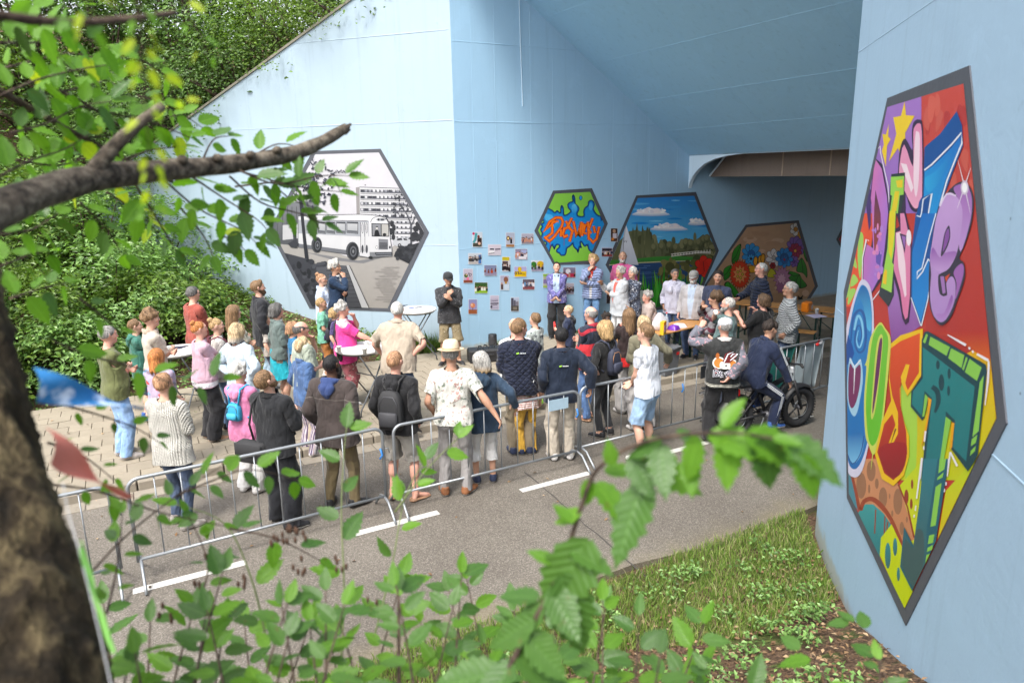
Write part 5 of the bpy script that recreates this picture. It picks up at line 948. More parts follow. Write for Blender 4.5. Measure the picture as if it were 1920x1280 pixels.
# ---------------------------------------------------------------- hair, hats, extras (rest head space)
HCn=np.array([0,-.008,1.695])
def hair_shell(style,seed=0,hl=1.):
    nu=56; r_=np.random.default_rng(seed); ph=np.linspace(0,2*PI,nu,endpoint=False)              # 0 = front
    f=np.cos(ph); sd=np.abs(np.sin(ph))
    th=.012; L=0; amp=.003; fr=60; t0=np.zeros(nu); lock=0
    fl=np.where(f>0,f,0); bk=np.where(f<0,-f,0)
    tmax=RD(96)+bk**.6*RD(40)-fl**1.4*RD(42)                                                     # short cut
    tmax=tmax+RD(6)*(sd>.92)
    if style=='short': th=.018; amp=.004
    elif style=='buzz': th=.005; amp=.001; 
    elif style=='crop': th=.027; amp=.006; tmax-=fl*RD(2)
    elif style=='quiff': th=.024; amp=.006; 
    elif style=='fringe': th=.010; t0=np.full(nu,RD(62))+fl*RD(28); tmax=np.maximum(tmax,t0+.02); tmax=np.where(fl>.35,t0+.02,tmax)
    elif style=='receding': th=.010; tmax-=fl*RD(20)
    elif style=='mop': th=.034; amp=.006; tmax=RD(98)+bk*RD(26)-fl**1.5*RD(34)
    elif style=='curly': th=.046; amp=.014; fr=62; tmax=RD(104)+bk*RD(24)-fl**2*RD(42)
    elif style=='curlbig': th=.060; amp=.018; fr=48; tmax=RD(118)+bk*RD(22)-fl**2*RD(56)
    elif style=='bob': th=.026; L=.09; amp=.004
    elif style=='wavy': th=.034; L=.13; amp=.011; fr=38
    elif style=='long': th=.024; L=.20; amp=.005
    elif style=='xlong': th=.026; L=.30; amp=.007; fr=40
    elif style in('bun','pony'): th=.014; amp=.003; tmax=RD(90)+bk*RD(34)-fl**1.4*RD(34)
    if L: tmax=np.where(f>.55,RD(90)-fl*RD(36),RD(100))
    nv=14; rows=[]
    for i in range(nv+1):
        th_=t0+(tmax-t0)*i/nv; rr=np.array([.079,.100,.097])[None]+th*(1-(i/nv)**2.2)-(.004 if i==nv else 0)
        if L: rr=np.array([.080,.101,.097])[None]+th
        d=np.stack([np.sin(th_)*np.sin(ph),np.sin(th_)*np.cos(ph),np.cos(th_)],1); rows.append(HCn+d*rr)
    if L:
        base=rows[-1]; end=base[:,2].copy(); ex=7
        for i in range(1,ex+1):
            t=i/ex; q=base.copy(); fall=L*t*np.where(f>.55,0,1)*(1+.12*np.sin(ph*9+seed)); 
            q[:,2]-=fall; pinch=1+.06*math.sin(t*3)-(.22*t if style in('bob','wavy') else .12*t); q[:,0]=q[:,0]*pinch; q[:,1]=(q[:,1]-HCn[1])*(1-.05*t)+HCn[1]-(.02*t)
            q[:,1]=np.where((f>.0)&(f<=.55),q[:,1]-.02*t,q[:,1])
            if i==ex: c=q.mean(0); q[:,:2]=c[:2]+(q[:,:2]-c[:2])*.8
            rows.append(np.where((f>.55)[:,None],base*(1-.0)+0,q))
    V=np.array(rows); n=len(rows); V=V.reshape(-1,3)
    D=V-np.array([0,-.008,0])-np.array([0,0,1])*np.minimum(V[:,2:3],1.70); D[:,2]=np.where(V[:,2]>1.70,V[:,2]-1.66,0); D/=np.linalg.norm(D,axis=1,keepdims=True)+1e-9
    nz=wav(V*[1,1,1 if style.startswith('cur') else .35],seed,fr,12); V=V+D*(nz*amp*1.15+.0022*np.sin(np.arctan2(V[:,0],V[:,1])*34+nz*2))[:,None]
    if style=='quiff': V[:,2]+=.018*np.exp(-((V[:,1]-.05)/.04)**2)*(V[:,2]>1.74)
    if style=='mop': V+=D*(.006*np.sin(V[:,0:1]*90))
    I=np.arange(n*nu).reshape(n,nu); F=np.stack([I[:-1],I[1:],np.roll(I[1:],-1,1),np.roll(I[:-1],-1,1)],-1).reshape(-1,4)[:,::-1]
    V=[V];F=[F]; off=n*nu
    def blob(c,r,sc=(1,1,1),k=10,a=.006,fr_=60):
        nonlocal off
        u=np.linspace(0,PI,k);w=np.linspace(0,2*PI,2*k,endpoint=False); P=np.array([[c[0]+r*sc[0]*math.sin(a1)*math.cos(b),c[1]+r*sc[1]*math.sin(a1)*math.sin(b),c[2]+r*sc[2]*math.cos(a1)] for a1 in u for b in w]); P=P+(P-np.array(c))/r*(wav(P,seed+5,fr_)*a)[:,None]
        I=np.arange(k*2*k).reshape(k,2*k)+off; V.append(P); F.append(np.stack([I[:-1],I[1:],np.roll(I[1:],-1,1),np.roll(I[:-1],-1,1)],-1).reshape(-1,4)); off+=2*k*k
    if style=='bun': blob((0,-.085,1.785),.042)
    if style=='pony': blob((0,-.135,1.60),.038,(1,1,2.6),12,.006,40)
    return np.concatenate(V),np.concatenate(F)
def rigid(T,b,V): R,h=T[b]; return (V-np.array(J[b][0]))@R.T+h
_TX={}
def sdfmesh(key,lo,hi,h,fn,tris):
    if key not in _TX: S=SDF(lo,hi,h); fn(S); _TX[key]=S.mesh(tris)
    return _TX[key]
def m_beard(full=True):
    def f(S):
        r=.012 if full else .006
        S.cap((0,.036,1.632),(0,.05,1.612),.058+r,.046+r,k=.02,sc=(.97,1,1)).cap((-.012,.082,1.598),(.012,.082,1.598),.02+r,k=.02); S.cap((-.06,-.01,1.66),(-.05,.03,1.62),.02,k=.02,mir=True)
        S.cap((0,.11,1.655),(0,.11,1.70),.034,k=.006,sub=True,sc=(1.2,1,1)); S.cap((-.012,.108,1.632),(.012,.108,1.632),.009,k=.004,sub=True); S.cap((0,.0,1.72),(0,.05,1.735),.09,k=.01,sub=True)
    return sdfmesh(('beard',full),(-.12,-.06,1.54),(.12,.14,1.76),.006,f,700)
def m_hood():
    def f(S):
        n=14
        for i in range(n):
            a0=2*PI*i/n;a1=2*PI*(i+1)/n; P=lambda a:(.092*math.sin(a),-.015+.088*math.cos(a),1.505-.028*math.cos(a)+.0)
            S.cap(P(a0),P(a1),.026-.006*math.cos(a0),k=.02)
        S.cap((-.05,-.135,1.46),(.05,-.135,1.46),.045,k=.04,sc=(1.1,.8,1)).cap((0,-.15,1.40),(0,-.14,1.36),.045,.025,k=.04,sc=(1.4,.6,1))
    return sdfmesh('hood',(-.2,-.26,1.26),(.2,.14,1.6),.010,f,1300)
def m_scarf():
    def f(S):
        n=12
        for i in range(n):
            a0=2*PI*i/n;a1=2*PI*(i+1)/n; P=lambda a:(.082*math.sin(a),-.01+.085*math.cos(a),1.52-.02*math.cos(a)); S.cap(P(a0),P(a1),.030,k=.012)
        S.cap((.02,.13,1.46),(.05,.17,1.30),.034,.028,k=.02,sc=(1,.6,1)).cap((-.03,.13,1.46),(-.03,.16,1.34),.03,.028,k=.02,sc=(1,.6,1))
    return sdfmesh('scarf',(-.2,-.2,1.2),(.2,.26,1.6),.010,f,900)
def collar(hgt=.05,r=.079,gap=.5,z=1.495):
    n=20; V=[];F=[]
    for i in range(n+1):
        a=gap/2+(2*PI-gap)*i/n; 
        for (rr,zz) in((r,0),(r+.010,hgt),(r+.020,hgt*.9),(r+.022,-.006)):
            V.append((rr*math.sin(a),-.015+rr*1.02*math.cos(a),z+zz-.025*math.cos(a)))
    for i in range(n):
        for k in range(3): a=i*4+k; F.append((a,a+4,a+5,a+1))
    return np.array(V),np.array(F)
def cap_mesh(vis=True,back=False):
    m=MB(); prof=[(.094,-.012),(.100,.02),(.097,.05),(.082,.078),(.05,.097),(.0015,.104)]; M=Matrix.Translation((0,-.006,1.715))@Matrix.Rotation(RD(-8),4,'X'); m.lathe((0,0,0),prof,20,0,.93,1.13,M,capb=False); m.lathe((0,0,.104),[(.008,0),(.008,.006),(.001,.008)],8,0,M=M)
    return m
def visor():
    V=[];F=[];n=12
    for k,z in enumerate((0,-.006)):
        for i in range(n+1):
            a=-1.15+2.3*i/n; x=.088*math.sin(a); y=.098*math.cos(a); V.append((x,y,z)); e=1+.62*math.cos(a*1.25)**.8 if abs(a)<1.25 else 1; V.append((x*1.02,y*1.0+.075*max(0,math.cos(a*1.35)),z-.018*max(0,math.cos(a*1.35))))
    for i in range(n): a=2*i; F.append((a,a+1,a+3,a+2)); b=a+2*(n+1); F.append((b,b+2,b+3,b+1)); F.append((a+1,b+1,b+3,a+3))
    M=Matrix.Translation((0,-.006,1.712))@Matrix.Rotation(RD(-8),4,'X'); m=MB(); m.add([M@Vector(v) for v in V],F); return m
def panama():
    m=MB(); prof=[(.155,.012),(.158,.006),(.12,-.008),(.100,-.004),(.098,.02),(.094,.06),(.080,.098),(.055,.112),(.02,.100),(.001,.097)]; M=Matrix.Translation((0,-.008,1.735))@Matrix.Rotation(RD(-7),4,'X'); m.lathe((0,0,0),prof,30,0,.95,1.12,M,capb=False); m.lathe((0,0,0),[(.101,-.002),(.1005,.026)],30,1,.95,1.12,M,capb=False,capt=False); return m
def glasses_m():
    m=MB()
    for sx in(-1,1): m.tube([(sx*.033+.021*math.cos(a),.104-.006*abs(math.cos(a)),1.699+.016*math.sin(a)) for a in np.arange(12)*2*PI/12],.0018,5,closed=True); m.tube([(sx*.054,.098,1.703),(sx*.078,.06,1.706),(sx*.083,-.012,1.702)],.0018,5)
    m.tube([(-.012,.106,1.702),(.012,.106,1.702)],.0018,5); return m
def finish(spec,key,name,V,F,mats,root,T,bone=None,mi=None,W=None,scale=1,smooth=True,rest=None):
    R0=V if rest is None else rest
    P=rigid(T,bone,V) if bone else skin(V,W,T)
    return mkobj(name,npmesh(name,P*scale,F,mats,mi,smooth,{'rest':R0}),root)
def person(label,head,H,heading=None,ground=0,**g):
    """head=(x,y) photo pixels of the top of the head; H standing height; heading 0 = back to us, 90 = facing right, 180 = facing us"""
    g.setdefault('shw',.97); g['shw']-=.03; G=g.get; s=H/1.80; hs=G('hs',1.12 if H<1.2 else (1.07 if H<1.5 else 1.)); 
    T=pose(g); seed=G('seed',int(head[0])%997)
    top=T['head'][0]@(np.array([0,0,1.56+(1.795-1.56)*hs])-np.array([0,0,1.58]))+T['head'][1]
    if G('at'): loc=np.array([*G('at'),ground],float)
    else:
        p=onz(head[0],head[1],ground+top[2]*s); loc=np.array([p[0],p[1],ground]); 
    view=math.atan2(loc[1]-CC[1],loc[0]-CC[0]); az=view-RD(heading) if heading is not None else math.atan2(-1.1-loc[1],-.75-loc[0])-RD(G('turn',0)); rz=az-PI/2
    if not G('at'): c,s_=math.cos(rz),math.sin(rz); loc[0]-=(top[0]*c-top[1]*s_)*s; loc[1]-=(top[0]*s_+top[1]*c)*s
    e=empty('person',loc,rz,label,'person',G('group','people gathered at the underpass'))
    mf=lambda V:morph(V,G)
    # body
    V=mf(TB_[0]); hm=np.clip((V[:,2]-1.54)/.05,0,1)[:,None]; c0=np.array([0,0,1.56]); V=V+(V-c0)*(hs-1)*hm*(1,1,1)
    Vr=TB_[0].copy(); arm=(np.abs(V[:,0])*.94+(V[:,2]-1.435)*.34)>.2
    top_=G('top'); bot=G('bot'); cov=np.zeros(len(V))
    if top_: 
        sl=top_.get('sl',.52); hem=top_.get('hem',.86); sp=(np.abs(V[:,0])-.188)*ARM[0]+(V[:,2]-1.435)*ARM[2]
        cov=np.where(arm,(sp<sl-.01),(V[:,2]>hem)&(V[:,2]<np.where(np.abs(V[:,0])>.066,1.53,1.485))).astype(float)
    if bot:
        cu=bot.get('cuff',.07); cov=np.maximum(cov,((V[:,2]>cu+.02)&(V[:,2]<1.03)&~arm).astype(float))
    cov=np.maximum(cov,((V[:,2]<.10)&~arm&(np.abs(V[:,0])<.25)) if G('shoe',1) else 0)
    V=V-NB*(cov*np.where(V[:,2]<.12,.004,np.where(arm,.014,.024)))[:,None]
    tone=G('skin','fair'); finish(g,'b','body',V,TB_[1],[skinmat(tone,G('brow',HC.get(G('hair',('short','brown'))[1] if G('hair') else 'brown',(.1,.07,.05))),G('stub',0))],e,T,W=WB,scale=s,rest=Vr)
    # bottom garment
    if bot:
        V=mf(TL_[0]); z=V[:,2]; sx=np.sign(V[:,0]); ax_=np.array([0.,0.]); k=np.clip((.93-z)/.85,0,1)
        cx=sx*np.interp(z,[.08,.5,.93],[.115,.105,.09]); cy=np.interp(z,[.08,.5,.93],[-.02,.01,0]); D=np.stack([V[:,0]-cx,V[:,1]-cy],1)
        wid=bot.get('wide',0); lo=np.interp(z,[.05,.5,.80,.95],[wid,wid*.8,wid*.35,0]); D*=(1+lo/.065)[:,None]; V[:,0]=np.where(z<.86,cx+D[:,0],V[:,0]); V[:,1]=np.where(z<.86,cy+D[:,1],V[:,1])
        inn=(z<.84)&(V[:,0]*sx<.012); V[:,0]=np.where(inn,sx*.012,V[:,0])
        cr=creases(TL_[0]+[0,0,seed*.01],seed,24); am=.006+.009*np.exp(-((z-.5)/.08)**2)+.011*np.exp(-((z-.12)/.08)**2); V=V+NL*(cr*am*(1+wid*14))[:,None]
        tk=(top_ or {}).get('hem',9); V=V-NL*(np.clip((V[:,2]-tk)/.03,0,1)*.022)[:,None]
        cuff=bot.get('cuff',.06); wz=bot.get('waist',1.04); lo=V[:,2]<cuff; hi=V[:,2]>wz; V[lo,2]=cuff+.004*np.sin(V[lo,0]*60); V[hi,2]=wz; F=TL_[1]; F=F[~(lo[F].all(1)|hi[F].all(1))]
        nm='shorts' if cuff>.35 else bot.get('name','trousers'); finish(g,'l',nm,V,F,[bot['m']],e,T,W=WL,scale=s,rest=TL_[0])
    if G('skirt'):
        sk=G('skirt'); n=28; rows=9; V=[]
        for i in range(rows+1):
            t=i/rows; z=sk.get('z0',1.02)+(sk['z1']-sk.get('z0',1.02))*t; 
            for j_ in range(n): a=2*PI*j_/n; r=(.165+sk.get('fl',.09)*t)*(1+.05*t*math.sin(a*7+seed)+.03*t*math.sin(a*11)); V.append((r*math.cos(a),r*.86*math.sin(a)-.01,z+.012*t*math.sin(a*3+seed)))
        V=np.array(V); I=np.arange((rows+1)*n).reshape(rows+1,n); F=np.stack([I[:-1],np.roll(I[:-1],-1,1),np.roll(I[1:],-1,1),I[1:]],-1).reshape(-1,4)
        finish(g,'k',sk.get('name','skirt'),V,F,[sk['m']],e,T,W=weights(V),scale=s)
    if top_:
        V=mf(TT[0]); V0=TT[0]; arm=(np.abs(V0[:,0])*.94+(V0[:,2]-1.435)*.34)>.225; z=V[:,2]
        lo=top_.get('loose',0); fl=top_.get('flare',0); cr=creases(V0+[0,0,seed*.013],seed,22); am=np.where(arm,.012,.0085)+.008*np.exp(-((V0[:,2]-1.08)/.10)**2)*(~arm)
        V=V+NTT*(lo+cr*am*top_.get('wr',1.))[:,None]; hemk=np.clip((1.05-V0[:,2])/.35,0,1)*(~arm); V[:,:2]*=(1+hemk*fl)[:,None]
        hem=top_.get('hem',.86); sl=top_.get('sl',.52); m=np.where(V0[:,0]>0,1,-1); sp=(np.abs(V0[:,0])-SH[0])*ARM[0]+(V0[:,2]-SH[2])*ARM[2]
        a=arm&(sp>sl); d=(sp-sl)[a]; V[a,0]-=m[a]*ARM[0]*d; V[a,2]-=ARM[2]*d; h=(~arm)&(V[:,2]<hem); V[h,2]=hem+.004*np.sin(V0[h,0]*40+seed)
        nk=top_.get('neck',1.532); nn=(np.abs(V0[:,0])<.1)&(V0[:,2]-.25*V0[:,1]>nk); V[nn,2]=np.minimum(V[nn,2],nk+.25*V[nn,1]); F=TT[1]; cut=a|h|nn; F=F[~((a[F].all(1))|(h[F].all(1))|(nn[F].all(1)))]
        mi=None; mats=[top_['m']]
        if top_.get('sleeve'): mats.append(top_['sleeve']); mi=(arm[F].sum(1)>=2).astype(int)
        finish(g,'t',top_.get('name','jacket'),V,F,mats,e,T,mi=mi,W=WT,scale=s,rest=V0)
        if top_.get('hood'): q=m_hood(); finish(g,'h','hood',q[0],q[1],[top_['hood']],e,T,'chest',scale=s)
        if top_.get('collar'): q=collar(*top_.get('cdim',(.045,.079,.6))); finish(g,'c','collar',q[0],q[1],[top_['collar']],e,T,'chest',scale=s)
    if G('shoe',1):
        sm=G('shoem',M_black); sole=G('sole',M_sole_w)
        for sd,sx in(('l',-1),('r',1)):
            V=TS[0].copy()*[sx,1,1]; F=TS[1] if sx>0 else TS[1][:,::-1]; mi=(TS[0][TS[1]][:,:,2].mean(1)<.024).astype(int); V=V*1.05+np.array([.115*sx,-.02,0]); 
            finish(g,'s','sandal' if G('sandal') else 'shoe',V if not G('sandal') else V*[1,1,.42]+[0,0,0],F,[sm,sole],e,T,'ft'+sd,mi=mi,scale=s)
    hr=G('hair')
    def hsc(V): return c0+(V-c0)*hs
    def headpart(nm,V,F,mats,mi=None,smooth=True): finish(g,'x',nm,hsc(np.asarray(V,float)),F,mats,e,T,'head',mi=mi,scale=s,smooth=smooth,rest=np.asarray(V,float))
    if hr:
        V,F=hair_shell(hr[0],seed); hm_=hairmat(HC[hr[1]],0,HC[hr[2]] if len(hr)>2 else None); headpart('hair',V,F,[hm_])
    if G('beard'): q=m_beard(G('beard')!='stubble'); headpart('beard',q[0]+NTb(q)*0,q[1],[hairmat(HC[G('beard') if G('beard') in HC else hr[1]])])
    def mbpart(nm,m,mats,smooth=True):
        V=np.array(m.v); o=mkobj(nm,None,None) if False else None
        P=rigid(T,'head',hsc(V))*s; m2=MB(); m2.v=[tuple(p) for p in P]; m2.f=m.f; m2.m=m.m; m2.build(nm,mats,e,smooth)
    if G('cap'): mbpart('cap',cap_mesh(),[G('cap')]); mbpart('cap_visor',visor(),[G('visor',G('cap'))])
    if G('panama'): mbpart('sun_hat',panama(),[G('panama'),plain('hat_band',(.42,.31,.2),.8)])
    if G('glasses'): mbpart('glasses',glasses_m(),[G('gm',M_darksteel)])
    if G('scarf'): q=m_scarf(); finish(g,'sc','scarf',q[0],q[1],[G('scarf')],e,T,'chest',scale=s)
    for ex in G('extra',()): ex(e,T,s)
    return e,T,s
def NTb(q): return np.zeros_like(q[0])
def chest_parts(parts,e,T,s,bone='chest'):
    """world matrix of the chest bone for bags; parts=[(name,MB,mats,smooth)]; returns root"""
    pass
def bone_matrix(e,T,s,bone):
    R,h=T[bone]; M=Matrix.Identity(4)
    for i in range(3):
        for j_ in range(3): M[i][j_]=R[i,j_]*s
    t=h*s-R@np.array(J[bone][0])*s
    for i in range(3): M[i][3]=t[i]
    bpy.context.view_layer.update(); Mw=Matrix.LocRotScale(e.location,e.rotation_euler,None)@M; return Mw
def bag(e,T,s,bone,name,label,cat,parts,group=None):
    r=empty(name,label=label,cat=cat,group=group,M=bone_matrix(e,T,s,bone))
    for nm,m,mats,sm in parts: m.build(nm,mats,r,sm)
    return r
def backpack(col,col2,w=.30,h=.44,d=.15,label='backpack',z=1.17,strap=None,leather=False):
    def f(e,T,s):
        m1=plain('pack_fabric%g%g'%(col[0],col[2]),col,.75,bump=.3,bsc=150); m2=plain('pack_panel%g%g'%(col2[0],col2[2]),col2,.7,bump=.2,bsc=150)
        A=MB(); 
        prof=[(.0,-h/2),(.92,-h/2+.01),(1,-h*.25),(1,h*.1),(.9,h*.32),(.6,h*.47),(.0,h*.5)]
        n=20; V=[];
        for k,(r,zz) in enumerate(prof):
            for j_ in range(n):
                a=2*PI*j_/n; ca,sa=math.cos(a),math.sin(a); ex=.45; V.append((w/2*r*abs(ca)**ex*np.sign(ca),-.118-d/2-(.02 if zz>0 else 0)*0+d/2*r*abs(sa)**ex*np.sign(sa),z+zz))
        F=[(i*n+j_,i*n+(j_+1)%n,(i+1)*n+(j_+1)%n,(i+1)*n+j_) for i in range(len(prof)-1) for j_ in range(n)]; A.add(V,F)
        P=MB().box((0,-.118-d-.018,z-h*.2),(w*.78,.05,h*.38),bev=.02); Zp=MB().tube([(-w*.36,-.118-d*.95,z-h*.02),(-w*.36,-.118-d*.98,z+h*.2),(-w*.2,-.118-d*.9,z+h*.36),(w*.2,-.118-d*.9,z+h*.36),(w*.36,-.118-d*.98,z+h*.2),(w*.36,-.118-d*.95,z-h*.02)],.005,5)
        parts=[('pack_body',A,[m1],True),('front_pocket',P,[m2],True),('zip',Zp,[M_darksteel if not leather else plain('tan_leather',(.45,.22,.1),.6)],True)]
        parts.append(('top_handle',MB().tube([(-.03,-.17,z+h*.46),(-.025,-.175,z+h*.54),(.025,-.175,z+h*.54),(.03,-.17,z+h*.46)],.007,6),[m2],True))
        for sx in(-1,1): parts.append(('shoulder_strap',MB().tube([(sx*.07,-.16,z+h*.40),(sx*.10,-.13,1.50),(sx*.115,-.02,1.535),(sx*.12,.08,1.47),(sx*.135,.145,1.33),(sx*.17,.09,1.18),(sx*.15,-.10,z-h*.35)],.014,6),[strap or m1],True))
        bag(e,T,s,'chest','backpack',label,'backpack',parts,'backpacks worn in the crowd')
    return f
def shoulderbag(col,c,size,strap_pts,label,name='shoulder_bag',cat='shoulder bag',flap=True,bone='pelvis'):
    def f(e,T,s):
        m1=plain('bag_cloth%g%g'%(col[0],col[2]),col,.8,bump=.35,bsc=120); parts=[('bag_body',MB().box(c,size,bev=.03),[m1],True)]
        if flap: parts.append(('bag_flap',MB().box((c[0],c[1]-size[1]/2-.008,c[2]+size[2]*.18),(size[0]*.96,.02,size[2]*.6),bev=.009),[m1],True))
        if strap_pts: parts.append(('bag_strap',MB().tube(strap_pts,.012,6),[m1],True))
        bag(e,T,s,bone,name,label,cat,parts)
    return f
def handitem(bone,name,label,cat,parts):
    mr=np.array([-1 if bone[-1]=='l' else 1,1,1]); o=(WR+ARM*.10)*mr+np.array([-.02*mr[0],0,-.012])
    for p in parts: p[1].v=[tuple(np.array(v)*mr+o) for v in p[1].v]
    return lambda e,T,s: bag(e,T,s,bone,name,label,cat,parts)
# ================================================================ THE CROWD
C_=cloth; cm=hx
def T_(m,**k): return dict(m=m,**k)
navy=(.012,.018,.038); blk=(.013,.013,.016); khaki=(.21,.17,.115); beige=(.46,.38,.29); jean=(.13,.21,.36); ljean=(.30,.42,.56); djean=(.035,.055,.10); white=(.70,.69,.68); cream=(.62,.56,.47); grey=(.24,.235,.23)
Wt=plain('white_shoe',(.62,.6,.58),.6); Brs=plain('brown_shoe',(.25,.10,.04),.6); Nvs=plain('navy_shoe',(.02,.03,.07),.6); Grs=plain('grey_shoe',(.33,.30,.28),.7); Tns=plain('tan_sandal',(.30,.17,.10),.6); Blu=plain('blue_shoe',(.03,.09,.3),.6)
P_=.12
# --- behind the barrier, on the road
person('person in a white cable knit sweater and dark jeans behind the barrier',(305,702),1.74,None,0,turn=-10,al='belly',ar='belly',hair=('crop','strawb'),top=T_(C_((.66,.64,.58),'knit'),name='sweater',hem=.80,loose=.012,flare=.12),bot=T_(C_(djean,'denim'),wide=-.004),shoem=Grs,fl=(.11,.05,.2),fr=(.13,-.08,.5),shw=.95)
ex_pink=backpack((.03,.30,.50),(.05,.38,.58),.20,.24,.09,'small bright blue backpack on the pink hoodie',z=1.20)
person('white haired person in a pink hoodie and white trousers',(447,683),1.62,None,0,hair=('curly','white'),top=T_(C_((.66,.22,.40)),name='hoodie',hem=.80,loose=.014,hood=C_((.70,.26,.44)),flare=.08),bot=T_(C_(white),wide=.025,cuff=.07),shoem=Wt,shw=.9,hipw=1.06,al='clasp',ar='clasp',extra=[ex_pink])
ms_bag=shoulderbag((.022,.022,.024),(-.19,-.14,.90),(.36,.14,.24),[(-.20,-.09,.98),(-.21,-.13,1.2),(-.14,-.135,1.44),(-.105,-.05,1.53),(-.08,.06,1.46),(.05,.15,1.25),(.17,.12,1.05),(.12,-.08,.96),(-.05,-.13,.95)],'large black messenger bag hanging on the man in the dark jacket',bone='spine')
person('bearded man in a black jacket and baggy black trousers with a messenger bag',(490,697),1.80,None,0,turn=8,hy=-.2,hp=-.35,hair=('short','lbrown'),beard='lbrown',top=T_(C_((.020,.021,.024)),hem=.86,loose=.016,collar=C_((.018,.018,.02))),bot=T_(C_((.016,.017,.021)),wide=.045),al='hold',ar='hold',shoem=M_black,extra=[ms_bag],fl=(.12,.06,.2),fr=(.15,-.05,.6))
person('curly grey blond haired woman in a blue denim jacket and striped trousers',(570,640),1.61,62,0,hair=('curlbig','fair'),top=T_(C_((.045,.095,.21),'denim'),hem=.84,loose=.012,collar=C_((.04,.08,.18),'denim')),bot=T_(C_((.03,.04,.12),'stripes',(.45,.42,.45),c3=(.35,.06,.06)),wide=.035,name='striped_trousers'),shoem=Wt,shw=.9,bust=.7,al='pocket',ar='pocket',hp=.15)
person('man in a dark brown jacket with a blue hood and khaki trousers',(620,665),1.83,None,0,turn=10,skin='brown',brow=(.01,.01,.01),hair=('buzz','black'),top=T_(C_((.060,.047,.044),band=[(1.33,.004,(.13,.11,.10))]),hem=.80,loose=.026,flare=.08,hood=C_((.035,.06,.17))),bot=T_(C_((.15,.115,.06))),shoem=M_black,sole=M_black,al='pocket',ar='pocket',shw=1.06,fl=(.13,-.03,.2),fr=(.14,.05,.5),beard='black')
person('man in a black jacket and grey shorts with a black backpack',(740,660),1.80,None,0,turn=15,skin='pink',hair=('short','strawb'),top=T_(C_((.016,.016,.018),rough=.5),hem=.86,loose=.018,hood=C_((.014,.014,.016),rough=.5)),bot=T_(C_((.33,.31,.28)),cuff=.50,wide=.025),shoem=Tns,sole=M_black,sandal=1,al='pocket',ar='pocket',fl=(.12,0,.3),fr=(.17,0,.5),extra=[backpack((.02,.02,.022),(.035,.035,.04),.29,.46,.13,'black backpack with grey zips worn by the man in shorts')])
hatm=plain('straw_hat',(.68,.55,.38),.8,bump=.4,bsc=220)
person('man in a cream straw hat and floral shirt with a hand on the barrier',(845,645),1.86,None,0,turn=8,skin='tan',hair=('short','grey'),panama=hatm,top=T_(C_((.66,.65,.60),'floral',(.20,.23,.19),c3=(.42,.24,.22),sc=1.1),name='floral_shirt',hem=.90,sl=.20,loose=.014),bot=T_(C_((.29,.275,.27))),shoem=Brs,al='pocket',ar=((.50,-.14,1.00),(.5,-1,-.2)),fl=(.13,0,.3),fr=(.12,.02,.4))
person('woman with grey blond hair in a navy hooded sweatshirt and white cropped trousers',(902,660),1.67,None,0,turn=0,hair=('wavy','silver','blond'),top=T_(C_((.030,.055,.095)),name='hooded_sweatshirt',hem=.76,loose=.016,hood=C_((.033,.06,.10)),flare=.06),bot=T_(C_(white),cuff=.30,wide=.01),shoem=Nvs,al='pocket',ar=((.42,-.10,1.06),(.6,-1,-.3)),shw=.92,hipw=1.04,skin='tan')
lg=plain('reflective_print',(.75,.78,.80),.5); lgr=plain('green_print',(.35,.65,.08),.5)
def logo(zc=1.33,txt=True):
    def f(e,T,s):
        m=MB(); m.box((-.045,-.145,zc),(.022,.006,.014)); m.box((-.03,-.146,zc+.004),(.014,.006,.018)); r=rigid(T,'chest',np.array(m.v))*s; m.v=[tuple(p) for p in r]; m.build('print_mark',lgr,e)
        m=MB(); 
        for i in range(7): m.box((-.008+i*.011,-.147,zc),(.007,.006,.009 if i%2 else .012))
        r=rigid(T,'chest',np.array(m.v))*s; m.v=[tuple(p) for p in r]; m.build('print_lettering',lg,e)
    return f
def flash(x,z,sgn=1):
    def f(e,T,s):
        m=MB(); 
        for k in (0,1): m.add([(x+k*.02,-.139,z-k*.03),(x+.022+k*.02,-.137,z+.03-k*.03),(x+.022+k*.02,-.137,z+.055-k*.03),(x+k*.02,-.139,z+.025-k*.03)],[(0,1,2,3)])
        r=rigid(T,'chest',np.array(m.v))*s; m.v=[tuple(p) for p in r]; m.build('reflective_flash',lg,e)
    return f
person('tall man in a quilted navy jacket and khaki trousers looking right',(974,600),1.87,None,0,turn=12,hy=-1.0,skin='pink',stub=.5,hair=('crop','lbrown'),top=T_(C_((.014,.019,.042),'quilt',rough=.55),name='quilted_jacket',hem=.86,loose=.024,collar=C_((.014,.019,.04))),bot=T_(C_(khaki),wide=.008),shoem=Nvs,al='belly',ar='cross',shw=1.07,fat=.3,extra=[logo(1.40),flash(.12,1.02)])
person('dark haired man in a plain navy jacket and beige trousers',(1052,615),1.80,None,0,turn=15,skin='tan',hair=('short','black'),top=T_(C_((.012,.020,.040),rough=.6),hem=.84,loose=.022,collar=C_((.02,.03,.055))),bot=T_(C_((.50,.44,.36)),wide=.02),shoem=Wt,al='pocket',ar=((.36,-.12,1.02),(.8,-1,-.1)),shw=1.06,extra=[logo(1.33),flash(-.08,.98)])
person('woman in black top and black jeans with wavy blond hair',(1135,603),1.70,None,0,turn=-10,hair=('wavy','blond'),top=T_(C_((.018,.018,.019)),name='top',hem=.88,sl=.40,loose=.004),bot=T_(C_((.028,.030,.034)),wide=-.006,cuff=.13),shoem=M_black,al='hip',ar='clasp',shw=.92,hipw=1.08,extra=[backpack((.03,.035,.06),(.04,.045,.075),.25,.40,.11,'slim dark blue backpack with tan piping on the blond woman',z=1.22,leather=True)])
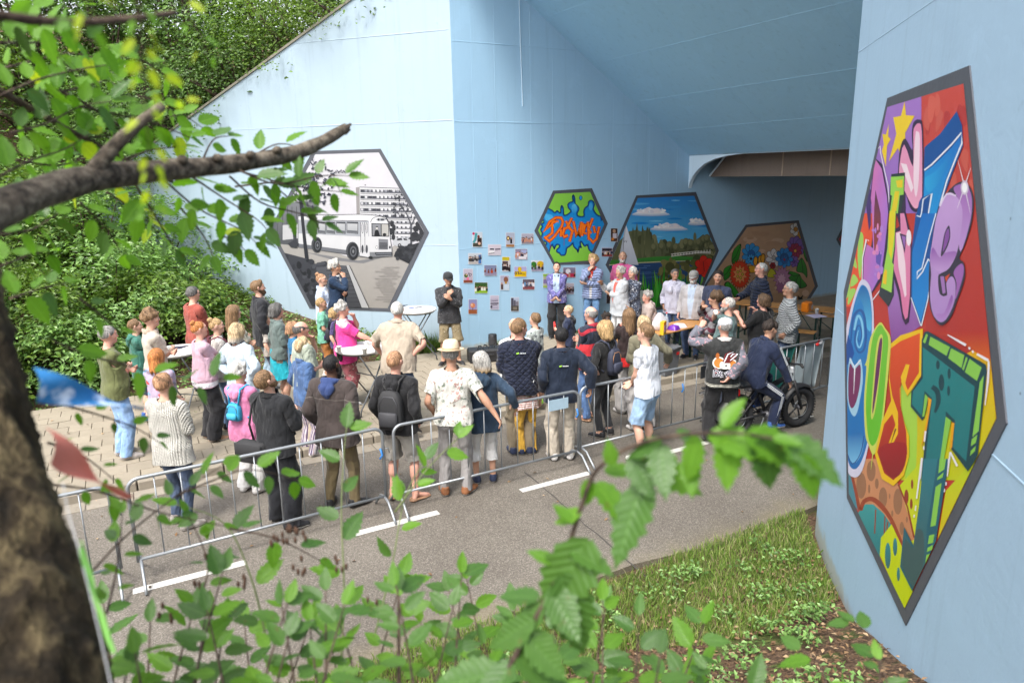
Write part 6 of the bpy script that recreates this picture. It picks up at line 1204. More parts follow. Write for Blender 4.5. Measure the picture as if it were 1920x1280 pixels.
person('man in a white t-shirt and denim shorts leaning on the barrier',(1210,608),1.82,None,0,turn=-16,hair=('quiff','lbrown'),top=T_(C_((.74,.77,.84)),name='t_shirt',hem=.88,sl=.17,loose=.004),bot=T_(C_((.24,.36,.52),'denim'),cuff=.50,wide=.02),shoem=Wt,al='clasp',ar='clasp',fl=(.14,0,.4),fr=(.14,.02,.5),lean=.08)
blackb=C_((.030,.031,.031),rough=.7,band=[(.885,.006,(.6,.58,.5)),(.905,.003,(.5,.48,.4)),(.86,.003,(.5,.48,.4))])
def devart(e,T,s):
    """tan and white animal-like emblem with red white crest and dark lettering on the jacket back"""
    fn=lambda x,y: np.array([x,-.5,y]); P=Paint(lambda x,y:np.array([x*1.4,-(.184-.10*x*x*6),1.18+(y-1.16)*1.4]),(0,-1,0),[(-.3,.8),(.3,.8),(.3,1.6),(-.3,1.6)],1.,.00025,.004); 
    for x,z,rx,rz,c in((-.06,1.19,.060,.062,'#e8e4e0'),(.055,1.18,.058,.055,'#e8e4e0'),(-.06,1.19,.046,.05,'#c8813c'),(.065,1.18,.042,.036,'#c8813c'),(-.03,1.17,.022,.035,'#f0ece8'),(.02,1.17,.03,.03,'#f4f0ee'),(-.075,1.26,.018,.03,'#a8602c'),(.0,1.15,.05,.022,'#f0ece8'),(-.085,1.11,.022,.03,'#7c2020')): P.ell(x,z,rx,rz,c)
    for i in range(7): a=-.02+i*.022; P.stroke([(-.02+i*.01,1.20),(a+.02,1.28),(a+.07,1.31-i*.008)],[.012,.010,.003],'#e6ecf4' if i%2 else '#7a2a2a')
    P.poly([(-.01,1.19),(.03,1.27),(.05,1.25),(.04,1.19)],'#6a2424'); P.ell(.01,1.165,.012,.008,'#201c20')
    L=[[(-.10,1.12),(-.10,1.05),(-.065,1.06),(-.06,1.10),(-.10,1.12)],[(-.03,1.11),(-.05,1.075),(-.02,1.085),(-.045,1.075),(-.035,1.055),(-.01,1.06)],[(.0,1.10),(.012,1.06),(.03,1.11)],[(.045,1.105),(.047,1.065)],[(.062,1.11),(.062,1.07),(.08,1.07)]]
    for q in L: P.stroke(q,.020,'#e8e8f0')
    for q in L: P.stroke(q,.010,'#1c1c30')
    V=rigid(T,'chest',np.array(P.V))*s; mkobj('back_print',npmesh('back_print',V,np.array(P.F),[vcol('jacket_print',.6,.05)],attrs={'Col':np.array(P.C)}),e)
phone=MB().box((0,.03,-.02),(.012,.075,.155),bev=.004)
person('man in a white cap and grey sleeved black varsity jacket holding up a phone',(1360,598),1.77,-8,0,hair=('short','grey'),skin='pink',cap=C_((.62,.64,.68),'spots',(.30,.32,.36)),top=T_(blackb,name='varsity_jacket',hem=.86,loose=.028,sleeve=C_((.16,.165,.20),'spots',(.45,.25,.28),sc=1.6),collar=C_((.6,.6,.58))),bot=T_(C_((.022,.022,.024)),wide=.05),shoem=M_black,al=((.30,.26,1.62),(1,.1,-.6)),ar='back',hy=.45,fl=(.14,0,.3),fr=(.17,.06,.6),extra=[devart,handitem('hal','smartphone','dark smartphone held up by the man in the white cap','phone',[('phone_body',phone,[M_black],False)])])
person('partly hidden bald man in a white shirt behind the quilted jacket',(965,597),1.78,None,0,turn=0,hair=('fringe','fair'),skin='pink',top=T_(C_(white),name='shirt',hem=.86,sl=.3,loose=.012),bot=T_(C_(ljean,'denim')),shoem=Wt,al='clasp',ar='clasp',px=.0,fl=(.10,-.25,.1),fat=.4)
person('child in yellow trousers hidden behind the quilted jacket man',(985,660),1.42,None,0,hair=('short','blond'),top=T_(C_((.5,.1,.08),'hstripes',(.7,.68,.65)),name='t_shirt',hem=.86,sl=.2,loose=.008),bot=T_(C_((.62,.36,.05)),wide=.012),shoem=Nvs,shw=.9)
person('boy in a pale printed t-shirt and dark shorts with bright green shoes',(1003,588),1.50,None,P_,turn=-25,hair=('crop','lbrown'),top=T_(C_((.50,.55,.52),'spots',(.05,.06,.07),sc=.7),name='t_shirt',hem=.82,sl=.2,loose=.012),bot=T_(C_((.03,.025,.03)),cuff=.56,wide=.02),shoem=plain('neon_shoe',(.25,.5,.05),.6),shw=.9,al='clasp',ar='clasp')
rn=C_((.022,.028,.05)); 
person('balding grey man in a navy and red jacket and jeans',(1108,575),1.78,None,0,turn=-5,hair=('fringe','grey'),skin='pink',top=T_(C_((.022,.028,.05),rough=.6,band=[(1.17,.085,(.50,.03,.04)),(1.46,.02,(.45,.03,.05)),(.88,.02,(.45,.03,.05))]),hem=.84,loose=.022,collar=C_((.4,.03,.05))),bot=T_(C_((.07,.14,.30),'denim')),shoem=Tns,sandal=1,sole=M_black,al='clasp',ar='hold',fat=.3)
crisps=MB().box((0,.02,-.08),(.05,.17,.22),bev=.02)
person('child in a navy hooded jacket holding a red crisp packet',(1066,572),1.34,None,P_,turn=-10,hair=('buzz','fair'),top=T_(C_((.022,.030,.065),rough=.6),hem=.78,loose=.016,hood=C_((.03,.03,.035))),bot=T_(C_(djean)),shw=.88,al='hold',ar='down',extra=[handitem('hal','crisp_packet','shiny red crisp packet held by the child in navy','crisp packet',[('packet',crisps,[plain('red_foil',(.55,.03,.02),.3)],True)])])
person('woman with long brown hair in a dark brown jacket over red',(1179,579),1.68,None,0,turn=30,hair=('xlong','lbrown'),top=T_(C_((.035,.022,.022),rough=.6,band=[(.93,.07,(.55,.02,.02))]),hem=.84,loose=.012),bot=T_(C_((.48,.46,.45)),wide=.04),shoem=Wt,shw=.9,hipw=1.05,bust=.7,al='chin',ar='belly')
person('woman in an olive jacket and pale trousers with a hand on the barrier',(1208,593),1.72,None,0,turn=20,hair=('long','fair'),top=T_(C_((.20,.185,.125)),hem=.80,loose=.022,flare=.06,collar=C_((.2,.18,.12))),bot=T_(C_((.50,.48,.47)),wide=.05),shoem=Wt,shw=.93,al='belly',ar=((.46,.02,1.05),(.6,-1,-.2)))
person('small child with dark curly hair between two adults at the table',(1137,588),1.25,150,P_,skin='brown',hair=('curly','dark'),top=T_(C_((.4,.3,.2)),name='t_shirt',sl=.2),bot=T_(C_(djean)),shw=.88)
# --- on the pavement, left
person('grey haired man in an olive green t-shirt and blue jeans',(203,612),1.80,75,P_,hair=('short','grey'),skin='pink',top=T_(C_((.135,.15,.06)),name='t_shirt',hem=.86,sl=.22,loose=.012),bot=T_(C_((.20,.32,.52),'denim'),wide=.012),shoem=Grs,al='cross',ar='cross2',fat=.25,hp=.12)
person('boy in a teal green hoodie behind the man in olive',(252,600),1.58,85,P_,hair=('crop','lbrown'),top=T_(C_((.045,.16,.125)),name='hoodie',hem=.80,loose=.018,hood=C_((.045,.17,.13))),bot=T_(C_((.03,.035,.06)),cuff=.5,wide=.02),shoem=Blu,shw=.92,al='chin',ar='chin')
person('young man with curly hair in a cream polo shirt',(282,582),1.86,80,P_,hair=('curly','lbrown'),top=T_(C_((.56,.50,.42)),name='polo_shirt',hem=.86,sl=.24,loose=.012,collar=C_((.45,.35,.28))),bot=T_(C_((.05,.05,.06))),al='cross',ar='cross2',hp=.08)
person('girl with ginger hair in a pastel patterned jacket clasping her hands',(292,655),1.58,None,P_,turn=-20,hair=('long','ginger'),top=T_(C_((.45,.36,.48),'floral',(.15,.30,.45),c3=(.6,.05,.05),sc=.5),hem=.84,sl=.3,loose=.012),bot=T_(C_((.12,.14,.17))),shw=.9,al='clasp',ar='clasp')
person('man with glasses in a rust red blazer with arms crossed',(362,538),1.82,62,.2,hair=('short','dkgrey'),glasses=1,top=T_(C_((.32,.075,.055),inner=(.6,.58,.55),iw=(.01,.13)),name='blazer',hem=.80,loose=.016),bot=T_(C_((.05,.05,.06))),al='cross',ar='cross2',hp=.1)
person('woman with ginger hair in a bun, pink sweater and black flared trousers',(372,603),1.72,72,P_,hair=('bun','ginger'),skin='pink',top=T_(C_((.55,.36,.44),band=[(.90,.035,(.62,.60,.64))]),name='sweater',hem=.86,loose=.010),bot=T_(C_((.022,.022,.025)),wide=.045,cuff=.04),shoem=Tns,shw=.93,hipw=1.12,bust=1,al='cross',ar='cross2')
person('woman in a cream top with burgundy straps on her shoulders',(405,598),1.66,82,P_,hair=('bun','blond'),top=T_(C_((.62,.58,.54)),name='blouse',hem=.84,sl=.35,loose=.01),bot=T_(C_(jean,'denim')),shw=.9,bust=.7,al='belly',ar='belly',extra=[backpack((.13,.03,.05),(.16,.04,.06),.26,.36,.10,'burgundy backpack of the woman in the cream top')])
person('woman with long light brown hair and a cream blouse, left of the black coat',(437,573),1.70,82,P_,hair=('xlong','lbrown'),top=T_(C_((.62,.55,.44)),name='blouse',hem=.80,loose=.012),bot=T_(C_(ljean,'denim')),shw=.9,bust=.7,al='belly',ar='cross')
person('woman with blond grey hair in a pale denim shirt',(443,608),1.72,None,P_,turn=-5,hair=('wavy','fair','silver'),top=T_(C_((.42,.50,.57),'denim'),name='denim_shirt',hem=.80,loose=.022,flare=.06),bot=T_(C_(ljean,'denim')),shw=.97,al='hip',ar='hip')
person('tall bearded man in a black coat and light jeans',(482,527),1.90,78,P_,hair=('quiff','lbrown'),beard='brown',top=T_(C_((.024,.025,.030),inner=(.55,.50,.46),iw=(.015,.10),rough=.7),name='coat',hem=.76,loose=.024,collar=C_((.02,.02,.025))),bot=T_(C_((.26,.36,.45),'denim')),shoem=Wt,shw=1.08,al='down',ar='down',hp=-.05)
turq=C_((.02,.40,.50),rough=.5)
def skirtwrap(e,T,s): pass
person('grey haired person in a grey cardigan with a turquoise jacket round the waist',(517,570),1.70,78,P_,hair=('bob','dkgrey'),glasses=1,top=T_(C_((.13,.17,.16),inner=(.5,.5,.5),iw=(.03,.1)),name='cardigan',hem=.90,loose=.014,collar=C_((.13,.17,.16))),bot=T_(C_((.35,.28,.2)),cuff=.52,wide=.02),skirt=dict(m=turq,z0=1.06,z1=.56,fl=.07,name='tied_jacket'),shoem=Wt,shw=.95,fat=.3,al='down',ar='belly')
person('small blond boy behind the turquoise jacket',(498,590),1.32,90,P_,hair=('crop','fair'),top=T_(C_((.42,.38,.34)),name='t_shirt',sl=.25),bot=T_(C_((.08,.09,.14))),shw=.88)
person('balding older man with glasses in a pale green shirt and beige trousers',(563,603),1.74,70,P_,hair=('fringe','dkgrey'),glasses=1,skin='pink',top=T_(C_((.42,.47,.38)),name='shirt',hem=.84,sl=.24,loose=.016),bot=T_(C_(beige),wide=.015),shoem=Wt,al='chin',ar='belly',fat=.3)
person('girl with strawberry blond hair in a blue top',(548,604),1.5,85,P_,hair=('bob','strawb'),top=T_(C_((.03,.16,.32)),name='top',sl=.2),bot=T_(C_((.1,.1,.14))),shw=.88)
person('boy in a mint green t-shirt and orange brown shorts',(602,560),1.46,95,P_,hair=('crop','blond'),skin='tan',top=T_(C_((.20,.50,.36)),name='t_shirt',hem=.84,sl=.20,loose=.008),bot=T_(C_((.42,.17,.05)),cuff=.50,wide=.02),shoem=Wt,shw=.9,al='belly',ar='belly')
tote=shoulderbag((.58,.54,.50),(-.24,.0,.86),(.10,.34,.38),[(-.22,-.08,1.05),(-.16,-.06,1.44),(-.13,.0,1.53),(-.15,.06,1.44),(-.22,.08,1.05)],'cream cotton tote bag on the shoulder of the striped shirt woman','tote_bag','tote bag',False,'spine')
paper=MB().box((0,.05,-.03),(.015,.28,.21),bev=.004)
person('woman with a bun and glasses in a blue striped shirt holding papers',(602,514),1.70,105,.22,hair=('bun','strawb'),glasses=1,top=T_(C_((.40,.48,.66),'stripes',(.60,.66,.78),inner=(.66,.65,.66),iw=(.04,.10)),name='striped_shirt',hem=.80,loose=.016,collar=C_((.45,.52,.7))),bot=T_(C_((.03,.035,.05))),shw=.93,bust=.6,al='hold',ar='belly',extra=[tote,handitem('har','papers','white sheets held by the woman in the striped shirt','papers',[('sheet',paper,[plain('paper_white',(.72,.72,.70),.7)],False)])])
person('grey curly haired person in a navy coat against the bus mural',(627,490),1.80,110,.42,hair=('curly','silver'),skin='tan',top=T_(C_((.016,.035,.075),inner=(.62,.62,.62),iw=(.01,.11)),name='coat',hem=.80,loose=.014,collar=C_((.016,.03,.06))),bot=T_(C_(ljean,'denim')),shw=.95,al='cross',ar='chin')
person('small blond child with a dark backpack beside the pink top',(626,578),1.32,100,P_,hair=('bob','blond'),top=T_(C_((.08,.06,.16)),name='t_shirt',sl=.25),bot=T_(C_((.03,.03,.04))),shw=.88,extra=[backpack((.02,.02,.03),(.04,.03,.09),.24,.34,.12,'dark backpack on the small blond child')])
person('grey haired woman in a bright pink top touching her face',(641,568),1.68,82,P_,hair=('curly','silver'),skin='pink',top=T_(C_((.70,.05,.27),band=[(1.49,.045,(.62,.40,.44))]),name='pink_top',hem=.80,sl=.24,loose=.020,flare=.08),bot=T_(C_((.40,.12,.14),'floral',(.55,.48,.42),c3=(.15,.05,.06),sc=1.3),wide=.045,name='floral_trousers'),shw=.96,hipw=1.12,bust=1,fat=.5,ar='bar',al=((.04,.19,1.53),(.8,.2,-1)),shoem=Wt,extra=[shoulderbag((.02,.02,.02),(.17,-.12,.93),(.2,.08,.16),[(.15,-.12,1.0),(.02,-.165,1.2),(-.12,-.13,1.43),(-.12,-.02,1.52),(-.08,.12,1.40),(.06,.19,1.18),(.19,.10,1.0)],'small black shoulder bag of the woman in pink',bone='spine')])
person('white haired man in a beige polo shirt leaning on the round table',(745,567),1.86,None,P_,turn=-5,hair=('short','white'),skin='pink',top=T_(C_((.44,.37,.29)),name='polo_shirt',hem=.82,sl=.23,loose=.020,collar=C_((.44,.37,.29))),bot=T_(C_((.06,.085,.14),'denim'),cuff=.50,wide=.02),shoem=M_black,fat=.55,shw=1.08,lean=.16,bend=.12,al=((.30,.30,1.08),(1,-.2,-.3)),ar='hip',fl=(.12,.05,.2),fr=(.2,-.22,.5),fpr=.5)
mic=MB().tube([(.0,-.10,.0),(.0,.07,.0)],.015,8).tube([(.0,.07,.0),(.0,.10,.0),(0,.13,.0)],[.018,.028,.014],10)
person('man in a black cap, paint splashed hoodie and camouflage shorts speaking into a microphone',(840,512),1.80,178,P_,hair=('short','brown'),stub=.7,skin='tan',cap=C_((.035,.036,.038)),top=T_(C_((.040,.040,.044),'paint',(.042,.042,.046),c3=(.45,.45,.45)),name='hoodie',hem=.84,loose=.020,hood=C_((.04,.04,.044))),bot=T_(C_((.24,.19,.11),'paint',(.10,.085,.045),c3=(.55,.53,.48)),cuff=.48,wide=.03),shoem=M_black,al='mic2',ar='mic',hy=.35,fl=(.15,0,.35),fr=(.15,0,.35),extra=[handitem('har','microphone','black microphone in the hands of the man in the black cap','microphone',[('mic_body',mic,[M_black],True)])])
# --- by the wall and the tables, right
person('woman in a purple floral bomber jacket, light blue top and black trousers',(1044,492),1.70,185,P_,hair=('short','dark'),top=T_(C_((.13,.12,.32),'floral',(.52,.50,.62),c3=(.25,.24,.5),sc=1.3,inner=(.38,.48,.62),iw=(.07,.03)),name='floral_jacket',hem=.86,loose=.018,collar=C_((.02,.02,.03))),bot=T_(C_((.025,.025,.027)),wide=.045),shw=.92,bust=.6,al='clasp',ar='clasp',hp=-.1,shoem=M_black)
person('woman with blond curls in a light blue puffer jacket and red scarf',(1112,481),1.76,195,P_,hair=('curlbig','blond'),top=T_(C_((.30,.37,.60),'puffer',inner=(.62,.60,.58),iw=(.03,.05)),name='puffer_jacket',hem=.84,loose=.022),bot=T_(C_((.10,.20,.36),'denim')),scarf=C_((.55,.04,.03),'spots',(.6,.3,.25)),shw=.96,bust=.8,al='cross',ar='chin',hp=-.2,shoem=Wt)
person('bald bearded man in a pink shirt against the lake mural',(1168,472),1.86,200,P_,hair=('buzz','buzz'),beard='silver',skin='tan',top=T_(C_((.55,.10,.26)),name='shirt',sl=.3,loose=.012),bot=T_(C_((.05,.06,.09))),hy=.3,al='pocket',ar='pocket')
ph2=MB().box((0,.05,-.03),(.012,.08,.15),bev=.004)
person('grey haired woman in a pale grey jacket holding a phone in a tan case',(1163,501),1.68,235,P_,hair=('curly','silver'),skin='tan',top=T_(C_((.50,.52,.55),inner=(.55,.12,.09),iw=(.01,.12)),hem=.72,loose=.022,flare=.1,hood=C_((.5,.52,.55))),bot=T_(C_(white)),shw=.96,hipw=1.08,fat=.3,al='cross',ar='wave',extra=[handitem('har','smartphone','phone in a tan case held by the grey haired woman','phone',[('phone_body',ph2,[plain('tan_case',(.45,.22,.12),.6)],False)])])
person('white haired woman in a black and white patterned dress',(1186,503),1.65,215,P_,hair=('curly','white'),top=T_(C_((.05,.06,.09),'floral',(.55,.56,.6),c3=(.3,.35,.45),sc=1.8),name='patterned_top',hem=.72,loose=.012),bot=T_(C_((.03,.03,.05))),shw=.93,hipw=1.08,al='clasp',ar='clasp')
person('elderly woman in a cream coat sitting at the near table',(1214,547),1.62,250,P_,hair=('curly','silver'),skin='pink',sit=.46,lean=.12,bend=.25,hp=-.15,top=T_(C_((.58,.47,.42)),name='coat',hem=.84,loose=.022,hood=C_((.56,.45,.4))),bot=T_(C_((.1,.1,.13))),fl=(.10,.44,.1),fr=(.10,.46,.1),al='lap',ar='lap')
person('woman with glasses in a lilac white hoodie and blue jeans',(1266,505),1.64,188,P_,hair=('short','dkgrey'),glasses=1,skin='tan',hy=.5,top=T_(C_((.58,.57,.68),inner=(.48,.47,.55),iw=(.03,.06)),name='hoodie',hem=.80,loose=.018,hood=C_((.56,.55,.66))),bot=T_(C_((.035,.065,.14),'denim')),shw=.96,bust=.6,al='pocket',ar='pocket',shoem=Wt)
person('elderly man in a grey cap and light bomber jacket with a hand on the table',(1301,509),1.72,195,P_,hair=('short','white'),cap=C_((.30,.29,.28)),skin='pink',stub=.0,beard='white',top=T_(C_((.46,.44,.45),inner=(.42,.50,.62),iw=(.04,.10)),hem=.84,loose=.018,collar=C_((.44,.42,.42))),bot=T_(C_((.06,.10,.20),'denim')),fat=.35,al=((.30,.30,1.02),(1,-.2,-.2)),ar='down')
person('dark haired man in a faded navy t-shirt in front of the wall',(1347,509),1.78,185,P_,hair=('crop','dark'),skin='tan',stub=.2,top=T_(C_((.045,.055,.10)),name='t_shirt',sl=.2,loose=.01),bot=T_(C_((.04,.04,.05))),al='down',ar='down')
person('elderly man with glasses in a navy down jacket by the flower mural',(1428,493),1.88,255,P_,hair=('receding','white'),glasses=1,skin='pink',top=T_(C_((.018,.026,.055),'puffer',rough=.5),name='down_jacket',hem=.72,loose=.024,collar=C_((.02,.03,.055))),bot=T_(C_((.03,.035,.05))),al='pocket',ar=((.12,.36,1.12),(1,-.3,-.5)))
person('man with glasses in a light grey down jacket and jeans',(1482,530),1.84,262,0,hair=('crop','silver'),glasses=1,skin='tan',top=T_(C_((.44,.46,.47),'puffer',sc=.6),name='down_jacket',hem=.82,loose=.022,collar=C_((.44,.46,.47))),bot=T_(C_((.06,.09,.16),'denim')),al='pocket',ar='pocket',fat=.25)
person('person with dark curly hair in a maroon and grey jacket drinking from a cup',(1342,548),1.76,275,0,hair=('curlbig','brown'),skin='tan',top=T_(C_((.11,.025,.04),'hstripes',(.2,.19,.2),sc=4),hem=.80,loose=.018),bot=T_(C_((.05,.05,.06))),al='belly',ar='drink')
cupm=plain('paper_cup',(.72,.72,.68),.6)
def cup_mb(c=(0,0,0)): return MB().lathe(c,[(.028,0),(.038,.10),(.040,.102),(.037,.10),(.027,.004)],14)
person('grey haired man in a teal t-shirt raising a white cup',(1366,558),1.80,282,0,hair=('receding','silver'),glasses=1,beard='grey',skin='pink',top=T_(C_((.12,.19,.19)),name='t_shirt',sl=.22,loose=.016,hem=.84),bot=T_(C_((.05,.06,.09))),fat=.45,al='belly',ar='drink',extra=[handitem('har','paper_cup','white paper cup raised by the man in teal','cup',[('cup',cup_mb((0,.0,-.05)),[cupm],True)])])
person('woman with a brown bob in a loose black t-shirt gesturing',(1432,552),1.70,300,0,hair=('bob','brown'),skin='pink',top=T_(C_((.015,.015,.016)),name='t_shirt',sl=.25,loose=.024,flare=.12,hem=.72),bot=T_(C_((.025,.025,.03))),al='wave',ar='wave',hy=.2,shw=.97,fat=.4,bust=.7)
# ================================================================ FURNITURE
def barrier(x0,y0,x1,y1,label,first=[None]):
    L=math.hypot(x1-x0,y1-y0); rz=math.atan2(y1-y0,x1-x0); e=empty('crowd_barrier',((x0+x1)/2,(y0+y1)/2,0),rz,label,'barrier','crowd barriers along the road'); h=L/2; H=1.03; r=.10
    def arc(cx,cz,a0,a1): return [(cx+r*math.cos(a),0,cz+r*math.sin(a)) for a in np.linspace(a0,a1,6)]
    MB().tube([(-h,0,.20)]+arc(-h+r,H-r,PI,PI/2)+arc(h-r,H-r,PI/2,0)+[(h,0,.20)],.018,10).build('frame_tube',M_metalg,e,True)
    MB().tube([(-h,0,.22),(h,0,.22)],.016,8).build('lower_rail',M_metalg,e,True)
    n=10; bm=MB().tube([(0,0,.225),(0,0,H-.01)],.0075,6).mesh('bar',M_metalg,True)
    for i in range(n): mkobj('bar',bm,e,Matrix.Translation((-h+L*(i+1)/(n+1),0,0)))
    fm=MB().tube([(0,-.31,.010),(.0,-.26,.06),(0,-.12,.19),(0,0,.215),(0,.12,.19),(0,.26,.06),(0,.31,.010)],.014,8).mesh('foot',M_metalg,True)
    for x in(-h+.02,h-.02): mkobj('foot',fm,e,Matrix.Translation((x,0,0)))
    MB().tube([(h,0,.78),(h+.06,0,.78),(h+.07,0,.72)],.007,6).build('hook',M_metalg,e,True)
    return e
b0=barrier(-8.9,-6.32,-6.37,-6.22,'crowd barrier farthest left, partly behind the tree trunk')
b1=barrier(-6.22,-6.18,-3.74,-6.08,'crowd barrier in front of the white knit sweater and brown jacket')
b2=barrier(-3.62,-6.10,-1.16,-6.10,'crowd barrier in front of the straw hat and quilted jacket')
b3=barrier(-1.08,-6.02,1.38,-5.98,'crowd barrier behind the white t-shirt and below the blond woman')
b4=barrier(1.48,-6.02,3.9,-5.92,'crowd barrier farthest right with ribbons, beside the electric bike')
for b,x in((b1,1.20),(b2,1.19),(b3,.5)): MB().tube([(x,-.02,.80),(x+.02,-.025,.72),(x-.01,-.02,.68)],.012,6).build('blue_strap',plain('blue_plastic',(.03,.18,.5),.5),b,True)
MB().box((.93,-.004,.90),(.28,.006,.14)).build('plate',plain('pale_plate',(.35,.48,.58),.5),b2)
MB().box((.95,-.004,.90),(.19,.006,.18)).build('plate',plain('dark_plate',(.06,.065,.07),.5),b3)
def sheetmesh(pts,Y,name,label,cat,mat,th=.006,wv=.012):
    P=[np.array([ony(x,y,Y)[0],ony(x,y,Y)[2]]) for x,y in pts]; c=np.mean(P,0); n=10; V=[];F=[]
    for i in range(n+1):
        for j_ in range(n+1):
            u,v=i/n,j_/n; p=(P[0]*(1-u)+P[1]*u)*(1-v)+(P[3]*(1-u)+P[2]*u)*v; w=wv*math.sin(u*7+v*3); 
            V.append((p[0]-c[0],w,p[1]-c[1]))
    k=len(V); V+=[(a,b+th,cc) for a,b,cc in V]; I=lambda i,j_:i*(n+1)+j_
    for i in range(n):
        for j_ in range(n): F.append((I(i,j_),I(i+1,j_),I(i+1,j_+1),I(i,j_+1))); F.append(tuple(q+k for q in (I(i,j_),I(i,j_+1),I(i+1,j_+1),I(i+1,j_))))
    for i in range(n):
        for a,b in(((i,0),(i+1,0)),((i,n),(i+1,n)),((0,i),(0,i+1)),((n,i),(n,i+1))): F.append((I(*a),I(*b),I(*b)+k,I(*a)+k))
    m=MB(); m.add(V,F); o=m.build(name,mat,None,True); o.location=(c[0],Y,c[1]); tag(o,label,cat); return o
sheetmesh([(1502,649),(1549,634),(1527,724),(1481,738)],-5.90,'grey_board','slanted pale grey board propped against the farthest right barrier','board',plain('grey_board_paint',(.36,.42,.44),.6))
sheetmesh([(1442,660),(1493,648),(1468,735),(1436,742)],-5.80,'green_cloth','dark green cloth hanging behind the electric bike','cloth',plain('green_cloth_m',(.01,.13,.11),.8))
redp=plain('red_ribbon',(.6,.02,.02),.5); whp=plain('white_ribbon',(.72,.7,.7),.5)
for k,(x,y) in enumerate(((1447,655),(1532,643))):
    p=ony(x,y,-6.0); e=empty('tied_ribbon',p,0,('red and white ribbon knotted on the barrier rail above the bike handlebar','red and white ribbon knotted on the barrier rail above the grey board')[k],'ribbon','ribbons tied on the right barrier')
    MB().lathe((0,-.01,-.02),[(.005,-.03),(.03,-.015),(.035,.01),(.01,.03)],9,0,1,.7).build('knot',redp,e,True)
    m=MB(); m.add([(0,-.02,0),(.05,-.03,.03),(.09,-.02,.055),(.10,-.03,.0),(.05,-.035,-.015)],[(0,1,4),(1,2,3,4)]); m.build('loose_end',whp,e)
    m=MB(); m.add([(0,-.02,0),(-.02,-.03,.05),(.02,-.035,.07),(.025,-.02,.02)],[(0,1,2,3)]); m.build('loose_end',redp if k else whp,e)
# --- round standing tables
M_ttop=plain('white_table_plastic',(.72,.72,.71),.35,var=.04); M_tleg=plain('grey_table_steel',(.13,.14,.15),.4,.5)
def bartable(x,y,rz,label,gz=.12):
    e=empty('standing_table',(x,y,gz),rz,label,'table','round standing tables'); H=1.0
    MB().lathe((0,0,H-.035),[(.36,-.012),(.385,0),(.402,.012),(.402,.030),(.395,.037),(.1,.039),(.002,.039)],48).build('table_top',M_ttop,e,True)
    MB().tube([(.345*math.cos(a),.345*math.sin(a),H-.055) for a in np.arange(28)*2*PI/28],.012,6,closed=True).build('rim_frame',M_tleg,e,True)
    for sx in(-1,1):
        for sy in(-1,1):
            MB().tube([(sx*.27,sy*.26,H-.05),(sx*.27*.1,sy*.27,.56),(-sx*.34,sy*.29,.10),(-sx*.36,sy*.30,.01)],.0125,8).build('leg',M_tleg,e,True)
    for sx in(-1,1): MB().tube([(sx*.26,-.285,.18),(sx*.26,.285,.18)],.009,6).build('brace',M_tleg,e,True)
    MB().tube([(0.02,-.27,.56),(0.02,.27,.56)],.009,6).build('brace',M_tleg,e,True)
    return e
bartable(-2.93,-2.68,RD(25),'round white standing table with paper cups between the pink top and the backpack')
bartable(-1.04,-.16,RD(-20),'round white standing table by the wall corner beside the speaker')
bartable(-5.45,-1.25,RD(50),'round white standing table left, behind the ginger bun woman')
gcup='paper cups on the standing tables'
for k,((x,y),l) in enumerate([((688,652),'paper cup farthest back on the round table beside the pink top'),((704,653),'paper cup at the back right of the cup cluster on the round table'),((684,665),'paper cup front left of the cup cluster on the round table'),((707,663),'paper cup nearest the leaning man elbow on the round table'),((636,661),'lone paper cup at the left edge of the round table'),((321,662),'single paper cup on the far left standing table')]):
    p=onz(x,y,1.128); e=empty('paper_cup',p,0,l,'cup',gcup); cup_mb().build('cup_wall',cupm,e,True)
def flatitem(name,label,cat,px,z,pts,mat,th=.006):
    p=onz(*px,z); m=MB(); m.prism(pts,0,th); o=m.build(name,mat); o.location=p; tag(o,label,cat); return o
dk=plain('dark_print',(.02,.02,.05),.6); bl=plain('blue_marker',(.02,.08,.4),.5)
for i,(px,rz,c,l) in enumerate((((772,578),.3,bl,'blue marker pen lying on the table by the wall corner'),((785,577),-.2,dk,'dark marker pen on the right of the table by the wall corner'))):
    m=MB().tube([(-.07,0,.01),(.05,0,.01),(.07,0,.01)],[.009,.009,.005],8); o=m.build('marker_pen',c,None,True); o.location=onz(*px,1.128); o.rotation_euler=(0,0,rz); tag(o,l,'pen')
m=MB().tube([(.03*math.cos(a),.03*math.sin(a),.012) for a in np.arange(10)*.628],.009,6,closed=True).tube([(.03,0,.012),(.09,.03,.012)],.006,6); o=m.build('tape_roll',dk,None,True); o.location=onz(757,574,1.128); tag(o,'black tape roll on the table near the white haired man','tape')
flatitem('leaflet','dark printed leaflet on the far left standing table','leaflet',(330,652),1.128,[(-.17,-.07),(.05,-.10),(.2,.06),(-.02,.09)],dk,.003)
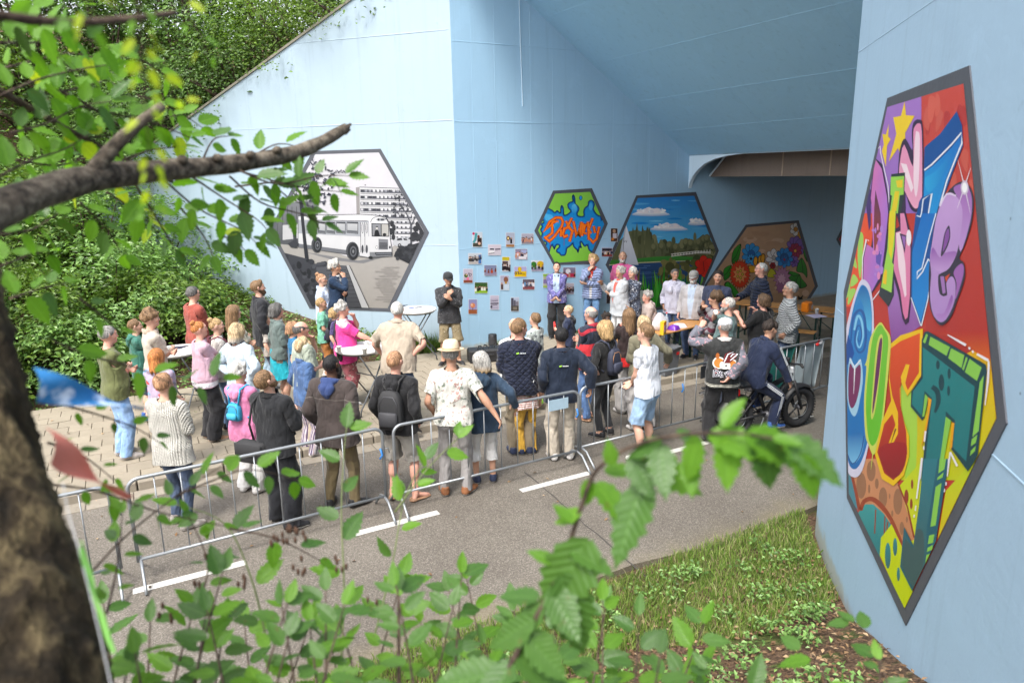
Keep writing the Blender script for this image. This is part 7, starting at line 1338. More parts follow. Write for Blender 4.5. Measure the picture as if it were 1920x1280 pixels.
# --- beer tables and benches
M_wood=None
def woodmat():
    t=NT('varnished_bench_wood'); p=t.obj(); n=t.noise(6,t.vm('MULTIPLY',p,(.6,9,9)),4); c=t.ramp(n,[(.3,(.36,.16,.045)),(.5,(.50,.24,.07)),(.7,(.58,.31,.11))]); return t.fin(c,.38,spec=.4)
M_wood=woodmat(); M_green=plain('dark_green_steel',(.012,.045,.035),.4)
def beer(x,y,rz,label,bench=False,gz=.12,L=2.2):
    H,Wd=(.48,.25) if bench else (.78,.55); e=empty('bench' if bench else 'beer_table',(x,y,gz),rz,label,'bench' if bench else 'table','folding benches' if bench else 'folding wooden tables')
    nb=2 if bench else 4
    for i in range(nb): w=Wd/nb; MB().box((0,-Wd/2+w*(i+.5),H-.0125),(L,w-.004,.025),bev=.004).build('board',M_wood,e)
    for sx in(-1,1):
        x_=sx*(L/2-.32)
        for sy in(-1,1): MB().box((x_,sy*(Wd/2-.05),(H-.03)/2),(.035,.035,H-.03)).build('leg',M_green,e)
        MB().tube([(x_,-Wd/2+.05,.14),(x_,Wd/2-.05,.14)],.012,6).tube([(x_,-Wd/2+.05,H-.05),(x_,Wd/2-.05,H-.05)],.012,6).build('cross_bar',M_green,e,True)
        MB().tube([(x_,0,.14),(x_-sx*.42,0,H-.05)],.010,6).build('diagonal_strut',M_green,e,True)
        if not bench:
            MB().tube([(x_,-Wd/2+.05,.2),(x_,Wd/2-.05,H-.1)],.008,6).build('diagonal_strut',M_green,e,True)
    return e
beer(2.80,-3.42,RD(10),'long orange wooden beer table in front of the elderly woman')
beer(6.02,-3.05,RD(116),'orange wooden beer table near the tunnel with the orange dispenser')
beer(6.92,-2.75,RD(116),'orange wooden bench right of the far beer table',True)
beer(5.12,-3.30,RD(116),'orange wooden bench between the grey down jacket and the far table',True)
beer(3.0,-2.55,RD(10),'orange wooden bench on the wall side of the near beer table',True)
# things on the tables
def onto(name,label,cat,px,z,parts,rz=0,group=None):
    e=empty(name,onz(*px,z),rz,label,cat,group)
    for nm,m,mt,sm in parts: m.build(nm,mt,e,sm)
    return e
zt=.902
onto('snack_carton','yellow and orange snack carton standing on the near beer table','carton',(1243,627),zt,[('carton',MB().box((0,0,.12),(.13,.07,.24),bev=.004),[plain('yellow_card',(.70,.45,.02),.4)],False),('label_panel',MB().box((0,-.037,.11),(.10,.004,.12)),[plain('pink_print',(.6,.3,.35),.5)],False),('label_panel',MB().box((0,-.037,.20),(.11,.004,.03)),[plain('orange_print',(.7,.2,.02),.5)],False)],.5)
def pillow(w,d,h,n=10,seed=1,am=.012):
    V=[];F=[]
    for i in range(n+1):
        for j_ in range(n+1):
            u,v=i/n*2-1,j_/n*2-1; V.append((u*w/2*(1-.06*abs(v)),v*d/2,h*max(0,(1-u**4))*max(0,(1-v**2))**.6))
    V=np.array(V); V[:,2]+=wav(V,seed,30)*am*(V[:,2]>.005); k=(n+1)**2
    for i in range(n):
        for j_ in range(n): a=i*(n+1)+j_; F.append((a,a+n+1,a+n+2,a+1))
    m=MB(); m.add(V,F); m.add([(x,y,-.001) for x,y,z in V[[0,n,k-1,k-1-n]]],[(0,1,2,3)]); return m
onto('crisp_bag','purple and white bag of sweets lying on the near beer table','snack bag',(1263,617),zt,[('purple_half',pillow(.20,.20,.10,seed=2),[plain('purple_foil',(.16,.03,.38),.35)],True)],.3)
onto('sweets_bag','white end of a large snack bag beside the purple one','snack bag',(1274,613),zt,[('white_bag',pillow(.26,.17,.08,seed=4),[plain('white_foil',(.68,.66,.70),.35)],True)],-.2)
t=NT('clear_bag'); M_pbag=t.fin((.75,.74,.78),.25,Alpha=.55); M_clear=NT('bottle_plastic').fin((.6,.68,.75),.1,Alpha=.55)
m=MB(); m.lathe((0,0,0),[(.06,0),(.14,.02),(.16,.10),(.13,.20),(.07,.28),(.02,.32)],18,0,1,.8); V=np.array(m.v); m.v=[tuple(v) for v in V+wav(V,3,22)[:,None]*.010*np.c_[np.sign(V[:,0]),np.sign(V[:,1]),np.zeros(len(V))]]
onto('plastic_bag','crumpled clear plastic bag on the near beer table','plastic bag',(1236,618),zt,[('bag',m,[M_pbag],True)])
def bottle(col): return [('bottle',MB().lathe((0,0,0),[(.035,0),(.04,.02),(.04,.16),(.034,.20),(.014,.25),(.013,.28)],14),[M_clear],True),('cap',MB().lathe((0,0,.28),[(.016,0),(.016,.022),(.001,.023)],10),[col],True),('label_band',MB().lathe((0,0,.08),[(.0408,0),(.0408,.06)],14,capb=False,capt=False),[plain('label_white',(.6,.62,.66),.5)],True)]
onto('bottle','clear bottle with a red cap beside the plastic bag','bottle',(1249,616),zt,bottle(redp)); onto('bottle','water bottle with white cap at the left end of the near table','bottle',(1208,632),zt,bottle(whp))
onto('paper_cup','white cup on the near beer table beside the water bottle','cup',(1222,628),zt,[('cup_wall',cup_mb(),cupm,True)],group='cups on the beer tables')
orp=plain('orange_plastic',(.75,.20,.01),.35)
onto('dispenser','orange plastic dispenser box on the far beer table','dispenser',(1512,584),zt,[('box',MB().box((0,0,.10),(.22,.15,.20),bev=.02),[orp],False),('front_opening',MB().box((.08,-.076,.09),(.07,.006,.09)),[plain('grey_tissue',(.5,.48,.5),.7)],False)],.3)
onto('paper_cup','white cup next to the orange dispenser on the far table','cup',(1531,588),zt,[('cup_wall',cup_mb(),cupm,True)],group='cups on the beer tables')
flatitem('paper_sheet','lilac white paper lying on the far beer table','paper',(1529,592),zt+.002,[(-.2,-.14),(.12,-.18),(.2,.1),(-.1,.16)],plain('lilac_paper',(.55,.5,.66),.7),.002)
pl_=onz(1262,706,.12)
gr=plain('grey_bin_plastic',(.13,.14,.155),.5); e=empty('storage_bin',(pl_[0],pl_[1]+.22,.12),.15,'grey plastic bin with a lid standing by the kerb under the table','bin')
MB().box((0,0,.25),(.32,.28,.48),taper=1.22,bev=.0).build('bin_body',gr,e); MB().box((0,0,.505),(.43,.38,.04),bev=.012).build('lid',gr,e); MB().box((.12,-.185,.40),(.07,.006,.05)).build('sticker',redp,e); MB().box((.02,-.20,.50),(.10,.02,.03),bev=.004).build('latch',gr,e)
p=onz(924,652,.12); e=empty('loudspeaker',p,.1,'small black loudspeaker against the blue wall','loudspeaker'); MB().lathe((0,0,0),[(.085,0),(.09,.01),(.09,.29),(.08,.30),(.001,.30)],20).build('cabinet',M_black,e,True); MB().lathe((0,0,.06),[(.0915,0),(.0915,.18)],20,capb=False,capt=False).build('grille',plain('grille',(.05,.05,.055),.6,.3),e,True)
e=empty('equipment_case',onz(912,676,.12),-.25,'open black equipment case on the pavement beside the loudspeaker','case')
MB().box((0,0,.13),(.72,.34,.26),bev=.03).build('case_body',M_black,e); MB().tube([(-.12,-.175,.16),(-.1,-.20,.17),(.1,-.20,.17),(.12,-.175,.16)],.01,6).build('handle',M_darksteel,e,True)
for i in range(4): MB().tube([(-.2+i*.12,-.1+.03*i,.27),(-.15+i*.12,.0,.31+.02*(i%2)),(-.08+i*.12,.1,.28)],.012,6).build('cable_loop',M_black,e,True)
MB().tube([(.30,-.02,.27),(.36,.03,.34)],.02,8).build('orange_item',orp,e,True)
# --- electric bike with its rider
bk=empty('electric_bike',(1.80,-6.50,0),RD(-5),'black fat tyre electric bike with a rider, beside the right barrier','electric bike')
def wheel(x):
    w=MB().tube([(x+.255*math.cos(a),0,.31+.255*math.sin(a)) for a in np.arange(32)*2*PI/32],.053,10,closed=True).build('wheel',plain('tyre_rubber',(.022,.022,.024),.8,bump=.5,bsc=90),bk,True)
    k=MB(); 
    for i in range(44): a=i*2*PI/44; k.box((0,0,.308),(.018,.085,.012),M=Matrix.Translation((x,0,.31))@Matrix.Rotation(a,4,'Y'))
    k.build('tread',M_black,w)
    MB().tube([(x+.205*math.cos(a),0,.31+.205*math.sin(a)) for a in np.arange(28)*2*PI/28],.013,6,closed=True).build('rim',M_black,w,True)
    for i in range(5):
        a=i*2*PI/5; 
        for d in(-.06,.06): MB().tube([(x+.03*math.cos(a),0,.31+.03*math.sin(a)),(x+.2*math.cos(a+d),0,.31+.2*math.sin(a+d))],.009,6).build('spoke',M_black,w,True)
    MB().tube([(x,-.07,.31),(x,.07,.31)],.035,12).build('hub',M_darksteel,w,True)
    MB().tube([(x+.13*math.cos(a),-.06,.31+.13*math.sin(a)) for a in np.arange(20)*2*PI/20],.004,5,closed=True).build('brake_disc',M_metalg,w,True)
wheel(-.55);wheel(.60)
fr=M_black
for nm,pts,r in(('down_tube',[(.40,0,.74),(.02,0,.33)],.05),('top_tube',[(.38,0,.80),(-.10,0,.66),(-.22,0,.72)],.038),('seat_tube',[(-.02,0,.33),(-.20,0,.74)],.028),('chain_stay',[(-.02,-.06,.32),(-.55,-.075,.31)],.016),('chain_stay',[(-.02,.06,.32),(-.55,.075,.31)],.016),('seat_stay',[(-.18,-.05,.66),(-.55,-.075,.31)],.014),('seat_stay',[(-.18,.05,.66),(-.55,.075,.31)],.014),('fork',[(.44,-.06,.74),(.60,-.075,.31)],.022),('fork',[(.44,.06,.74),(.60,.075,.31)],.022),('head_tube',[(.46,0,.70),(.38,0,.92)],.028),('handlebar_stem',[(.38,0,.90),(.36,0,1.0)],.02)): MB().tube(pts,r,10).build(nm,fr,bk,True)
MB().tube([(.28,-.34,1.04),(.33,-.28,1.05),(.38,-.08,1.0),(.38,.08,1.0),(.33,.28,1.05),(.28,.34,1.04)],.013,8).build('handlebar',fr,bk,True)
for sy in(-1,1): MB().tube([(.26,sy*.36,1.04),(.31,sy*.27,1.05)],.019,8).build('grip',plain('grip_rubber',(.03,.03,.03),.8),bk,True); MB().tube([(.36,sy*.22,1.03),(.34,sy*.24,1.16)],.006,5).build('mirror_stalk',fr,bk,True)
MB().box((.41,0,.90),(.06,.13,.11),bev=.02).build('headlight',plain('headlight_glass',(.5,.52,.55),.15),bk); MB().box((.33,0,1.06),(.05,.09,.06),bev=.01).build('display',fr,bk)
sd_=MB(); sd_.box((-.32,0,.80),(.52,.21,.09),bev=.04); sd_.build('saddle',plain('saddle_vinyl',(.025,.025,.027),.45),bk); MB().box((-.58,0,.71),(.05,.17,.10),bev=.015).build('tail_light',plain('red_tail_light',(.6,.01,.01),.2),bk)
def fender(x,a0,a1,r=.335):
    V=[];F=[];n=14
    for i in range(n+1):
        a=a0+(a1-a0)*i/n
        for y,dr in((-.07,-.015),(-.05,.012),(0,.02),(.05,.012),(.07,-.015)): V.append((x+(r+dr)*math.cos(a),y,.31+(r+dr)*math.sin(a)))
    for i in range(n):
        for k in range(4): q=i*5+k; F.append((q,q+5,q+6,q+1))
    m=MB(); m.add(V,F); m.build('mudguard',M_black,bk,True)
fender(-.55,RD(25),RD(175)); fender(.60,RD(40),RD(150))
MB().tube([(-.02,-.10,.30),(-.02,.10,.30)],.05,14).build('motor',M_darksteel,bk,True)
for sy,a in((-1,-.6),(1,PI-.6)):
    px_,pz=-.02+.16*math.cos(a),.30+.16*math.sin(a); MB().tube([(-.02,sy*.10,.30),(px_,sy*.12,pz)],.012,6).build('crank',M_darksteel,bk,True); MB().box((px_,sy*.17,pz),(.09,.09,.025),bev=.006).build('pedal',M_black,bk)
MB().tube([(-.1,-.07,.27),(-.25,-.12,.04),(-.28,-.16,.01)],.01,6).build('kickstand',M_metalg,bk,True)
st=[(x,c) for x,c in ()]
trk=cloth((.014,.022,.055),'plain',rough=.65)
e,T,s=person('young person in a navy tracksuit with white stripes sitting on the electric bike',(1410,614),1.76,None,0,at=(1.53,-6.47),group='people gathered at the underpass',hair=('mop','dark'),skin='tan',sit=.86,lean=.30,bend=.12,hp=.15,hy=-.2,top=T_(trk,name='track_jacket',hem=.86,loose=.020,collar=trk),bot=T_(trk,wide=.012),shoem=Blu,al=((.30,.42,1.06),(1,-.3,-.3)),ar=((.30,.42,1.06),(1,-.3,-.3)),fl=(.13,.20,.1),fr=(.15,.30,.1),fzl=.36,fzr=.12)
e.rotation_euler=(0,0,RD(-5)-PI/2)
for b,rest in(('uar',None),('far',None),('ual',None),('fal',None),('thr',None),('thl',None),('shr',None),('shl',None)):
    a,c=[np.array(q,float) for q in J[b]]; sx=1 if b[-1]=='r' else -1; d=(c-a)/np.linalg.norm(c-a); side=np.array([sx*.82,0,.57]) if b[0] in 'uf' else np.array([sx*1.,0,0.]); side=side-d*(side@d); side/=np.linalg.norm(side); ra=dict(ua=.101,fa=.085,th=.112,sh=.090)[b[:2]]
    m=MB()
    for k in(-1,0,1):
        o=np.cross(d,side)*k*.017; V=[];n=6
        for i in range(n+1):
            t=i/n; rr=ra*(1-.22*t); p=a+(c-a)*t+side*rr+o; q=np.cross(d,side)*.0042; V+=[p-q,p+q]
        m.add(V,[(2*i,2*i+1,2*i+3,2*i+2) for i in range(n)])
    R,h=T[b]; m.v=[tuple(((np.array(v)-np.array(J[b][0]))@R.T+h)*s) for v in m.v]; m.build('white_stripe',lg,e)
# ================================================================ PLANTS
def leafmat(name,ca,cb,trans=.45,rough=.45,veins=False,young=None):
    if name in _MC:return _MC[name]
    t=NT(name); 
    if veins:
        oi=t.n('ObjectInfo').outputs['Random']; r=t.attr('rest'); s=t.n('SeparateXYZ'); t.l(r,s.inputs[0]); X,Y,Z=s.outputs
        n=t.noise(7,r,3); c=t.mix(oi,ca,cb); c=t.mix(t.math('MULTIPLY',n,.5),c,tuple(v*1.5 for v in cb))
        ax=t.math('ABSOLUTE',X); w=t.math('ABSOLUTE',t.math('SINE',t.math('MULTIPLY',t.math('SUBTRACT',Y,t.math('MULTIPLY',ax,.8)),30.)))
        v=t.math('MAXIMUM',t.step(ax,.022,.008),t.math('MULTIPLY',t.step(w,.22,.05),.55)); c=t.mix(t.math('MULTIPLY',v,.28),c,tuple(min(1,q*1.6+.02) for q in cb)); t.bump(w,.2,.012)
        h=t.noise(3.3,t.vm('ADD',r,t.vm('MULTIPLY',(1.,1.,1.),t.math('MULTIPLY',oi,40))),2); c=t.mix(t.math('MULTIPLY',t.step(h,.68,.74),.6),c,(.12,.08,.025))
    else:
        c=t.attr('Col','Color')
    t.fin(c,rough,spec=.4); tr=t.n('BsdfTranslucent'); mx=t.n('MixShader'); mx.inputs[0].default_value=trans; cc=t.vm('MULTIPLY',c,(1.25,1.35,.55)); t.l(cc,tr.inputs['Color']); out=t.t.nodes['Material Output']; t.l(t.b.outputs[0],mx.inputs[1]); t.l(tr.outputs[0],mx.inputs[2]); t.l(mx.outputs[0],out.inputs['Surface']); _MC[name]=t.m; return t.m
def barkmat(name,a,b,sc=30,st=.8,d=.02,stretch=(1,1,.25)):
    t=NT(name); p=t.geo(); q=t.vm('MULTIPLY',p,stretch); n=t.noise(sc,q,6,.7); n2=t.noise(6,p,3); c=t.ramp(t.math('ADD',t.math('MULTIPLY',n,.7),t.math('MULTIPLY',n2,.3)),[(.38,tuple(v*.22 for v in a)),(.5,a),(.62,b)]); t.bump(n,st,d); return t.fin(c,.85,spec=.25)
M_trunk=barkmat('rough_trunk_bark',(.045,.032,.017),(.20,.155,.08),20,1,.09,(1,1,.3)); M_branch=barkmat('grey_branch_bark',(.09,.072,.054),(.20,.17,.13),45,.6,.006,(1,1,1)); M_twig=barkmat('thin_twig_bark',(.06,.04,.03),(.12,.085,.06),60,.3,.004,(1,1,1)); M_gstem=plain('green_stem',(.12,.15,.05),.6)
def cloud(P,N,size,cols,seed=0,asp=.55,fold=.18):
    """quads, one per leaf: position, normal, length"""
    r=np.random.default_rng(seed); n=len(P); N=N/np.linalg.norm(N,axis=1,keepdims=True); A=r.normal(size=(n,3)); T1=A-N*(A*N).sum(1,keepdims=True); T1/=np.linalg.norm(T1,axis=1,keepdims=True); T2=np.cross(N,T1); L=(size*r.uniform(.65,1.25,n))[:,None]
    V=np.stack([P-T1*L*.5,P+T2*L*asp*.5+N*L*fold,P+T1*L*.5,P-T2*L*asp*.5+N*L*fold],1).reshape(-1,3); F=np.arange(4*n).reshape(n,4); k=r.random(n)[:,None]; c=np.array(cols,float); m=len(c)-1; u=k*m; i=np.minimum(u.astype(int),m-1)[:,0]; C=c[i]*(1-(u-i[:,None]))+c[i+1]*(u-i[:,None]); C=C*r.uniform(.75,1.25,(n,1)); C=np.c_[C,np.ones(n)]; return V,F,np.repeat(C,4,0)
def fol(name,V,F,C,mat,parent,kind='stuff'): o=mkobj(name,npmesh(name,V,F,[mat],attrs={'Col':C}),parent); return tag(o,kind=kind) if kind else o
M_bush=leafmat('shrub_leaf',None,None,.35,.4); M_ivy=leafmat('ivy_leaf',None,None,.25,.4)
G_shrub=[(.07,.14,.035),(.12,.23,.055),(.19,.33,.09),(.27,.42,.15)]; G_dark=[(.05,.095,.028),(.08,.15,.04),(.125,.22,.06),(.18,.29,.085)]; G_light=[(.07,.12,.02),(.12,.20,.03),(.17,.27,.05)]
def shrub(x,y,z,R,Hh,label,seed,size=.085,n=5200,cols=G_shrub,group='shrubs on the left embankment',name='shrub',clumps=34,trunk=.03):
    r=np.random.default_rng(seed); e=empty(name,(x,y,z),0,label,'shrub' if name=='shrub' else 'tree',group); cen=[]
    for i in range(clumps):
        a=r.uniform(0,2*PI); t=r.uniform(.12,1); rr=R*math.sqrt(r.uniform(.1,1))*(1-.55*(t-.35)**2/.42); cen.append((rr*math.cos(a),rr*math.sin(a),Hh*t))
    cen=np.array(cen); k=r.integers(0,clumps,n); sg=R*.20; off=r.normal(size=(n,3))*[sg,sg,sg*.42]; P=cen[k]+off; P[:,2]=np.maximum(P[:,2],.04); out=P-np.array([0,0,Hh*.4]); N=np.array([0,0,.9])+out/np.linalg.norm(out,axis=1,keepdims=True)*.55+r.normal(size=(n,3))*.38
    # droop each spray a little toward its rim
    P[:,2]-=.25*np.hypot(off[:,0],off[:,1])
    V,F,C=cloud(P,N,size,cols,seed+1); fol('foliage',V,F,C,M_bush,e)
    m=MB(); 
    for i in range(0,clumps,3): c=cen[i]; m.tube([(c[0]*.05,c[1]*.05,-.1),(c[0]*.35,c[1]*.35,c[2]*.5),(c[0]*.9,c[1]*.9,c[2]*.97)],[trunk,trunk*.6,trunk*.2],5)
    m.build('stems',M_twig,e,True); return e
LS=[('light green shrub at the far left edge of the embankment',-9.2,2.2,1.7,2.6),('leafy shrub directly behind the man in the olive t-shirt',-7.7,1.7,1.35,2.0),('low shrub behind the teal hoodie boy',-6.9,1.15,1.0,1.35),('wide shrub behind the curly haired young man',-6.3,2.5,1.5,2.2),('spreading shrub behind the rust red blazer',-5.4,2.0,1.25,1.75),('shrub filling the slope above the rust red blazer',-6.6,4.2,1.7,2.5),('shrub against the end of the sloping wing wall',-5.3,4.5,1.3,2.0),('tall shrub under the grey branch at left',-8.3,4.4,1.9,3.0),('shrub high on the slope near the wall end',-6.6,6.4,1.6,2.6),('pale leaved shrub at the top left of the slope',-9.6,5.2,2.0,3.4),('dark shrub behind the trunk at left',-10.6,3.0,1.7,2.6),('small shrub on the slope left of the black coat',-4.75,2.75,.75,1.0),('dense shrub at the foot of the left slope',-8.7,.9,1.0,1.3),('shrub on the crest left of the wing wall top',-8.6,7.6,2.1,3.6),('shrub behind the bunting at far left',-10.2,1.0,1.0,1.5)]
for i,(l,x,y,R,Hh) in enumerate(LS): shrub(x,y,h_at(x,y)-.05,R,Hh,l,100+i,.105 if i<8 else .12,int(2600+1500*R),[G_shrub,G_light,G_shrub][i%3])
# small climbing plants at the end of the wall and on the litter slope
UP=[(-3.0,5.2,5.4),(-4.4,6.2,4.7),(-5.6,7.0,4.0),(-1.9,4.3,6.2),(-2.2,6.5,6.2),(-4.0,8.0,5.6),(-6.0,9.2,5.2),(-.6,3.0,6.9),(-.4,5.2,7.2),(-7.6,10.2,5.8),(-2.6,9.5,7.6),(-5.6,12.0,7.4),(-9.6,11.5,7.0),(1.0,7.5,8.0),(-12.5,10.0,6.2)]
UL=['dark tree mass just above the middle of the wing wall coping','dark tree behind the lower end of the wing wall','bushy dark tree left of the wing wall end','bright leafed tree at the top edge of the wing wall','large dark tree behind the wing wall','dark tree deep behind the wing wall','dark tree at the top left behind the leaves','leafy bush peeping over the high end of the wing wall','dark bush behind the high end of the wing wall','dark tree beyond the left slope','tall dark tree far behind the wing wall','tall tree at the top of the picture left','far dark tree at the upper left','far tree above the wall corner','farthest dark tree at the left edge']
for i,((x,y,z),l) in enumerate(zip(UP,UL)):
    big=i in(4,5,6,9,10,11,12,13,14); shrub(x,y,z-.4 if not big else z-1.,2.0 if not big else 3.0,2.4 if not big else 6.0,l,300+i,.085 if not big else .13,7000 if not big else 8500,G_light if i in(3,7) else G_dark,'trees behind the wing wall','hillside_tree',50,.06)
# ivy and weeds over the left slope, foot of walls
r=np.random.default_rng(5); n=15000; x=r.uniform(-12,-.9,n); y=r.uniform(.12,9,n); lim=(x<-y*.915-.05); d=wav(np.c_[x,y,0*x],3,2.2,8); keep=lim&(d>-.35)&((x<-.9)); x,y=x[keep],y[keep]; P=np.c_[x,y,ground_h(x,y)+r.uniform(.0,.12,len(x))]; V,F,C=cloud(P,np.array([0,0,1.])+r.normal(size=P.shape)*.35,.07,G_shrub,9,.7); tag(fol('ground_cover',V,F,C,M_ivy,None),kind='stuff')
def litter(name,xr,yr,n,seed,size,cond=None,cols=((.07,.04,.022),(.16,.09,.045),(.27,.17,.09),(.36,.26,.16)),z0=.004):
    r=np.random.default_rng(seed); x=r.uniform(*xr,n);y=r.uniform(*yr,n)
    if cond is not None: k=cond(x,y,r); x,y=x[k],y[k]
    zz=np.where((y>-8.4)&(y<-4),.0,np.where((y<=.12)&(y>=-3.8),.122,ground_h(x,y))); P=np.c_[x,y,zz+z0+r.uniform(0,.02,len(x))*(z0<.01)]; V,F,C=cloud(P,np.array([0,0,1.])+r.normal(size=P.shape)*.25,size,cols,seed,.6,.12); return tag(fol(name,V,F,C,leafmat('dry_leaf',None,None,.1,.8),None),kind='stuff')
litter('leaf_litter',(-12,-.8),(.1,6),5000,21,.06,lambda x,y,r:x<-y*.915-.05); litter('leaf_litter',(-9,1.2),(-13.5,-8.7),13000,22,.045,lambda x,y,r:((x+.022)*.738-(y+8.812)*.675<-.02)&(r.random(len(x))<np.clip((-8.75-y)*2.2,.05,1)))
litter('fallen_leaves',(-9,6),(-8.3,-.1),150,23,.05,z0=.012); litter('kerb_debris',(-9,6),(-4.3,-3.96),420,24,.022,z0=.012)
def grass(name,n,seed,fx,hh=(.05,.16),w=.004,cols=G_light):
    r=np.random.default_rng(seed); P=fx(r,n); n=len(P); a=r.uniform(0,2*PI,n); h=r.uniform(*hh,n)*(.6+.8*r.random(n)); b=r.uniform(0,2*PI,n); ln=r.uniform(.1,.7,n)*h; D=np.c_[np.cos(b)*ln,np.sin(b)*ln,h]; S=np.c_[np.cos(a),np.sin(a),0*a]*w*r.uniform(.7,1.5,(n,1)); M=P+D*[.35,.35,.6]
    V=np.stack([P-S,P+S,M+S*.7,P+D,M-S*.7],1).reshape(-1,3); F=np.arange(5*n).reshape(n,5); c=np.array(cols); k=r.integers(0,len(c),n); C=np.c_[c[k]*r.uniform(.7,1.3,(n,1)),np.ones(n)]; tag(mkobj(name,npmesh(name,V,F,[leafmat('grass_blade',None,None,.35,.5)],attrs={'Col':np.repeat(C,5,0)})),kind='stuff')
def fr_(r,n):
    x=r.uniform(-6.5,.4,n*2);y=r.uniform(-11.2,-8.40,n*2); d=wav(np.c_[x,y,0*x],8,2.6,8); edge=-8.34-.10*np.sin(x*2.3)-.10*wav(np.c_[x,y*0,0*x],4,3,4); k=(y<edge)&(d+np.clip((y+9.7)*1.5,-1.6,1.0)>.15)&((x+.022)*.738-(y+8.812)*.675<-.03); x,y=x[k][:n],y[k][:n]; return np.c_[x,y,ground_h(x,y)-.01]
grass('verge_grass',44000,31,fr_,(.03,.10),.0032,[(.10,.18,.03),(.15,.26,.045),(.22,.33,.07),(.28,.36,.10),(.36,.34,.18)])
def f2_(r,n):
    t=r.uniform(.1,1.6,n); o=np.abs(r.normal(0,.16,n))+.02; p=PB+DB*t[:,None]+nB*o[:,None]; return np.c_[p[:,:2],ground_h(p[:,0],p[:,1])+.05]
grass('wall_foot_grass',2600,32,f2_,(.12,.34),.004)
def f3_(r,n):
    x=np.r_[r.uniform(0.02,5,n//2),r.uniform(-9,-.5,n-n//2)]; y=np.where(x>0,-.03-np.abs(r.normal(0,.02,n)),.1+np.abs(r.normal(0,.10,n))); k=wav(np.c_[x,y,x*0],5,4,6)>.3; return np.c_[x[k],y[k],0*x[k]+.12]
grass('pavement_edge_weeds',3000,33,f3_,(.03,.10),.003)
def f4_(r,n):
    i=r.integers(-30,20,n); x=np.where(r.random(n)<.5,i*.3,r.uniform(-9,5,n)); j_=r.integers(0,12,n); y=-3.53+.3*j_; k=(x<4)&(wav(np.c_[x,y,x*0],6,2,6)>.6); return np.c_[x[k],(y+r.normal(0,.006,n))[k],0*x[k]+.118]
grass('joint_grass',2500,34,f4_,(.012,.035),.003)
# weed rosettes in the verge and by the wall
r=np.random.default_rng(77); n=9000; k_=r.integers(0,110,n); cx=r.uniform(-5.5,0,110); cy=r.uniform(-11,-8.7,110); ok=((cx+.022)*.738-(cy+8.812)*.675<-.15); 
P=np.c_[cx[k_]+r.normal(0,.07,n),cy[k_]+r.normal(0,.07,n),0*k_]; kk=ok[k_]; P=P[kk][:3800]; P[:,2]=ground_h(P[:,0],P[:,1])+r.uniform(.02,.16,len(P)); V,F,C=cloud(P,np.array([0,0,1.])+r.normal(size=P.shape)*.4,.045,G_shrub,12,.6); tag(fol('verge_weeds',V,F,C,M_ivy,None),kind='stuff')
n=3200; t=r.uniform(1.2,6.0,n); o=np.abs(r.normal(0,.35,n))+.03; p=PB+DB*t[:,None]+nB*o[:,None]; k=wav(np.c_[t,o,0*t],9,5,6)>-.2; p=p[k]; P=np.c_[p[:,:2],ground_h(p[:,0],p[:,1])+r.uniform(.02,.22,len(p))]; V,F,C=cloud(P,np.array([0,0,1.])+r.normal(size=P.shape)*.45,.07,G_light,13,.65); tag(fol('wall_foot_plants',V,F,C,M_ivy,None),kind='stuff')
# ---------------------------------------------------------------- near leaves: each leaf an object
def leafmesh(seed,serr=.03,w=.36,n=13,tipc=1.):
    r=np.random.default_rng(seed); V=[];F=[];ce=[]
    for i in range(n+1):
        t=i/n; hw=w*math.sin(PI*min(1,t**.75*.985+.012))**.85*(1-.15*t)+.0; hw*=1; sr=serr*(1 if i%2 else -1)*math.sin(PI*t); cz=-.10*t*t+.01; x=.03*math.sin(t*3+seed)
        up=.16*hw
        V+= [(x-hw-sr,t-.03,cz+up+.012*math.sin(i*1.7+seed)),(x-hw*.5,t,cz+up*.35),(x,t,cz-.012),(x+hw*.5,t,cz+up*.35),(x+hw+sr,t-.03,cz+up+.012*math.cos(i*1.9+seed))]
    for i in range(n):
        for k in range(4): a=5*i+k; F.append((a,a+1,a+6,a+5))
    V=np.array(V); return V,np.array(F)
M_leafA=leafmat('bright_leaf',(.06,.165,.012),(.13,.28,.024),.5,.38,True); M_leafB=leafmat('deep_green_leaf',(.030,.085,.014),(.065,.145,.024),.3,.36,True); M_leafY=leafmat('yellow_green_leaf',(.22,.36,.02),(.42,.50,.03),.55,.45,True)
LM={}
for nm,mt in(('A',M_leafA),('B',M_leafB),('Y',M_leafY)):
    LM[nm]=[]
    for s_ in range(4):
        V,F=leafmesh(s_+3,.036,(.27,.24,.30,.26)[s_]); me=npmesh('leaf',V,F,[mt],smooth=True,attrs={'rest':V}); LM[nm].append(me)
RL=random.Random(41)
def leaf_at(parent,p,d,size,kind='A',flat=.5,nm='leaf'):
    d=Vector(d).normalized(); tc=(Vector(CC)-Vector(p)).normalized(); N=Vector((0,0,1))*(.75)+tc*flat+Vector((RL.gauss(0,.4),RL.gauss(0,.4),RL.gauss(0,.3))); N=(N-d*N.dot(d)).normalized(); X=d.cross(N); M=Matrix(((X.x,d.x,N.x,p[0]),(X.y,d.y,N.y,p[1]),(X.z,d.z,N.z,p[2]),(0,0,0,1)))@Matrix.Scale(size,4)
    return mkobj(nm,RL.choice(LM[kind]),parent,parent.matrix_world.inverted()@M if parent is not None else M)
def smoothpts(P,k=6): return catmull(P,False,k)
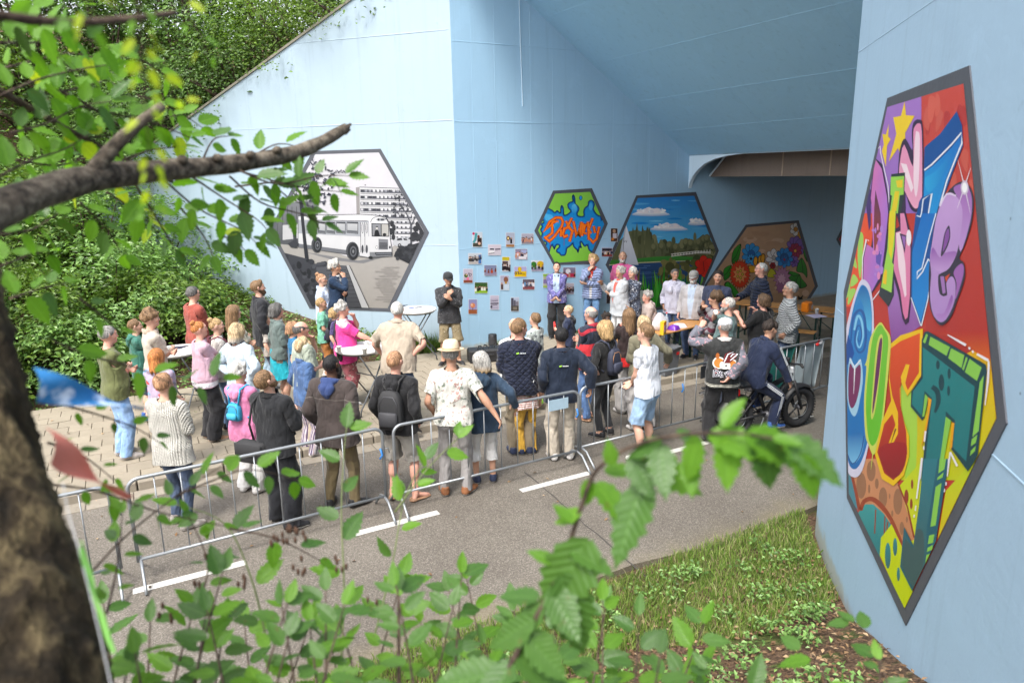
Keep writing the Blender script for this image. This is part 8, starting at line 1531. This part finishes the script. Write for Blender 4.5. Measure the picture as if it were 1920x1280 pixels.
def twig(parent,pts,r0,r1,size,step,kind='A',mat=None,flat=.5,drop=.25,start=.1,name='twig',both=True,pl=1.):
    """pts: (photo x, photo y, distance in metres)"""
    org=np.array(parent.location); P=smoothpts([at(x,y,d) for x,y,d in pts],5); Ls=np.r_[0,np.cumsum([np.linalg.norm(P[i+1]-P[i]) for i in range(len(P)-1)])]; n=len(P)
    MB().tube([p-org for p in P],list(np.linspace(r0,r1,n)),7).build(name,mat or M_twig,parent,True)
    s=Ls[-1]*start; side=1
    while s<Ls[-1]+.001:
        i=min(n-2,int(np.searchsorted(Ls,s))-1 if s>0 else 0); i=max(i,0); t=(s-Ls[i])/(Ls[i+1]-Ls[i]+1e-9); p=P[i]+(P[i+1]-P[i])*t; td=P[i+1]-P[i]; td/=np.linalg.norm(td); vd=p-CC; vd/=np.linalg.norm(vd); sd=np.cross(td,vd); sd/=np.linalg.norm(sd)+1e-9
        k=(kind if isinstance(kind,str) and len(kind)==1 else RL.choice(kind)); d=td*RL.uniform(.35,.9)+sd*side*RL.uniform(.5,1.1)+np.array([0,0,-drop*RL.uniform(.3,1.5)])+vd*RL.uniform(-.4,.4); sz=size*RL.uniform(.7,1.2); q=p+d/np.linalg.norm(d)*.012
        leaf_at(parent,q,d,sz,k,flat); side=-side; s+=step*RL.uniform(.7,1.35)
    d=P[-1]-P[-2]; leaf_at(parent,P[-1],d,size*.9,kind if len(kind)==1 else RL.choice(kind),flat)
def plant(name,label,cat,px,group=None): return empty(name,at(*px),0,label,cat,group)
bpy.context.view_layer.update()
# the tree at the left: trunk beside the camera, broken grey branch, leafy twigs
tr=plant('foreground_tree','near tree with rough brown trunk, broken grey branch and bright leaves at left','tree',(60,1270,1.45)); bpy.context.view_layer.update()
org=np.array(tr.location)
P=smoothpts([at(-330,-300,1.75),at(-215,200,1.6),at(-125,500,1.5),at(-75,800,1.42),at(-30,1050,1.36),at(5,1330,1.32),at(25,1800,1.35)],6); nP=len(P); rr=np.interp(np.linspace(0,1,nP),[0,.25,.5,.7,.85,1],[.06,.07,.095,.115,.14,.18])
P=smoothpts(P,2); rr=np.interp(np.linspace(0,1,len(P)),np.linspace(0,1,nP),rr); m=MB(); m.tube([p-org for p in P],list(rr),72); V=np.array(m.v); cen=np.repeat(np.array(P)-org,72,0); Dr=V-cen; rl=np.linalg.norm(Dr,axis=1,keepdims=True); V=V+Dr/rl*(creases(V*[1,1,.5],4,46)*.011+creases(V*[1,1,.6],8,110)*.004)[:,None]; m.v=[tuple(v) for v in V]; m.build('trunk',M_trunk,tr,True)
P=smoothpts([at(-160,520,1.5),at(-60,430,1.6),at(40,375,1.7),at(170,335,1.85),at(300,320,2.0),at(430,308,2.15),at(540,290,2.3),at(600,268,2.4),at(648,240,2.5)],6); m=MB(); rad=np.interp(np.linspace(0,1,len(P)),[0,.3,.5,.8,1],[.040,.032,.027,.022,.016])*(1+.05*np.sin(np.arange(len(P))*1.3)); m.tube([p-org for p in P],list(rad),14).build('broken_branch',M_branch,tr,True)
for x,y,d in((236,318,1.93),(342,300,2.05),(408,297,2.12),(470,291,2.2),(520,282,2.27)): q=at(x,y,d-.03)-org; MB().lathe(q,[(.002,-.012),(.013,-.006),(.015,.004),(.006,.012)],9).build('branch_knot',M_branch,tr,True)
for j_ in range(6): q=P[-1]-org; d=(P[-1]-P[-2]); d/=np.linalg.norm(d); o=np.array([RL.uniform(-.012,.012) for _ in range(3)]); MB().tube([q+o-d*.02,q+o*1.1+d*RL.uniform(.008,.028)],[.009,.002],5).build('splinter',plain('dark_split_wood',(.05,.035,.025),.9),tr)
P=smoothpts([at(165,335,1.85),at(200,290,1.86),at(250,240,1.86),at(306,198,1.88)],5); MB().tube([p-org for p in P],list(np.linspace(.020,.010,len(P))),12).build('broken_branch',M_branch,tr,True)
for pts,r0,r1 in(([(-60,20,1.15),(120,42,1.2),(250,35,1.25),(330,24,1.3)],.007,.004),([(-40,150,1.9),(60,205,2.0),(150,255,2.1),(240,300,2.3),(330,345,2.5)],.008,.004),([(60,150,2.4),(160,195,2.5),(260,262,2.7)],.006,.003)):
    P=smoothpts([at(*p) for p in pts],5); MB().tube([p-org for p in P],list(np.linspace(r0,r1,len(P))),7).build('bare_branch',M_twig,tr,True)
TW=[((420,312,2.2),(500,335,2.25),(570,352,2.3),(640,360,2.35)),((430,330,2.2),(490,380,2.25),(560,400,2.3),(610,420,2.32)),((300,330,2.1),(370,390,2.2),(450,430,2.3),(480,455,2.3)),((250,340,2.1),(300,420,2.2),(330,470,2.25)),((350,325,2.1),(420,372,2.2),(480,410,2.2),(500,430,2.2)),
((380,300,2.2),(400,262,2.25),(430,255,2.3)),((480,290,2.3),(520,270,2.35),(560,275,2.4)),((500,330,2.3),(540,370,2.3),(590,390,2.35)),((450,320,2.1),(520,345,2.15),(600,330,2.3),(655,330,2.3)),
((0,180,1.9),(70,150,2.0),(150,130,2.1),(220,120,2.2)),((0,80,1.8),(70,80,1.9),(140,70,2.0),(210,90,2.0)),((20,250,1.9),(90,230,2.0),(150,200,2.1),(210,190,2.1)),((0,330,1.8),(60,300,1.9),(120,280,2.0),(170,250,2.1)),((120,260,2.1),(200,255,2.2),(270,240,2.3),(330,215,2.4)),((60,180,2.0),(130,170,2.1),(200,150,2.2)),((0,30,1.7),(60,45,1.8),(120,40,1.9)),
((150,200,2.1),(220,215,2.2),(300,235,2.3),(360,260,2.4)),((230,300,2.2),(290,280,2.3),(350,275,2.4)),((0,440,1.8),(60,430,1.9),(110,400,2.0)),((20,560,1.9),(80,540,2.0),(130,530,2.1)),((0,130,2.2),(60,115,2.3),(130,100,2.4),(180,110,2.4)),((30,300,2.3),(110,310,2.4),(180,290,2.5),(240,280,2.5)),((150,380,2.1),(200,430,2.2),(230,480,2.3)),((330,380,2.2),(380,440,2.3),(400,480,2.3)),((200,360,2.2),(260,400,2.3),(300,440,2.4)),((0,210,2.3),(80,260,2.4),(140,300,2.5)),((90,100,2.4),(160,140,2.5),(240,150,2.6)),((260,180,2.5),(320,200,2.6),(380,240,2.7)),((410,440,2.3),(440,452,2.3),(460,470,2.3)),((0,500,1.8),(50,480,1.9),(90,470,2.0)),((440,350,2.4),(540,340,2.4),(620,345,2.4)),((10,10,2.2),(80,20,2.3),(150,10,2.4)),((60,330,2.5),(140,350,2.6),(220,345,2.7)),((180,90,2.6),(260,110,2.7),(320,150,2.8)),((0,380,2.2),(50,360,2.3),(100,350,2.4))]
for k,t in enumerate(TW): twig(tr,t,.0032,.0012,(.072 if k<9 else .070),(.040 if k<9 else .036),'AAAB' if k<9 else 'AAAAB' if k%4 else 'AAY',flat=.6,drop=.35)
# hanging shoot close to the lens
hs=plant('hanging_shoot','blurred yellow green hanging shoot close to the camera at top left','plant',(260,-40,.85)); bpy.context.view_layer.update()
twig(hs,((255,-60,.85),(262,60,.86),(270,180,.88),(280,280,.9),(285,400,.95)),.0012,.0007,.018,.010,'YYA',flat=.9,drop=.5); twig(hs,((150,-30,.8),(170,20,.82),(150,60,.84)),.0014,.0008,.018,.014,'YYA',flat=.9)
twig(hs,((330,-20,1.0),(370,60,1.0),(395,110,1.02)),.0010,.0007,.018,.022,'YYA',flat=.9,drop=.5); twig(hs,((255,60,.86),(300,150,.88),(330,190,.9)),.0008,.0006,.018,.018,'YYA',flat=.9)
# hazel sprig arching from bottom centre to the right
hz=plant('hazel_sprig','large leaved arching sprig in front of the road at lower right centre','plant',(930,1330,1.3)); bpy.context.view_layer.update()
twig(hz,((900,1380,1.25),(960,1240,1.22),(1020,1130,1.2),(1060,1040,1.18),(1090,950,1.15),(1120,880,1.12),(1190,835,1.08),(1280,815,1.02),(1380,812,.98),(1450,822,.96)),.0055,.0018,.045,.20,'A',flat=.9,drop=.5,start=.9)
for x,y,dist,dx,dy,sz,kd in((1205,905,1.12,-.35,1,.085,'B'),(1100,1010,1.16,-.5,1,.095,'B'),(1050,1080,1.18,.35,1,.085,'B'),(1290,850,1.05,.1,1,.040,'A'),(1215,860,1.08,1,.6,.062,'A'),(1270,815,1.05,.5,.25,.045,'B'),(1330,815,1.0,1,.3,.058,'A'),(1400,815,.97,1,.5,.062,'A'),(1475,825,.96,1,.75,.055,'B'),(1110,900,1.14,-.3,.7,.034,'A'),(1135,885,1.13,.9,-.15,.038,'A'),(1090,960,1.15,-.9,.3,.034,'A'),(1075,980,1.15,-.6,-.6,.03,'A'),(1150,870,1.1,-.2,-.7,.026,'A'),(1010,1120,1.2,-1,-.1,.045,'B'),(1000,1160,1.2,-.8,.5,.065,'B'),(965,1230,1.22,1,.6,.075,'B'),(940,1260,1.23,-1,.2,.075,'B'),(1040,1050,1.18,-1,-.35,.03,'A'),(1240,825,1.06,-.6,.3,.042,'B'),(1360,820,.99,.1,1,.045,'A'),(1185,850,1.1,.5,1,.05,'B'),(1240,835,1.06,.1,1,.05,'B'),(1310,820,1.02,-.3,.9,.045,'A'),(1430,818,.97,.2,1,.05,'B'),(1120,905,1.13,.6,.9,.05,'A'),(1070,1030,1.17,.9,.5,.05,'B'),(1030,1100,1.19,.6,1,.06,'B'),(1015,1130,1.2,-.7,.9,.055,'B'),(985,1190,1.21,.9,.9,.06,'B'),(960,1240,1.22,-.6,1,.06,'B'),(1500,850,.96,.3,1,.04,'A')):
    p=at(x,y,dist); q=at(x+dx*40,y+dy*40,dist+RL.uniform(-.01,.02)); leaf_at(hz,p,q-p,sz*1.62,kd,1.1)
# bramble and hazel shrub along the bottom
bs=plant('foreground_shrub','dark leafy shrub along the bottom edge at left, in front of the road','shrub',(700,1500,2.0)); bpy.context.view_layer.update()
b2_=plant('foreground_shrub','dark leafy shrub along the bottom edge below the grass verge','shrub',(1000,1500,2.0)); bpy.context.view_layer.update()
R2=random.Random(8)
for k in range(42):
    x=215+k*26+R2.uniform(-20,20); top=R2.uniform(1050,1210)+(70 if x>1050 else 0)+(40 if x<330 else 0); d=R2.uniform(1.5,2.3); lean=R2.uniform(-60,80)
    if x>1280: continue
    twig(bs if x<720 else b2_,((x,1420,d),(x+lean*.4,(1420+top)/2,d+.03),(x+lean,top,d+.06)),.004,.0014,.062 if d<1.9 else .075,.036,'BBBA' if k%3 else 'AAB',flat=.7,drop=.3)
for t,sz,kd in(((((640,1240,2.0),(645,1100,2.0),(640,960,2.02),(645,850,2.04),(650,800,2.05)),.085,'AB')),((((700,1200,2.1),(735,1060,2.1),(760,930,2.12),(800,860,2.15)),.075,'AAB')),((((500,1200,1.9),(470,1080,1.9),(420,980,1.92),(330,945,1.95)),.07,'AB')),((((740,960,2.1),(800,880,2.1),(860,820,2.12)),.07,'A'))): twig(bs,t,.003,.0012,sz,.07,kd,flat=.7,drop=.1,mat=M_gstem)
# brown seed heads
for x,y in((535,1000),(545,990),(520,1010),(560,1000),(450,1090),(560,1060),(310,1150),(370,1100),(395,1050),(640,1060),(700,1130)):
    sh_=MB()
    for j_ in range(5): p=at(x+R2.uniform(-14,14),y+R2.uniform(-16,16),1.8)-np.array(bs.location); sh_.lathe(p,[(.001,-.009),(.0035,-.003),(.004,.004),(.001,.010)],6)
    sh_.build('seed_head',plain('brown_seed',(.07,.035,.02),.9),bs,True)
# thin twigs over the pavement at left
tw=plant('thin_leaved_twigs','thin twigs with small leaves crossing the left barriers','plant',(330,960,1.9)); bpy.context.view_layer.update()
for t,sz,st in(((( 60,905,1.7),(180,920,1.75),(300,960,1.8),(420,985,1.85)),.045,.045),(((120,1130,1.7),(230,1010,1.75),(330,930,1.8),(420,870,1.85)),.05,.04),(((100,640,1.6),(180,670,1.65),(260,690,1.7),(330,720,1.75),(420,710,1.8)),.055,.04),(((80,750,1.7),(160,770,1.75),(250,800,1.8),(300,830,1.85)),.04,.035),(((90,830,1.7),(150,850,1.75),(215,900,1.8)),.04,.03),(((330,930,1.8),(400,900,1.82),(470,880,1.85),(560,900,1.9)),.06,.04),(((200,1150,1.6),(220,1060,1.65),(230,960,1.7)),.035,.03),(((360,1160,1.8),(390,1060,1.82),(350,960,1.85)),.045,.05),(((430,990,1.8),(520,1010,1.8),(600,1050,1.85)),.06,.06),(((150,560,1.8),(200,600,1.85),(240,640,1.9)),.04,.045)): twig(tw,t,.0028,.001,sz,st,'AAB',flat=.7,drop=.25)
# sprig at bottom right by the wall
rs=plant('wall_side_sprig','leafy sprig at bottom right in front of the blue wall','plant',(1640,1330,2.0)); bpy.context.view_layer.update()
for t,sz in((((1640,1360,2.0),(1650,1270,2.0),(1640,1200,2.02),(1600,1165,2.05)),.06),(((1660,1360,1.9),(1665,1290,1.9),(1650,1235,1.92)),.055),(((1560,1350,1.9),(1540,1250,1.92),(1500,1215,1.95)),.07),(((1450,1360,1.8),(1400,1290,1.8),(1330,1260,1.85)),.07),(((1350,1370,1.9),(1300,1300,1.9),(1240,1270,1.95)),.06)): twig(rs,t,.003,.001,sz,.055,'BAB',flat=.8,drop=.2)
# bunting on a cord at left
bn=plant('bunting_cord','white bunting cord with blue, red and green pennants beside the near trunk','bunting',(90,900,1.25)); bpy.context.view_layer.update(); ob=np.array(bn.location)
P=smoothpts([at(118,905,1.18),at(128,960,1.17),at(145,1020,1.15),at(178,1150,1.12),at(212,1300,1.1)],5); MB().tube([p-ob for p in P],.0008,6).build('cord',plain('white_cord',(.36,.37,.38),.7),bn,True)
def pennant(a,b,tip,mat,wv=.012):
    A,B,Tp=[at(*q)-ob for q in(a,b,tip)]; n=12; V=[]; nn=np.cross(B-A,Tp-A); nn/=np.linalg.norm(nn)
    for i in range(n+1):
        t=i/n; l=A+(Tp-A)*t; r_=B+(Tp-B)*t
        for j_ in range(5): V.append(l+(r_-l)*j_/4+nn*wv*math.sin(t*6+j_*.9))
    F=[(i*5+k,i*5+5+k,i*5+6+k,i*5+1+k) for i in range(n) for k in range(4)]; m=MB(); m.add(V,F); return m.build('pennant',mat,bn,True)
t=NT('blue_cloud_print'); p=t.obj(); c=t.mix(t.step(t.noise(26,p,5,.6),.5,.6),(.02,.17,.42),(.55,.65,.80)); bluec=t.fin(c,.7)
pennant((62,688,1.22),(72,752,1.21),(268,768,1.28),bluec); pennant((84,800,1.2),(100,868,1.19),(240,935,1.27),plain('red_pennant',(.52,.16,.12),.7)); pennant((149,1012,1.15),(151,1028,1.14),(212,1225,1.13),plain('green_pennant',(.13,.32,.06),.8),.004)
